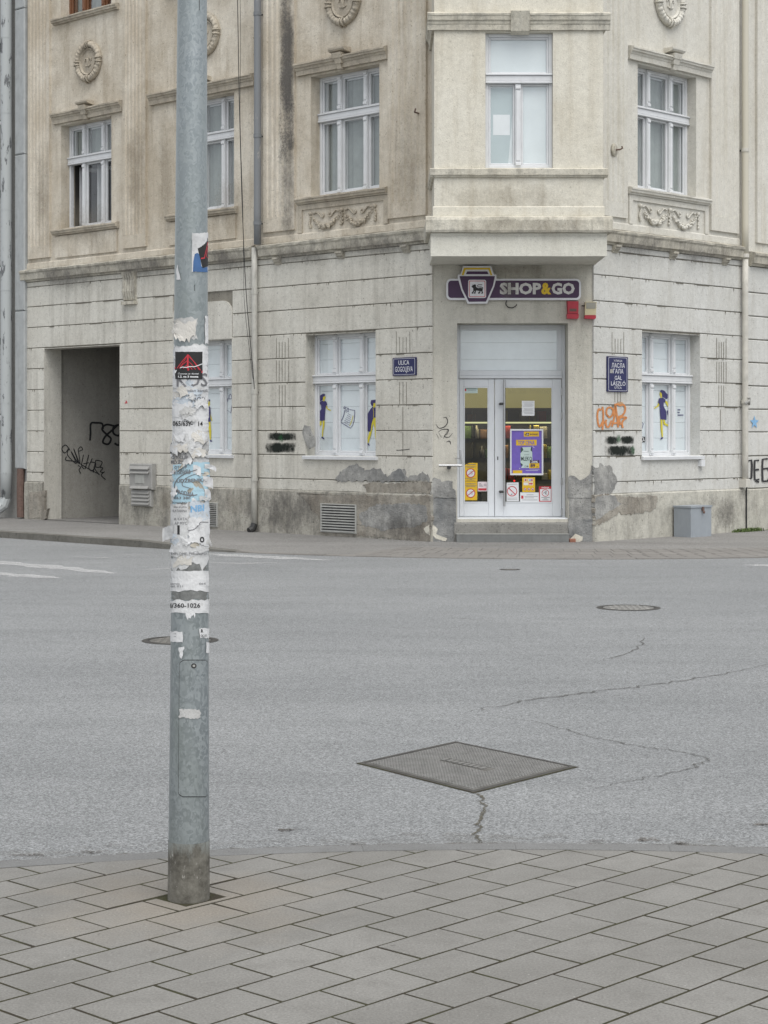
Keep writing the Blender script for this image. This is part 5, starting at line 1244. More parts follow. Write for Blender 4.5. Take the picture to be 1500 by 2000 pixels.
# rectangular steel cover in the foreground
zc = ZR + 0.004
cq = [gpx(700, 1490, zc), gpx(925, 1547, zc), gpx(1125, 1497, zc), gpx(890, 1448, zc)]
cc = (sum(p[0] for p in cq) / 4, sum(p[1] for p in cq) / 4)
rc = thing("access_cover", (cc[0], cc[1], ZR), "large rectangular studded steel cover lying cornerwise in the foreground road", "access cover")
lerp = lambda s, t: tuple((cq[0][k] * (1 - s) + cq[1][k] * s) * (1 - t) + (cq[3][k] * (1 - s) + cq[2][k] * s) * t for k in (0, 1))
def ring_q(i0, i1, z0, z1, mat, nm):
    A = [(*lerp(s, t), z0) for s, t in ((i0, i0), (1 - i0, i0), (1 - i0, 1 - i0), (i0, 1 - i0))]; B = [(*lerp(s, t), z1) for s, t in ((i1, i1), (1 - i1, i1), (1 - i1, 1 - i1), (i1, 1 - i1))]
    obj(nm, MB().add(A + B, [(i, (i + 1) % 4, 4 + (i + 1) % 4, 4 + i) for i in range(4)]), mat, rc)
ring_q(-0.012, 0.0, ZR + 0.002, zc, M['soil'], "dirt_seam"); ring_q(0.0, 0.028, zc, zc + 0.001, M['iron_dark'], "frame")
ring_q(0.028, 0.034, zc + 0.0005, zc - 0.002, M['black'], "gap")
obj("plate", MB().add([(*lerp(s, t), zc) for s, t in ((0.033, 0.033), (0.967, 0.033), (0.967, 0.967), (0.033, 0.967))], [(0, 1, 2, 3)]), M['iron'], rc)
mb = MB(); NS = 34
for i in range(NS):
    for j in range(NS):
        if 15 <= j <= 18 and 10 <= i <= 24: continue
        s = 0.05 + 0.90 * (i + 0.5) / NS; t = 0.05 + 0.90 * (j + 0.5) / NS; e = 0.0095
        q = [(*lerp(s + a * e, t + b * e), zc + 0.0005) for a, b in ((-1, -1), (1, -1), (1, 1), (-1, 1))]; p = [(*lerp(s + a * e * .7, t + b * e * .7), zc + 0.005) for a, b in ((-1, -1), (1, -1), (1, 1), (-1, 1))]
        mb.hexa(q + p)
obj("studs", mb, M['iron_light'], rc, kind="stuff")
mb = MB()
for k in range(8):
    s = 0.33 + 0.045 * k; q = [(*lerp(s + a * 0.014, 0.5 + b * 0.03), zc + 0.0005) for a, b in ((-1, -1), (1, -1), (1, 1), (-1, 1))]; p = [(x, y, zc + 0.006) for x, y, _ in q]; mb.hexa(q + p)
obj("raised_marks", mb, M['iron_light'], rc, kind="stuff")
# weeds at the foot of the right wall and by the plinth
def weeds(name, fr, u0, u1, n, h, label, seed):
    r = random.Random(seed); mb = MB()
    for k in range(n):
        u = r.gauss((u0 + u1) / 2, (u1 - u0) / 4); d = 0.06 + abs(r.gauss(0, 0.05)); a = r.uniform(0, 6.28); hh = h * r.uniform(.4, 1.1)
        b = Vector(fr.P(u, d, 0.03)); o1 = Vector((math.cos(a), math.sin(a), 0)); wd = o1.cross(Vector((0, 0, 1))) * 0.006
        m = b + o1 * hh * 0.3 + Vector((0, 0, hh * 0.7)); e = b + o1 * hh * 0.9 + Vector((0, 0, hh * r.uniform(.5, 1)))
        mb.add([b - wd, b + wd, m + wd, m - wd, e], [(0, 1, 2, 3), (3, 2, 4)])
    return obj(name, mb, M['grass'], label=label, cat="grass", kind="stuff")
M['grass'] = paint('weed_green', (0.11, 0.16, 0.05), 0.8, 0.35, scale=30)
weeds("weeds", WR, 3.55, 4.3, 520, 0.10, "green weeds at the foot of the right wall", 3)
weeds("weeds", WR, 4.3, 5.2, 200, 0.06, "thin weeds at the foot of the right neighbour", 4)
# ------------------------------------------------------------------ lamp post plastered with paper
PYC = PY_; PK = PYC / FOC
def pole_c(y): return 375.5 - 7.0 * y / 1765.0
def pole_h(y): return 28.6 + (40.3 - 28.6) * y / 1745.0
PHI = math.atan2(-PX_, PYC) * 0 + math.atan2(0.685, 6.53)
def pole_pt(y, theta, off):
    R = pole_h(y) * PK + off; z = EYE - (y - HY) / FOC * (PYC - (R) * math.cos(theta))
    return ((pole_c(y) - HX) * PK + R * math.sin(theta), PYC - R * math.cos(theta), z)
def pole_th(x, y):
    t = (x - pole_c(y)) / pole_h(y)
    if abs(t) > 0.95: return PHI + math.copysign(math.asin(0.95) + (abs(t) - 0.95) * 3.2, t)
    return PHI + math.asin(t)
def pm(off): return lambda x, y: pole_pt(y, pole_th(x, y), off)
def ppoly(mb, off, pts, step=3.0):
    """a flat outline wrapped round the post: cut into narrow upright strips"""
    def half(poly, x, keep_right):
        out = []
        for k in range(len(poly)):
            p, q = poly[k], poly[(k + 1) % len(poly)]; a = (p[0] >= x) == keep_right; b = (q[0] >= x) == keep_right
            if a: out.append(p)
            if a != b: t = (x - p[0]) / (q[0] - p[0]); out.append((x, p[1] + (q[1] - p[1]) * t))
        return out
    x = min(p[0] for p in pts); hi = max(p[0] for p in pts)
    while x < hi:
        s = half(half(pts, x, True), x + step, False)
        if len(s) > 2: mb.add([pm(off)(*p) for p in s], [tuple(range(len(s)))])
        x += step
    return mb
def galv():
    t = NT('galvanised_steel'); p = t.pos((1, 1, 0.75))
    v = t.n("SeparateColor", Color=t.n("TexVoronoi", Vector=t.n("VectorMath", {"operation": 'ADD'}, _0=p, _1=t.n("TexNoise", Vector=p, Scale=14.0, Detail=3.0).outputs["Color"]).outputs[0], Scale=17.0).outputs["Color"]).outputs[0]
    c = t.mix(t.ramp(v, 0.0, 1.0), (0.222, 0.25, 0.262), (0.34, 0.37, 0.382))
    c = t.mix(t.noise(t.pos((1, 1, 0.3)), 6, 5, 0.65, 0.4, 0.72, 0, 0.55), c, (0.245, 0.275, 0.258))
    c = t.mix(t.noise(p, 30, 6, 0.75, 0.62, 0.72, 0, 0.55), c, (0.44, 0.46, 0.46))
    return t.done(t.bsdf(c, t.ramp(v, 0, 1, 0.36, 0.55), 0.6, bump=t.noise(p, 60, 4, 0.6), bs=0.12, bd=0.004, spec=0.5))
M['galv'] = galv()
def footmat():
    t = NT('weathered_pole_foot'); p = t.pos()
    c = t.mix(t.noise(p, 14, 7, 0.72, 0.38, 0.64), (0.075, 0.07, 0.058), (0.18, 0.172, 0.148))
    c = t.mix(t.noise(t.pos((1, 1, 0.5)), 26, 6, 0.75, 0.60, 0.68), c, (0.40, 0.39, 0.36))
    z = t.n("SeparateXYZ", Vector=t.n("NewGeometry").outputs["Position"]).outputs[2]
    z = t.math('ADD', z, t.noise(t.pos((1, 1, 0.35)), 18, 5, 0.7, 0.2, 0.8, -0.07, 0.07))
    c = t.mix(t.ramp(z, 0.165, 0.225, 0, 0.8), c, (0.255, 0.28, 0.272))
    return t.done(t.bsdf(c, 0.8, bump=t.noise(p, 40, 6, 0.7), bs=0.5, bd=0.006))
M['pole_foot'] = footmat()
lp = thing("lamp_post", (PX_, PYC, 0.0), "tapering galvanised lamp post covered with torn paper notices", "lamp post")
def pole_mesh(y0, y1, n, off=0.0, seg=48):
    mb = MB()
    for k in range(n + 1):
        y = y0 + (y1 - y0) * k / n; R = pole_h(y) * PK + off; z = EYE - (y - HY) / FOC * PYC
        for i in range(seg):
            a = 2 * math.pi * i / seg; mb.v.append(((pole_c(y) - HX) * PK + R * math.sin(a), PYC - R * math.cos(a), z))
    for k in range(n):
        for i in range(seg): mb.f.append((k * seg + i, k * seg + (i + 1) % seg, (k + 1) * seg + (i + 1) % seg, (k + 1) * seg + i))
    return mb
obj("shaft", pole_mesh(-1500, 1645, 24), M['galv'], lp, smooth=True)
obj("foot_sleeve", pole_mesh(1640, 1790, 6, 0.0012), M['pole_foot'], lp, smooth=True)
obj("seam", MB().stroke(pm(0.0006), [(389, -50), (389, 20)], 1.0, False).stroke(pm(0.0006), [(380, 556), (380, 568)], 1.0, False), M['black'], lp)
# access door with lock
def rr(x0, y0, x1, y1, r, n=5):
    out = []
    for cx, cy, a0 in ((x1 - r, y0 + r, -90), (x1 - r, y1 - r, 0), (x0 + r, y1 - r, 90), (x0 + r, y0 + r, 180)):
        out += [(cx + r * math.cos(R_(a0 + 90 * k / n)), cy + r * math.sin(R_(a0 + 90 * k / n))) for k in range(n + 1)]
    return out
def pole_panel(y0, y1, ta, tb, rad, off, ny=26, nt=18):
    """rounded panel on the pole between two angles (radians); corners rounded in arc length"""
    mb = MB()
    for j in range(ny + 1):
        q = j / ny; y = y0 + (y1 - y0) * q
        dy = min(y - y0, y1 - y); ins = 0.0
        if dy < rad: ins = rad - math.sqrt(max(0, rad * rad - (rad - dy) ** 2))
        di = ins / pole_h(y)
        for i in range(nt + 1): mb.v.append(pole_pt(y, ta + di + (tb - ta - 2 * di) * i / nt, off))
    for j in range(ny):
        for i in range(nt): a = j * (nt + 1) + i; mb.f.append((a, a + 1, a + nt + 2, a + nt + 1))
    return mb
TA, TB = pole_th(350.5, 1420), pole_th(350.5, 1420) + 1.72
obj("door_gap", pole_panel(1288.5, 1557, TA - 0.030, TB + 0.03, 10, 0.0007, 60), M['black'], lp)
ad = obj("access_door", pole_panel(1290, 1555.5, TA, TB, 9, 0.0022, 60), M['galv'], lp, smooth=True)
lk = [pm(0.004)(378 + 5 * math.cos(2 * math.pi * k / 14), 1300.5 + 5 * math.sin(2 * math.pi * k / 14)) for k in range(14)]
obj("lock", MB().add(lk, [tuple(range(14))]), M['dark_metal'], ad)
obj("lock_core", MB().poly(pm(0.0055), [(378 + 2.4 * math.cos(2 * math.pi * k / 10), 1300.5 + 2.4 * math.sin(2 * math.pi * k / 10)) for k in range(10)]), M['vent'], ad)
PAP = {}
def papermat(i):
    if i in PAP: return PAP[i]
    cols = [(0.62, 0.625, 0.63), (0.55, 0.555, 0.555), (0.56, 0.54, 0.50), (0.47, 0.47, 0.46), (0.42, 0.39, 0.33), (0.50, 0.55, 0.60)]
    t = NT(f'aged_paper_{i}'); p = t.pos(); cc_ = cols[i % len(cols)]
    c = t.mix(t.noise(p, 22, 7, 0.75, 0.46, 0.72, 0, 0.65), cc_, tuple(x * 0.62 for x in cc_))
    c = t.mix(t.noise(t.pos((1, 1, 3)), 30, 6, 0.8, 0.60, 0.70, 0, 0.6), c, (0.26, 0.235, 0.19))
    PAP[i] = t.done(t.bsdf(c, 0.85, bump=t.noise(p, 35, 6, 0.7), bs=0.5, bd=0.006)); return PAP[i]
rp = random.Random(21)
def paper(x0, y0, x1, y1, mat, off, torn=(2, 2, 2, 2), curl=None, name="paper_scrap", label=None, wr=0.0006, nx=14, ny=None, skew=0.0):
    """torn = jitter in px at left, right, top, bottom; curl = (corner x 0/1, corner y 0/1, lift m)"""
    ny = ny or max(4, int((y1 - y0) / 5)); mb = MB()
    def walk(n, a):
        v = 0; o = []
        for _ in range(n + 1): v = 0.55 * v + rp.uniform(-a, a); o.append(v)
        return o
    lf, rg, tp, bt = walk(ny, torn[0]), walk(ny, torn[1]), walk(nx, torn[2]), walk(nx, torn[3])
    for j in range(ny + 1):
        for i in range(nx + 1):
            s, q = i / nx, j / ny
            x = (x0 + lf[j]) * (1 - s) + (x1 + rg[j]) * s; y = (y0 + tp[i]) * (1 - q) + (y1 + bt[i]) * q + skew * (s - 0.5)
            o = off + rp.uniform(0, wr)
            if curl:
                dd = math.hypot((s - curl[0]) * (x1 - x0), (q - curl[1]) * (y1 - y0)) / (0.5 * math.hypot(x1 - x0, y1 - y0)); o += curl[2] * max(0, 1 - dd) ** 1.6
            mb.v.append(pm(o)(x, y))
    for j in range(ny):
        for i in range(nx): a = j * (nx + 1) + i; mb.f.append((a, a + 1, a + nx + 2, a + nx + 1))
    return obj(name, mb, mat, lp, label=label)
# layers of old notices
paper(336, 672, 410, 770, papermat(1), 0.0010, (3, 2, 4, 3)); paper(333, 745, 411, 850, papermat(0), 0.0015, (3, 2, 4, 4)); paper(330, 835, 412, 930, papermat(2), 0.0011, (4, 3, 5, 5))
paper(329, 905, 413, 1010, papermat(1), 0.0014, (4, 3, 5, 5)); paper(328, 990, 413, 1075, papermat(0), 0.0012, (4, 3, 4, 6)); paper(333, 1050, 401, 1104, papermat(1), 0.0016, (5, 4, 3, 14))
bridge_base = paper(341, 676, 404, 758, papermat(0), 0.0026, (3, 2, 3, 2))
band1 = paper(336, 782, 404, 815, papermat(0), 0.0028, (3, 3, 3, 3)); band2 = paper(331, 813, 404, 868, papermat(0), 0.0031, (3, 3, 3, 7))
paper(340, 622, 384, 662, papermat(3), 0.0012, (4, 2, 3, 4), label="crumpled grey scrap of paper"); paper(343, 628, 382, 660, papermat(2), 0.004, (8, 2, 3, 8), (0, 1, 0.012))
paper(398, 618, 412, 672, papermat(0), 0.0012, (2, 2, 2, 2))
for k in range(58):
    cx, cy = rp.uniform(333, 402), rp.choice([rp.uniform(835, 930), rp.uniform(900, 1095), rp.uniform(960, 1095), rp.uniform(745, 835)])
    wx, hy = rp.uniform(6, 22), rp.uniform(5, 18)
    cl_ = (rp.choice([0, 1]), rp.choice([0, 1]), rp.uniform(0.002, 0.010)) if rp.random() < 0.45 else None
    paper(cx - wx, cy - hy, cx + wx, cy + hy, papermat(rp.choice([0, 0, 1, 1, 2, 3, 4, 5])), 0.0018 + k * 0.00004, (5, 5, 4, 4), cl_, nx=8)
# dark worn bands where notices were scraped off
M['scraped'] = paint('scraped_glue', (0.16, 0.165, 0.16), 0.7, 0.35, scale=40)
paper(334, 1098, 410, 1118, M['scraped'], 0.0006, (3, 3, 3, 2)); paper(332, 1152, 410, 1172, M['scraped'], 0.0006, (3, 3, 2, 3))
w1 = paper(332, 1115, 412, 1154, papermat(0), 0.0018, (1, 1, 1, 2), label="broad white notice strip"); w2_ = paper(328, 1170, 410, 1197, papermat(0), 0.0022, (1, 1, 4, 1), label="white strip with a torn phone number")
paper(362, 1192, 378, 1206, papermat(0), 0.0024, (3, 3, 1, 4)); w3 = paper(326, 1233, 357, 1254.5, papermat(0), 0.0015, (1, 1, 1, 1)); w4 = paper(389, 1227, 410, 1246, papermat(0), 0.0015, (1, 1, 1, 1)); paper(352, 1386, 388, 1402, papermat(3), 0.004, (3, 3, 2, 2)); paper(402, 1254, 412, 1275, papermat(0), 0.0014, (1, 1, 1, 1))
for x0, y0, x1, y1 in ((350, 1262, 358, 1285), (344, 520, 350, 545), (353, 1000, 362, 1012)): paper(x0, y0, x1, y1, papermat(0), 0.0016, (3, 3, 3, 3), nx=5)
def print_on(par, items, off, mat, name="lettering"):
    for it in items:
        mb = MB(); s, x0, x1, ya, yb = it[:5]; text(mb, pm(off), s, x0, x1, ya, yb, it[5] if len(it) > 5 else 0.0, it[6] if len(it) > 6 else 0.0)
        obj(name, mb, mat, par)
print_on(bridge_base, [("KOS", 347, 403, 755, 729, 0.008)], 0.0046, M['print_grey'])
print_on(bridge_base, [("prirodan kanal", 352, 402, 767, 760, 0.01), ("na grad", 352, 390, 775, 769, 0.0), ("NOR", 374, 400, 786, 775, 0.02)], 0.0048, M['print_grey'])
print_on(band2, [("065/639-", 340, 376, 832, 822, 0.02), ("14", 386, 394, 832, 823, 0.02)], 0.0050, M['marker'])
print_on(band2, [("RASBOR", 336, 366, 889, 883, 0.02), ("OTKUP", 338, 368, 897, 890, 0.03), ("UDŽBEN", 333, 376, 906, 898, 0.03)], 0.0064, M['print_grey'])
pr = MB()
for s, wd in (([(402, 862), (394, 872), (392, 884), (398, 893), (404, 896)], 1.8),): pr.stroke(pm(0.0062), s, wd)
obj("black_arc", pr, M['print_grey'], band2)
M['blue_paper'] = paint('light_blue_paper', (0.36, 0.52, 0.60), 0.8, 0.08, scale=25)
bp = paper(341, 905, 407, 980, M['blue_paper'], 0.0054, (1.5, 3, 2, 2), label="light blue notice about buying textbooks", name="poster", skew=-6)
print_on(bp, [("OTKUP", 344, 366, 916, 910, 0.02, -1), ("I NABAVKA", 344, 372, 921, 917, 0.0, -1), ("KODEKS", 343, 372, 927, 921, 0.03, -2), ("UDŽBENIKA", 348, 400, 943, 934, 0.03, -2), ("PRODAJA", 347, 378, 966, 956, 0.02, 6), ("063 380", 343, 372, 975, 970, 0.02)], 0.0072, M['print_grey'])
pr = MB(); pr.stroke(pm(0.0070), [(388, 916), (365, 924), (350, 935), (344, 950), (352, 962), (370, 968), (384, 966)], 1.6); pr.stroke(pm(0.0071), [(398, 925), (380, 926), (362, 936), (358, 948), (370, 953)], 1.2); obj("black_arc", pr, M['print_grey'], bp)
n5 = paper(368, 978, 406, 1016, papermat(5), 0.0058, (4, 2, 5, 3)); print_on(n5, [("NBI", 372, 396, 1001, 988, 0.04, -3)], 0.0070, M['star'])
n6 = paper(369, 1012, 406, 1062, papermat(0), 0.0060, (4, 1, 3, 4), (0, 1, 0.004)); pr = MB(); pr.stroke(pm(0.0075), [(403, 1020), (390, 1020), (386, 1026), (378, 1034), (368, 1036)], 1.5); obj("black_arc", pr, M['print_grey'], n6)
print_on(n6, [("O", 388, 396, 1060, 1048, 0.05)], 0.0078, M['marker'])
n7 = paper(333, 985, 368, 1055, papermat(1), 0.0052, (3, 3, 3, 5)); print_on(n7, [("A KATA", 343, 366, 1016, 1011), ("AP MYC", 344, 366, 1025, 1019), ("POVOLJNO", 340, 366, 984.5, 980, 0.02), ("ZA KUĆU", 343, 366, 992, 988, 0.01), ("KATARINA", 341, 366, 1000, 995, 0.0)], 0.0066, M['print_grey'])
print_on(n7, [("I", 349, 353, 1044, 1026, 0.05)], 0.0068, M['marker'])
n8 = paper(331, 1066, 405, 1082, papermat(1), 0.0050, (2, 2, 2, 5)); print_on(n8, [("DIPLOME, MIROVINA", 338, 402, 1085, 1079, 0.0)], 0.0062, M['print_grey'])
print_on(w1, [("servis", 334, 352, 1142, 1138), ("tel. 021", 334, 358, 1147, 1143), ("064", 388, 400, 1142, 1138)], 0.0030, M['print_grey'])
print_on(w2_, [("4/360-1026", 331, 390, 1187, 1178, 0.02)], 0.0036, M['marker'])
print_on(w4, [("R", 391.5, 396, 1235.5, 1229, 0.04)], 0.0026, M['marker']); print_on(w4, [("063/0", 391, 402, 1244, 1239, 0.0)], 0.0026, M['marker'])
print_on(w3, [("::", 341, 345, 1244, 1237, 0.0)], 0.0026, M['print_grey'])
for k in range(22):
    cx, cy = rp.uniform(334, 402), rp.choice([rp.uniform(765, 815), rp.uniform(838, 905), rp.uniform(940, 1075)])
    wx, hy = rp.uniform(4, 13), rp.uniform(3, 9)
    paper(cx - wx, cy - hy, cx + wx, cy + hy, papermat(rp.choice([0, 0, 1, 1, 2, 3])), 0.0085 + k * 0.00005, (4, 4, 4, 4), (rp.choice([0, 1]), 1, rp.uniform(0, 0.006)), nx=8)
# black sticker with the red cable bridge
bs = paper(345, 687, 393.5, 740, M['black'], 0.0056, (0.4, 0.4, 0.3, 0.6), name="sticker", label="black square sticker with a red cable bridge", wr=0.0001)
cb = crop(320, 670, 8.7); mp = pm(0.0068); mb = MB()
for s, wd in (([(415, 195), (412, 300), (410, 440)], 3.0), ([(215, 425), (420, 448), (635, 490)], 4.2), ([(412, 200), (330, 310), (250, 430)], 1.2), ([(412, 205), (350, 320), (285, 425)], 0.9), ([(412, 290), (350, 350), (280, 430)], 1.2), ([(412, 300), (470, 360), (530, 450)], 1.0), ([(430, 210), (500, 310), (590, 460)], 1.2), ([(425, 230), (520, 330), (610, 465)], 0.9), ([(412, 370), (370, 400), (340, 435)], 1.2), ([(412, 370), (450, 410), (480, 450)], 1.2)):
    mb.stroke(mp, [cb(*p) for p in s], wd, False)
obj("bridge_print", mb, M['red_print'], bs)
mb = MB(); mb.stroke(pm(0.0071), [cb(*p) for p in [(300, 425), (330, 408), (380, 415), (450, 400), (510, 402), (570, 380), (635, 352)]], 1.5); mb.poly(pm(0.0071), [cb(*p) for p in [(215, 470), (250, 455), (232, 505), (216, 520)]])
text(mb, pm(0.0071), "Ćutanja je dosta!", *[cb(265, 0)[0], cb(578, 0)[0]], cb(0, 540)[1], cb(0, 500)[1], 0.01); text(mb, pm(0.0071), "1.2. na 3 mosta", cb(268, 0)[0], cb(572, 0)[0], cb(0, 588)[1], cb(0, 552)[1], 0.04)
obj("white_print", mb, M['paper'], bs)
# sticker high on the post
hs_ = paper(375, 455, 410, 531, papermat(0), 0.0014, (0.5, 0.5, 1, 1), (0, 0, 0.012), name="sticker", label="peeling sticker of a blue suited figure high on the post", wr=0.0001)
ch = crop(280, 400, 4.0)
mb = ppoly(MB(), 0.0022, [ch(*p) for p in [(386, 522), (390, 440), (400, 385), (420, 375), (436, 390), (450, 480), (462, 492), (497, 485), (497, 527)]]); obj("blue_suit", mb, paint('blue_suit_print', (0.05, 0.12, 0.27), 0.6, 0.15, scale=30), hs_)
obj("black_card", ppoly(MB(), 0.0028, [ch(*p) for p in [(408, 285), (497, 262), (500, 480), (458, 494)]]), M['black'], hs_)
mb = MB().stroke(pm(0.0034), [ch(*p) for p in [(445, 420), (470, 415), (498, 412)]], 2.4, False).stroke(pm(0.0034), [ch(*p) for p in [(497, 290), (482, 360), (470, 410)]], 1.2, False).stroke(pm(0.0034), [ch(*p) for p in [(499, 320), (490, 370), (482, 410)]], 1.0, False); obj("red_print", mb, M['red_print'], hs_)
obj("grey_head", ppoly(MB(), 0.0026, [ch(*p) for p in [(455, 262), (460, 244), (478, 236), (497, 242), (498, 262)]]), M['print_grey'], hs_)
# flaps of paper standing off the post
def flap(name, y0, y1, th0, th1, off0, off1, mat, label=None, n=10, wob=3.0):
    mb = MB(); 
    for i in range(n + 1):
        s = i / n; t_ = th0 + (th1 - th0) * min(1, s * 1.2); o = off0 + (off1 - off0) * s ** 1.5
        for j in range(5): mb.v.append(pole_pt(y0 + (y1 - y0) * j / 4 + rp.uniform(-wob, wob) * s * 0.4 + 6 * s * s, t_, o + 0.0012 * math.sin(j * 0.9 + i * 0.6)))
    for i in range(n):
        for j in range(4): a = i * 5 + j; mb.f.append((a, a + 5, a + 6, a + 1))
    obj(name, mb, mat, lp, label=label)
flap("paper_flap", 906, 915, 0.9, 1.75, 0.006, 0.028, papermat(0)); flap("paper_flap", 930, 950, 0.8, 1.65, 0.006, 0.016, papermat(0)); flap("paper_flap", 1026, 1052, -0.9, -1.62, 0.006, 0.034, papermat(1)); flap("paper_flap", 955, 972, 0.9, 1.6, 0.006, 0.008, papermat(0)); flap("paper_flap", 908, 926, 0.25, 0.62, 0.006, 0.012, papermat(0)); flap("paper_flap", 868, 878, -1.0, -1.6, 0.004, 0.012, papermat(2))
# soil in the square hole round the foot
sh = MB(); q = [w2(HOLE[0] + .001, HOLE[2] + .001), w2(HOLE[1] - .001, HOLE[2] + .001), w2(HOLE[1] - .001, HOLE[3] - .001), w2(HOLE[0] + .001, HOLE[3] - .001)]
rq = random.Random(2)
for _ in range(130):
    a, b = w2(rq.uniform(HOLE[0] + .01, HOLE[1] - .01), rq.uniform(HOLE[2] + .01, HOLE[3] - .01)); s = rq.uniform(0.002, 0.006); sh.blob((a, b, -0.010), s * 1.5, s, s * 0.7, None, 5, 3)
obj("soil_crumbs", sh, M['dirt_solid'] if 'dirt_solid' in M else M['soil'], pv, kind="stuff")
# ------------------------------------------------------------------ signs
def rectmap(fr, d, x0, y0, x1, y1):
    """pixel box -> upright rectangle on the wall"""
    xm = (x0 + x1) / 2; u0, u1 = fr.px(x0, y0, d)[0], fr.px(x1, y0, d)[0]; za, zb = fr.px(xm, y0, d)[1], fr.px(xm, y1, d)[1]
    uz = lambda x, y: (u0 + (u1 - u0) * (x - x0) / (x1 - x0), za + (zb - za) * (y - y0) / (y1 - y0))
    return uz
def on(fr, d, uz): return lambda x, y: fr.P(*(lambda q: (q[0], d, q[1]))(uz(x, y)))
def rrect(x0, y0, x1, y1, r, n=5): return rr(x0, y0, x1, y1, r, n)
def plate(fr, uz, poly, d0, d1): return MB().prism(fr, [uz(*p) for p in poly], d0, d1)
cS = crop(860, 510, 4.6875); S_ = lambda pts: [cS(*p) for p in pts]
ds = 0.06
uz = rectmap(WC, ds, 860, 510, 1180, 640)
sg = thing("shop_sign", WC.P(1.2, ds, 3.55), "long purple shop sign with a basket emblem above the door", "sign")
obj("white_border", plate(WC, uz, S_(rrect(55, 163, 1286, 357, 42)), 0.03, 0.085), M['sign_white'], sg)
obj("purple_face", plate(WC, uz, S_(rrect(71, 180, 1269, 338, 30)), 0.08, 0.089), M['purple'], sg)
bo = [(208, 48), (462, 48), (490, 126), (512, 126), (512, 156), (492, 235), (428, 390), (250, 392), (192, 270), (160, 160), (160, 126), (184, 126)]
bk = obj("basket_border", plate(WC, uz, S_(bo), 0.02, 0.115), M['sign_white'], sg)
obj("basket_face", plate(WC, uz, S_([(174, 140), (498, 140), (480, 228), (416, 373), (260, 375), (204, 262)]), 0.11, 0.1185), M['purple'], bk)
obj("basket_handle", plate(WC, uz, S_([(194, 132), (214, 64), (452, 64), (474, 132), (457, 132), (440, 81), (230, 81), (212, 132)]), 0.11, 0.1185), M['yellow'], bk)
obj("handle_slot", plate(WC, uz, S_([(232, 123), (244, 97), (428, 97), (440, 123)]), 0.11, 0.118), M['purple'], bk)
obj("emblem_plate", plate(WC, uz, S_(rrect(253, 174, 417, 340, 16)), 0.115, 0.121), M['sign_white'], bk)
mb = MB(); a = S_(rrect(261, 183, 409, 331, 12)); b = S_(rrect(266, 188, 404, 326, 9)); n = len(a); mp = on(WC, 0.1225, uz)
mb.add([mp(*p) for p in a + b], [(i, (i + 1) % n, n + (i + 1) % n, n + i) for i in range(n)]); obj("red_ring", mb, M['red_print'], bk)
mb = MB(); mp = on(WC, 0.1228, uz)
mb.poly(mp, S_([(284, 233), (294, 226), (290, 218), (302, 221), (312, 215), (324, 219), (326, 240), (345, 250), (372, 247), (385, 256), (386, 272), (378, 280), (350, 276), (330, 272), (318, 278), (303, 274), (298, 262), (300, 250), (288, 243)]))
for q in ([(306, 268), (300, 284), (288, 296)], [(318, 270), (318, 286), (308, 297)], [(362, 268), (360, 286), (346, 296)], [(378, 264), (380, 284), (386, 296)]): mb.stroke(on(WC, 0.1231, uz), S_(q), 2.3, False)
for q in ([(286, 297), (300, 297)], [(304, 297), (320, 297)], [(343, 297), (360, 297)], [(370, 297), (388, 297)]): mb.stroke(on(WC, 0.1233, uz), S_(q), 1.4, False)
mb.stroke(on(WC, 0.1235, uz), S_([(384, 262), (386, 244), (372, 240), (345, 239), (336, 230), (346, 220), (382, 220)]), 1.5, False); obj("lion_emblem", mb, M['black'], bk)
for s, x0, x1, mt, nm in (("SHOP", 543, 922, 'sign_letter', "lettering"), ("&", 922, 1014, 'yellow', "ampersand"), ("GO", 1017, 1228, 'sign_letter', "lettering")):
    mb = MB(); text(mb, on(WC, 0.0905, uz), s, cS(x0, 0)[0], cS(x1, 0)[0], cS(0, 307)[1], cS(0, 199)[1], 0.045); obj(nm, mb, M[mt], sg)
a = cS(520, 150); b = cS(740, 360)
M['sign_dirt'] = spray('sign_dirt', (0.25, 0.23, 0.20), 1.0, opacity=0.6, big=0.35)
core_patch("dirt_streak", on(WC, 0.0925, uz), a[0], a[1], b[0], b[1], M['sign_dirt'], sg, 12, 8, 0.4)
# alarm boxes
al = thing("alarm_siren", WC.P(1.9, 0.05, 3.35), "red plastic alarm siren under the right end of the shop sign", "siren")
uz = rectmap(WC, 0.08, 860, 510, 1180, 640); mk = lambda pts, d0, d1: plate(WC, uz, S_(pts), d0, d1)
obj("back", mk([(1160, 365), (1268, 365), (1266, 490), (1164, 490)], 0.0, 0.05), M['red'], al); obj("cover", mk([(1166, 368), (1264, 368), (1262, 480), (1168, 480)], 0.05, 0.095), M['red'], al)
obj("louvre", mk([(1182, 436), (1246, 436), (1246, 460), (1182, 460)], 0.095, 0.099), M['rust'], al); obj("light_base", mk([(1156, 484), (1266, 484), (1264, 524), (1250, 530), (1160, 526)], 0.0, 0.11), M['red'], al)
a2 = thing("alarm_siren", WC.P(2.25, 0.05, 3.35), "beige alarm siren with red base at the corner edge", "siren")
obj("housing", mk([(1328, 372), (1430, 372), (1424, 494), (1322, 494)], 0.0, 0.09), M['beige_plastic'], a2); obj("lens", mk([(1334, 378), (1424, 378), (1422, 436), (1334, 436)], 0.09, 0.094), M['grey_lens'], a2)
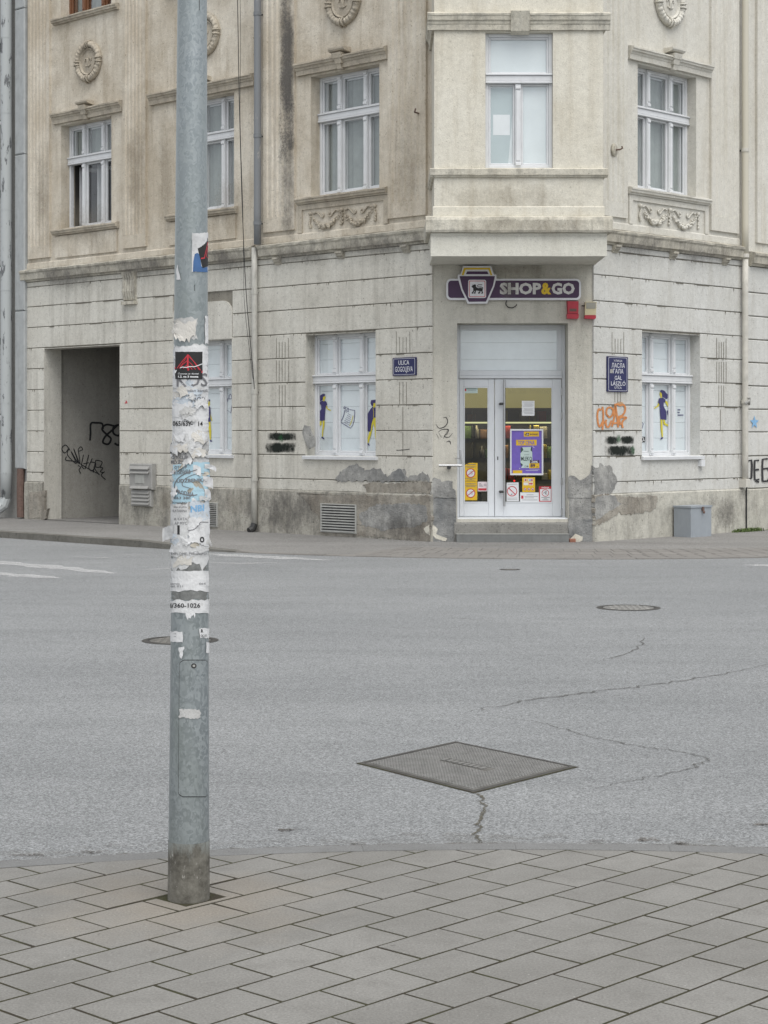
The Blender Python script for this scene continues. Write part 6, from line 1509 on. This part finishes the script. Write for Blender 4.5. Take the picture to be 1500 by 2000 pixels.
obj("red_base", mk([(1320, 496), (1424, 496), (1424, 524), (1410, 532), (1320, 526)], 0.0, 0.10), M['red'], a2); obj("cable_stub", MB().tube([WC.P(*(lambda q: (q[0], 0.01, q[1]))(uz(*cS(1300, 406)))), WC.P(*(lambda q: (q[0], 0.05, q[1]))(uz(*cS(1325, 408))))], 0.008, 6), M['cable'], a2)
# street name plates
def street_sign(fr, x0, y0, x1, y1, label, lines, rad=1.2, two=True):
    uz = rectmap(fr, 0.045, x0, y0, x1, y1); c = uz((x0 + x1) / 2, y1)
    t = thing("street_sign", fr.P(c[0], 0.045, c[1]), label, "sign")
    p = obj("plate", MB().prism(fr, [uz(*q) for q in rrect(x0, y0, x1, y1, rad)], 0.026, 0.046), M['navy'], t)
    mb = MB(); i = 2.0; a = rrect(x0 + i, y0 + i, x1 - i, y1 - i, rad + 0.8); b = rrect(x0 + i + .55, y0 + i + .55, x1 - i - .55, y1 - i - .55, rad + 0.5); n = len(a); mp = on(fr, 0.0475, uz)
    mb.add([mp(*q) for q in a + b], [(k, (k + 1) % n, n + (k + 1) % n, n + k) for k in range(n)]); obj("white_border", mb, M['enamel_white'], t)
    for s, a0, a1, ya, yb, bo_ in lines:
        mb = MB(); text(mb, on(fr, 0.048, uz), s, a0, a1, ya, yb, bo_); obj("lettering", mb, M['enamel_white'], t)
    for q in ((x0 + 3, y0 + 1), (x1 - 3, y0 + 1), (x0 + 3, y1 - 1), (x1 - 3, y1 - 1)): obj("screw", MB().blob(fr.P(uz(*q)[0], 0.047, uz(*q)[1]), 0.007, 0.004, 0.007, (Vector((*fr.d, 0)), Vector((*fr.n, 0)), Vector((0, 0, 1))), 6, 4), M['rust'], t)
    return t, uz
P5 = lambda x, y: c5(x, y)
street_sign(WL, *c5(896, 744), *c5(1039, 855), "navy street name plate reading ULICA GOGOLJEVA", [("ULICA", c5(933, 0)[0], c5(998, 0)[0], c5(0, 789)[1], c5(0, 761)[1], 0.004), ("GOGOLJEVA", c5(912, 0)[0], c5(1020, 0)[0], c5(0, 841)[1], c5(0, 799)[1], 0.0)])
G = lambda s, x0, x1, y0, y1, b: (s, cg(x0, 0)[0], cg(x1, 0)[0], cg(0, y1)[1], cg(0, y0)[1], b)
ts, uzr = street_sign(WR, *cg(236, 107), *cg(499, 556), "tall navy street name plate in Serbian and Hungarian", [G("УЛИЦА", 315, 425, 148, 178, 0.0), G("ЛАСЛА", 289, 456, 190, 250, 0.004), G("ГАЛА", 308, 438, 264, 322, 0.004), G("GÁL", 327, 418, 340, 404, 0.004), G("LÁSZLÓ", 281, 465, 411, 477, 0.004), G("UTCA", 326, 416, 488, 519, 0.0)])
obj("torn_sticker", MB().poly(on(WR, 0.0485, uzr), [cg(*q) for q in [(270, 272), (300, 264), (306, 300), (298, 322), (266, 320)]]), M['meter'], ts)

# ------------------------------------------------------------------ stickers on the ground floor windows
cw = crop(605, 740, 10.345)
def sticker(name, label, fr, d, parts):
    t = None
    q0 = parts[0][1][0]; u, z = fr.px(*q0, d); t = thing(name, fr.P(u, d, z), label, "sticker")
    for k, (nm, pts, mt) in enumerate(parts): obj(nm, MB().poly(fr.X(d + 0.0006 * k), pts), M[mt], t)
    return t
W_ = lambda *p: [cw(*q) for q in p]
dL = -0.17 - 0.046
sticker("window_sticker", "running woman in a navy dress, left pane of the left window", WL, dL, [
    ("hair", W_((155, 370), (190, 360), (215, 330), (260, 302), (295, 300), (312, 320), (305, 345), (275, 370), (262, 420), (225, 450), (185, 465), (158, 455)), 'fig_navy'),
    ("face", W_((270, 365), (305, 345), (320, 370), (315, 395), (300, 405), (300, 440), (282, 455), (268, 440), (265, 400)), 'fig_yellow'),
    ("arm", W_((325, 550), (345, 545), (360, 595), (425, 630), (425, 648), (380, 632), (340, 605)), 'fig_yellow'),
    ("back_arm", W_((155, 515), (195, 490), (215, 520), (160, 540)), 'fig_yellow'),
    ("dress", W_((195, 470), (245, 445), (262, 442), (285, 458), (310, 440), (335, 470), (352, 520), (330, 545), (312, 620), (300, 840), (250, 850), (165, 840), (175, 760), (200, 660), (232, 610), (228, 520), (205, 515)), 'fig_navy'),
    ("leg", W_((260, 850), (298, 838), (298, 940), (270, 1080), (262, 1170), (245, 1165), (250, 1050), (262, 940)), 'fig_yellow'),
    ("back_leg", W_((200, 855), (238, 852), (238, 935), (160, 965), (158, 910), (205, 900)), 'fig_yellow'),
    ("shoe", W_((240, 1165), (265, 1172), (298, 1215), (285, 1220), (258, 1205), (238, 1190)), 'fig_navy')])
sticker("window_sticker", "walking figure in a long navy coat, right pane of the left window", WL, dL, [
    ("hair", W_((1225, 490), (1240, 430), (1280, 425), (1335, 418), (1335, 480), (1285, 495), (1280, 540), (1262, 552), (1240, 530)), 'fig_navy'),
    ("face", W_((1285, 492), (1318, 485), (1332, 520), (1322, 560), (1300, 585), (1278, 580), (1282, 540)), 'fig_yellow'),
    ("trousers", W_((1280, 780), (1340, 775), (1348, 1000), (1352, 1280), (1338, 1275), (1315, 1150), (1312, 1000), (1280, 900), (1262, 1000), (1240, 1120), (1190, 1290), (1160, 1300), (1165, 1220), (1200, 1080), (1250, 900)), 'fig_yellow'),
    ("coat", W_((1265, 565), (1300, 590), (1325, 570), (1342, 610), (1340, 778), (1298, 785), (1282, 800), (1250, 900), (1230, 1060), (1195, 1070), (1160, 1040), (1158, 730), (1200, 650), (1240, 590)), 'fig_navy'),
    ("coat_seam", W_((1275, 590), (1283, 590), (1296, 690), (1290, 790), (1282, 790), (1287, 690)), 'fig_yellow'),
    ("shoe", W_((1160, 1290), (1180, 1298), (1212, 1345), (1200, 1352), (1160, 1325)), 'fig_navy')])
nt_ = thing("window_sticker", WL.P(*(lambda q: (q[0], dL, q[1]))(WL.px(*cw(760, 990), dL))), "pinned shopping list drawing on the middle pane of the left window", "sticker")
mb = MB()
for s, wd in (([(700, 635), (690, 720), (660, 800), (625, 875), (720, 935), (820, 998), (865, 940), (890, 860), (905, 740), (908, 638), (800, 620)], 1.1), ([(680, 590), (712, 548), (720, 580), (695, 605), (680, 590)], 0.9), ([(705, 600), (735, 640), (770, 600), (750, 580), (720, 585)], 0.9), ([(720, 640), (735, 675), (770, 650), (785, 605), (770, 585)], 0.9), ([(770, 645), (785, 668)], 0.9)): mb.stroke(WL.X(dL), W_(*s), wd, False)
obj("outline", mb, M['fig_navy'], nt_)
mb = MB(); my = MB(); rz = random.Random(3)
for k in range(6):
    a = (775 - 18 * k, 705 + 33 * k); L_ = 60 + 14 * k
    x = 0
    while x < L_:
        l = rz.uniform(12, 26); p, q = (a[0] + x, a[1] + x * 0.55), (a[0] + min(x + l, L_), a[1] + min(x + l, L_) * 0.55); mb.stroke(WL.X(dL), W_(p, q), 0.9, False); x += l + 9
obj("list_lines", mb, M['fig_navy'], nt_, kind="stuff"); my.stroke(WL.X(dL), W_((875, 740), (850, 840), (805, 950)), 1.1, False); obj("yellow_line", my, M['fig_yellow'], nt_)
dR = -0.16 - 0.046; V_ = lambda *p: [cg(*q) for q in p]
sticker("window_sticker", "running woman with a handbag, middle pane of the right window", WR, dR, [
    ("hair", V_((908, 545), (925, 530), (960, 540), (985, 570), (1008, 590), (1008, 630), (990, 648), (960, 630), (938, 620), (930, 580), (912, 565)), 'fig_navy'),
    ("face", V_((905, 560), (920, 565), (932, 585), (930, 640), (915, 640), (912, 605), (902, 600)), 'fig_yellow'),
    ("arm", V_((885, 700), (905, 710), (890, 740), (835, 775), (832, 762), (870, 735)), 'fig_yellow'),
    ("back_arm", V_((975, 665), (1000, 680), (1015, 730), (1028, 770), (1018, 780), (998, 730), (975, 690)), 'fig_yellow'),
    ("dress", V_((895, 640), (915, 635), (940, 628), (978, 655), (975, 690), (955, 690), (955, 740), (985, 800), (992, 860), (990, 912), (915, 908), (908, 820), (905, 730), (885, 690)), 'fig_navy'),
    ("handbag", V_((995, 800), (1030, 768), (1032, 880), (1005, 855)), 'fig_navy'),
    ("leg", V_((915, 908), (938, 910), (942, 1020), (945, 1135), (932, 1138), (918, 1030)), 'fig_yellow'),
    ("back_leg", V_((948, 912), (968, 912), (972, 950), (1030, 988), (1030, 1008), (955, 970)), 'fig_yellow'),
    ("shoe", V_((930, 1135), (946, 1132), (945, 1150), (918, 1168), (913, 1162)), 'fig_navy')])
ms = thing("window_sticker", WR.P(*(lambda q: (q[0], dR, q[1]))(WR.px(*cg(1165, 850), dR))), "three navy motion lines on the right pane of the right window", "sticker")
for y, x1 in ((785, 1168), (818, 1158), (852, 1206)): obj("motion_line", MB().poly(WR.X(dR), V_((1131, y - 6), (x1, y - 6), (x1, y + 6), (1131, y + 6))), M['fig_navy'], ms)
ls = thing("window_sticker", WR.P(*(lambda q: (q[0], dR, q[1]))(WR.px(*cg(690, 1190), dR))), "small black square sticker, left pane of the right window", "sticker")
obj("square", MB().poly(WR.X(dR), V_((662, 1126), (716, 1128), (714, 1200), (662, 1198))), M['black'], ls); obj("white_mark", MB().stroke(WR.X(dR + .001), V_((668, 1150), (690, 1140), (700, 1165), (680, 1190)), 1.2).stroke(WR.X(dR + .001), V_((690, 1170), (712, 1180)), 1.0), M['paper'], ls); obj("drawn_corner", MB().stroke(WR.X(dR), V_((664, 935), (697, 962), (662, 1075)), 1.0, False), M['fig_navy'], ls)
c8 = crop(320, 670, 8.7); E_ = lambda *p: [c8(*q) for q in p]
sticker("window_sticker", "standing figure in navy top beside the lamp post", WL, dL, [
    ("hair", E_((742, 965), (760, 955), (782, 960), (782, 992), (742, 1000)), 'fig_navy'), ("face", E_((748, 995), (780, 990), (780, 1040), (760, 1090), (745, 1080)), 'fig_yellow'),
    ("trousers", E_((745, 1340), (790, 1330), (805, 1500), (800, 1640), (780, 1640), (765, 1480)), 'fig_yellow'), ("arm", E_((795, 1200), (808, 1270), (822, 1320), (812, 1328), (795, 1280)), 'fig_yellow'),
    ("top", E_((742, 1090), (770, 1075), (790, 1100), (795, 1330), (745, 1350)), 'fig_navy'), ("shoe", E_((780, 1640), (800, 1645), (825, 1675), (790, 1678)), 'fig_navy')])
hl = thing("window_sticker", WL.P(*(lambda q: (q[0], dL, q[1]))(WL.px(*c4(1290, 880), dL))), "small hand drawn note on the window behind the lamp post", "sticker")
obj("outline", MB().stroke(WL.X(dL), [c4(*p) for p in [(1285, 800), (1272, 860), (1300, 885), (1308, 830)]], 1.1, False).stroke(WL.X(dL), [c4(*p) for p in [(1290, 785), (1300, 780), (1305, 800), (1292, 805), (1290, 785)]], 1.0), M['fig_navy'], hl)

# ------------------------------------------------------------------ door notices
dG = ZD - 0.031
cp = crop(985, 820, 11.76); cl2 = crop(895, 890, 20.0)
D_ = lambda *p: [cp(*q) for q in p]; L2_ = lambda *p: [cl2(*q) for q in p]
XG = lambda k: WC.X(dG + 0.0007 * k)
def tq(mb, k, s, cr, x0, x1, y0, y1, b=0.0): return text(mb, XG(k), s, cr(x0, 0)[0], cr(x1, 0)[0], cr(0, y1)[1], cr(0, y0)[1], b)
def circle(cr, x, y, r, n=24): return [cr(x + r * math.cos(2 * math.pi * k / n), y + r * math.sin(2 * math.pi * k / n)) for k in range(n)]
def ring2(mb, mp, cr, x, y, r0, r1, n=24):
    a, b = circle(cr, x, y, r0, n), circle(cr, x, y, r1, n); return mb.add([mp(*p) for p in a + b], [(i, (i + 1) % n, n + (i + 1) % n, n + i) for i in range(n)])
def notice(name, label, cr, pts, mat, cat="sticker"):
    q = [cr(*p) for p in pts]; u, z = WC.px(*q[-1], dG); t = thing(name, WC.P(u, dG, z), label, cat); obj("sheet", MB().poly(XG(0), q), M[mat], t); return t
po = thing("poster", WC.P(1.4, dG, 1.1), "violet milk offer poster in a white frame on the shop door", "poster")
fr_o, fr_i = D_((132, 212), (893, 212), (893, 1270), (132, 1270)), D_((165, 248), (858, 248), (858, 1230), (165, 1230))
mb = MB(); A = [WC.px(*p, dG) for p in fr_o]; B = [WC.px(*p, dG) for p in fr_i]
for i in range(4):
    j = (i + 1) % 4; q = [A[i], A[j], B[j], B[i]]; mb.hexa([WC.P(q[k][0], dG + 0.001, q[k][1]) for k in range(4)] + [WC.P(q[k][0], dG + 0.016, q[k][1]) for k in range(4)])
obj("frame", mb, M['enamel_white'], po); obj("sheet", MB().poly(XG(3), D_((150, 232), (876, 232), (876, 1250), (150, 1250))), M['violet'], po)
def pp(nm, pts, mt, k): obj(nm, MB().poly(XG(k), D_(*pts)), M[mt], po)
pp("top_band", [(447, 268), (795, 265), (795, 382), (447, 386)], 'label_yellow', 5); pp("headline_band", [(270, 460), (745, 455), (742, 588), (270, 588)], 'label_yellow', 5)
mb = MB(); tq(mb, 7, "TOP CENA", cp, 312, 698, 478, 570, 0.02); obj("headline", mb, M['violet'], po)
mb = MB(); tq(mb, 7, "SHOP&GO", cp, 585, 775, 315, 352, 0.03); mb.poly(XG(7), D_((500, 300), (570, 300), (560, 365), (512, 365))); mb.stroke(XG(7), D_((470, 320), (485, 362), (495, 320)), 1.2, False); obj("shop_mark", mb, M['purple'], po)
mb = MB(); ring2(mb, XG(8), cp, 535, 335, 22, 12, 4); obj("shop_mark_square", mb, M['paper'], po)
pp("milk_carton", [(412, 630), (612, 622), (600, 700), (640, 738), (648, 1000), (590, 1020), (570, 1105), (380, 1105), (432, 1035), (372, 985), (370, 770), (440, 690)], 'milk', 6)
pp("carton_shade", [(375, 640), (412, 635), (440, 690), (400, 750), (375, 740)], 'carton_dark', 5); pp("carton_shade", [(612, 625), (640, 630), (640, 735), (600, 700)], 'carton_dark', 5); pp("carton_shade", [(375, 985), (432, 1035), (380, 1060)], 'carton_dark', 7)
mb = MB(); tq(mb, 8, "MLEKO", cp, 385, 635, 845, 940, 0.02); obj("carton_lettering", mb, M['carton_dark'], po); mb = MB(); mb.stroke(XG(8), D_((440, 720), (560, 725)), 0.9, False); mb.stroke(XG(8), D_((450, 805), (565, 800)), 0.6, False); obj("carton_print", mb, M['carton_dark'], po)
mb = MB(); mb.poly(XG(8), circle(cp, 532, 1068, 20)); ring2(mb, XG(8), cp, 485, 1068, 22, 16); obj("carton_seals", mb, M['print_grey'], po)
pp("discount_band", [(590, 935), (800, 925), (800, 1000), (590, 1000)], 'purple', 8); mb = MB(); tq(mb, 9, "-30%", cp, 612, 768, 940, 990, 0.03); obj("discount", mb, M['paper'], po)
pp("price_band", [(570, 1002), (805, 995), (805, 1108), (570, 1112)], 'label_yellow', 9); mb = MB(); tq(mb, 10, "89", cp, 598, 710, 1015, 1095, 0.04); mb.stroke(XG(10), D_((725, 1085), (780, 1075)), 0.7, False); obj("price", mb, M['purple'], po)
mb = MB(); mb.stroke(XG(8), D_((575, 1128), (800, 1135), (800, 1165)), 0.5, False); mb.stroke(XG(8), D_((490, 1165), (775, 1162)), 0.7, False); mb.stroke(XG(8), D_((650, 605), (685, 640)), 0.8, False); mb.stroke(XG(8), D_((345, 1105), (365, 1130)), 0.8, False); obj("fine_print", mb, M['paper'], po)
pp("bottom_band", [(195, 1160), (412, 1158), (412, 1228), (195, 1230)], 'label_yellow', 5)
t = notice("sticker", "white no smoking notice at the lower left of the door glass", cp, [(52, 1442), (328, 1436), (335, 1868), (52, 1870)], 'paper'); mb = MB(); ring2(mb, XG(2), cp, 178, 1640, 118, 100); mb.stroke(XG(3), D_((95, 1560), (262, 1722)), 1.7, False); obj("ban_ring", mb, M['red_print'], t)
mb = MB(); mb.stroke(XG(2), D_((80, 1488), (300, 1475)), 0.5, False); mb.stroke(XG(2), D_((75, 1800), (300, 1795)), 0.5, False); mb.stroke(XG(2), D_((75, 1830), (300, 1825)), 0.5, False); mb.stroke(XG(2), D_((150, 1720), (185, 1700)), 1.6, False); obj("print", mb, M['print_grey'], t)
t = notice("sticker", "yellow card payment label below the poster", cp, [(412, 1325), (705, 1320), (708, 1655), (415, 1658)], 'label_yellow')
for x, y, a, b in ((505, 1383, 'red_print', 'yellow'), (610, 1383, 'star', 'red_print'), (492, 1470, 'paper', 'paper'), (608, 1468, 'red_print', 'red_print')):
    obj("card_mark", MB().poly(XG(2), D_((x - 50, y - 32), (x + 50, y - 32), (x + 50, y + 32), (x - 50, y + 32))), M['paper'], t); obj("card_mark_spot", MB().poly(XG(3), circle(cp, x - 20, y, 22, 14)), M[a], t); obj("card_mark_spot", MB().poly(XG(3), circle(cp, x + 22, y, 22, 14)), M[b], t)
for x in (475, 562, 650):
    obj("pictogram", MB().poly(XG(2), circle(cp, x, 1592, 32, 16)), M['paper'], t); mb = MB(); ring2(mb, XG(3), cp, x, 1592, 32, 25, 16); mb.stroke(XG(4), D_((x - 22, 1574), (x + 22, 1612)), 0.6, False); obj("pictogram_ring", mb, M['red_print'], t); obj("pictogram_figure", MB().poly(XG(3), D_((x - 14, 1588), (x + 14, 1584), (x + 12, 1604), (x - 10, 1604))), M['black'], t)
t = notice("sticker", "wide white notice with a red corner mark low on the door", cp, [(362, 1665), (792, 1668), (795, 1885), (362, 1882)], 'paper'); obj("red_mark", MB().poly(XG(2), D_((388, 1740), (438, 1740), (438, 1810), (388, 1810))), M['red_print'], t); mb = MB()
for y, a, b in ((1722, 510, 670), (1760, 465, 765), (1792, 475, 680), (1840, 410, 760)): mb.stroke(XG(2), D_((a, y), (b, y)), 0.7, False)
obj("print", mb, M['print_grey'], t)
t = notice("sticker", "red framed warning notice reading PAŽNJA", cp, [(795, 1528), (1100, 1525), (1095, 1885), (798, 1885)], 'red_print'); obj("white_field", MB().poly(XG(2), D_((820, 1592), (1070, 1585), (1068, 1860), (820, 1860))), M['paper'], t)
mb = MB(); tq(mb, 3, "PAŽNJA", cp, 858, 1030, 1536, 1582, 0.04); obj("lettering", mb, M['paper'], t); mb = MB(); ring2(mb, XG(3), cp, 943, 1680, 84, 70); obj("ring", mb, M['red_print'], t)
mb = MB(); mb.stroke(XG(3), D_((900, 1690), (930, 1660), (965, 1660), (940, 1700), (985, 1705)), 1.2); mb.poly(XG(3), circle(cp, 960, 1640, 12, 10)); 
for y, a, b in ((1782, 850, 1040), (1812, 905, 985), (1838, 870, 1015)): mb.stroke(XG(3), D_((a, y), (b, y)), 1.0, False)
obj("print", mb, M['print_grey'], t)
t = notice("notice", "white typed sheet at eye level on the right door leaf", crop(880, 630, 4.545), [(633, 695), (745, 695), (745, 827), (633, 827)], 'paper', "notice"); mb = MB(); cd2 = crop(880, 630, 4.545)
for k, y in enumerate((706, 722, 732, 742, 766, 775, 784, 796, 806)): mb.stroke(XG(2), [cd2(645 + 6 * (k % 3), y), cd2(735 - 7 * (k % 2), y)], 0.5, False)
obj("print", mb, M['print_grey'], t)
t = notice("sticker", "small pale label in the top corner of the narrow door leaf", crop(880, 630, 4.545), [(121, 574), (242, 574), (240, 627), (121, 627)], 'milk'); obj("red_mark", MB().poly(XG(2), [cd2(126, 588), cd2(140, 588), cd2(140, 608), cd2(126, 608)]), M['red_print'], t); mb = MB()
for y in (590, 604): mb.stroke(XG(2), [cd2(150, y), cd2(225, y)], 0.5, False)
obj("print", mb, M['print_grey'], t)
for nm, y0, lb, tw in (("up", 0, "upper yellow prohibition label on the narrow door leaf", [(250, 345, 680), (430, 260, 710), (470, 340, 620), (885, 265, 705), (925, 440, 540), (955, 320, 650)]), ("low", 1, "lower yellow prohibition label on the narrow door leaf", [(1100, 290, 680), (1165, 265, 720), (1208, 310, 675)])):
    y = (300, 1012)[y0]; y2 = (1000, 1742)[y0]
    t = notice("sticker", lb, cl2, ([(235, 375), (440, 280), (755, 285), (748, 1000), (230, 1002)], [(230, 1012), (745, 1012), (738, 1742), (228, 1742)])[y0], 'label_yellow')
    cy = (680, 1465)[y0]; obj("white_disc", MB().poly(XG(2), circle(cl2, 485, cy, 165)), M['paper'], t); mb = MB(); ring2(mb, XG(3), cl2, 485, cy, 180, 148); mb.stroke(XG(4), L2_((360, cy + 95), (615, cy - 95)), 1.5, False); obj("ban_ring", mb, M['red_print'], t)
    mb = MB()
    for yy, a, b in tw:
        if yy == 250: yy = 350
        mb.stroke(XG(2), L2_((a, yy), (b, yy)), 1.2 if yy in (350, 1100) else 0.8, False)
    mb.stroke(XG(2), L2_((440, cy - 40), (540, cy - 70)), 0.8, False); mb.stroke(XG(2), L2_((500, cy + 40), (580, cy + 20)), 0.8, False); obj("print", mb, M['print_grey'], t)
t = notice("sticker", "small pink and white label beside the yellow ones", cl2, [(762, 1018), (1135, 1018), (1132, 1390), (762, 1390)], 'pink_paper'); obj("red_bar", MB().poly(XG(2), L2_((785, 1275), (1105, 1275), (1100, 1358), (785, 1358))), M['red_print'], t); mb = MB(); ring2(mb, XG(2), cl2, 1045, 1145, 45, 30, 14)
for yy, a, b in ((1095, 815, 890), (1145, 815, 940), (1190, 815, 980)): mb.stroke(XG(2), L2_((a, yy), (b, yy)), 1.0, False)
obj("print", mb, M['print_grey'], t)

# ------------------------------------------------------------------ inside the shop
Yb = 30.6
mb = MB(); X0, X1, Z0, Z1 = 0.35, 3.55, 0.385, 3.0
mb.quad((X0, 27.52, Z0), (X1, 27.52, Z0), (X1, Yb, Z0), (X0, Yb, Z0)); mb.quad((X0, 27.52, Z1), (X0, Yb, Z1), (X1, Yb, Z1), (X1, 27.52, Z1)); mb.quad((X0, Yb, Z0), (X1, Yb, Z0), (X1, Yb, Z1), (X0, Yb, Z1))
mb.quad((X0, 27.52, Z0), (X0, Yb, Z0), (X0, Yb, Z1), (X0, 27.52, Z1)); mb.quad((X1, Yb, Z0), (X1, 27.52, Z0), (X1, 27.52, Z1), (X1, Yb, Z1))
for a, b, c_, d_ in ((X0, 1.0725, Z0, Z1), (2.6965, X1, Z0, Z1)): mb.quad((a, 27.52, c_), (b, 27.52, c_), (b, 27.52, d_), (a, 27.52, d_))
mb.quad((1.0725, 27.52, 2.52), (2.6965, 27.52, 2.52), (2.6965, 27.52, Z1), (1.0725, 27.52, Z1))
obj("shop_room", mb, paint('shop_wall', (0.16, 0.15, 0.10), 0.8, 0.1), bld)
def lit(name, col, st):
    t = NT(name); return t.done(t.n("Emission", Color=t.mix(t.noise(t.pos(), 3, 3, 0.5, 0.3, 0.7, 0, 0.35), col, tuple(x * 0.7 for x in col)), Strength=st).outputs[0])
WS = Frame((0, Yb - 0.1), (1, 0))
fz = thing("glow_fascia", (1.9, Yb - 0.1, 2.15), "yellow fascia with an added glow above the shelves inside the shop", "fascia")
M['glow_yellow'] = lit('yellow_panel_added_glow', (0.20, 0.175, 0.07), 0.55)  # glow added to a panel that is no lamp, so it shows indoors
obj("panel", MB().box(WS, 0.5, 3.4, -0.05, 0.0, 2.06, 2.5), M['glow_yellow'], fz)
mb = MB(); text(mb, WS.X(0.004), "ak za mene", 992, 1074, 769, 757, 0.0); obj("lettering", mb, lit('olive_letter_glow', (0.165, 0.145, 0.06), 0.55), fz)  # letters given a dimmer added glow of their own
sf = thing("shop_shelf", (1.9, Yb - 0.3, Z0), "dark shelving with goods seen through the shop door", "shelf")
M['shelf'] = paint('shelf_metal', (0.14, 0.13, 0.10), 0.6, 0.1); M['shelf_fill'] = lit('shelf_fill_glow', (1.0, 0.92, 0.62), 3.5); M['lit_cool'] = lit('lit_shelf_edge', (0.30, 0.30, 0.16), 1.2)  # the tube glow is added fill for the goods, no lamp seen
for z in (0.5, 0.85, 1.2, 1.52, 1.80): obj("board", MB().box(WS, 0.5, 3.4, -0.02, 0.419, z, z + 0.03).box(WS, 0.5, 3.4, 0.42, 0.435, z - 0.03, z + 0.035), M['shelf'], sf)
obj("back_panel", MB().box(WS, 0.5, 3.4, -0.03, -0.021, 0.4, 2.05), M['shelf'], sf)
for x in (0.5, 1.45, 2.4, 3.36): obj("upright", MB().box(WS, x, x + 0.04, -0.02, 0.43, 0.4, 2.04), M['shelf'], sf)
for z in (0.85, 1.2, 1.52, 1.80): obj("added_shelf_glow", MB().box(WS, 0.56, 3.34, 0.36, 0.40, z - 0.018, z - 0.002), M['shelf_fill'], sf)  # added glow strips hidden behind the lips to brighten the goods
obj("price_strip", MB().box(WS, 0.55, 3.35, 0.436, 0.44, 1.800, 1.825), M['lit_cool'], sf)
rg = random.Random(12)
cols = [paint(f'pack_{k}', c, 0.5, 0.15, scale=12) for k, c in enumerate([(0.42, 0.05, 0.04), (0.16, 0.24, 0.08), (0.48, 0.37, 0.07), (0.10, 0.09, 0.08), (0.42, 0.37, 0.28), (0.09, 0.14, 0.08), (0.55, 0.52, 0.44), (0.32, 0.17, 0.08)])]
for z in (0.53, 0.88, 1.23, 1.55, 1.83):
    x = 0.56
    while x < 3.25:
        wd = rg.uniform(0.07, 0.16); h = rg.uniform(0.10, 0.24) if z < 1.8 else rg.uniform(0.10, 0.19); dd = rg.uniform(0.25, 0.38)
        if rg.random() < 0.86:
            if rg.random() < 0.35:
                r = min(wd, 0.09) / 2; cx = x + wd / 2
                pth = [(cx, Yb - 0.1 - dd, z + q * h) for q in (0, 0.02, 0.6, 0.75, 0.8, 1.0)]
                obj("bottle", MB().tube(pth, [r * 0.9, r, r, r * 0.5, r * 0.35, r * 0.35], 8), rg.choice(cols), label="bottle among the goods on the shop shelves", cat="bottle", group="bottles on the shop shelves", smooth=True)
            else:
                obj("package", MB().cbox(WS, x, x + wd, 0.05, dd, z, z + h, 0.008), rg.choice(cols), label="packet among the goods on the shop shelves", cat="package", group="packets on the shop shelves")
        x += wd + rg.uniform(0.006, 0.03)
obj("red_lamp", MB().blob((WC.P(*(lambda q: (q[0], -0.8, q[1]))(WC.px(1004.5, 939, -0.8)))), 0.012, 0.012, 0.012), lit('red_indicator', (1.0, 0.02, 0.02), 1.5), label="tiny red indicator light inside the shop door", cat="light")
# counter carrying that light
q = WC.px(1004.5, 939, -0.8)
obj("counter", MB().cbox(WC, 0.75, 1.5, -1.35, -0.78, 0.385, q[1] - 0.012, 0.01), M['shelf'], label="dark counter behind the shop door", cat="counter")
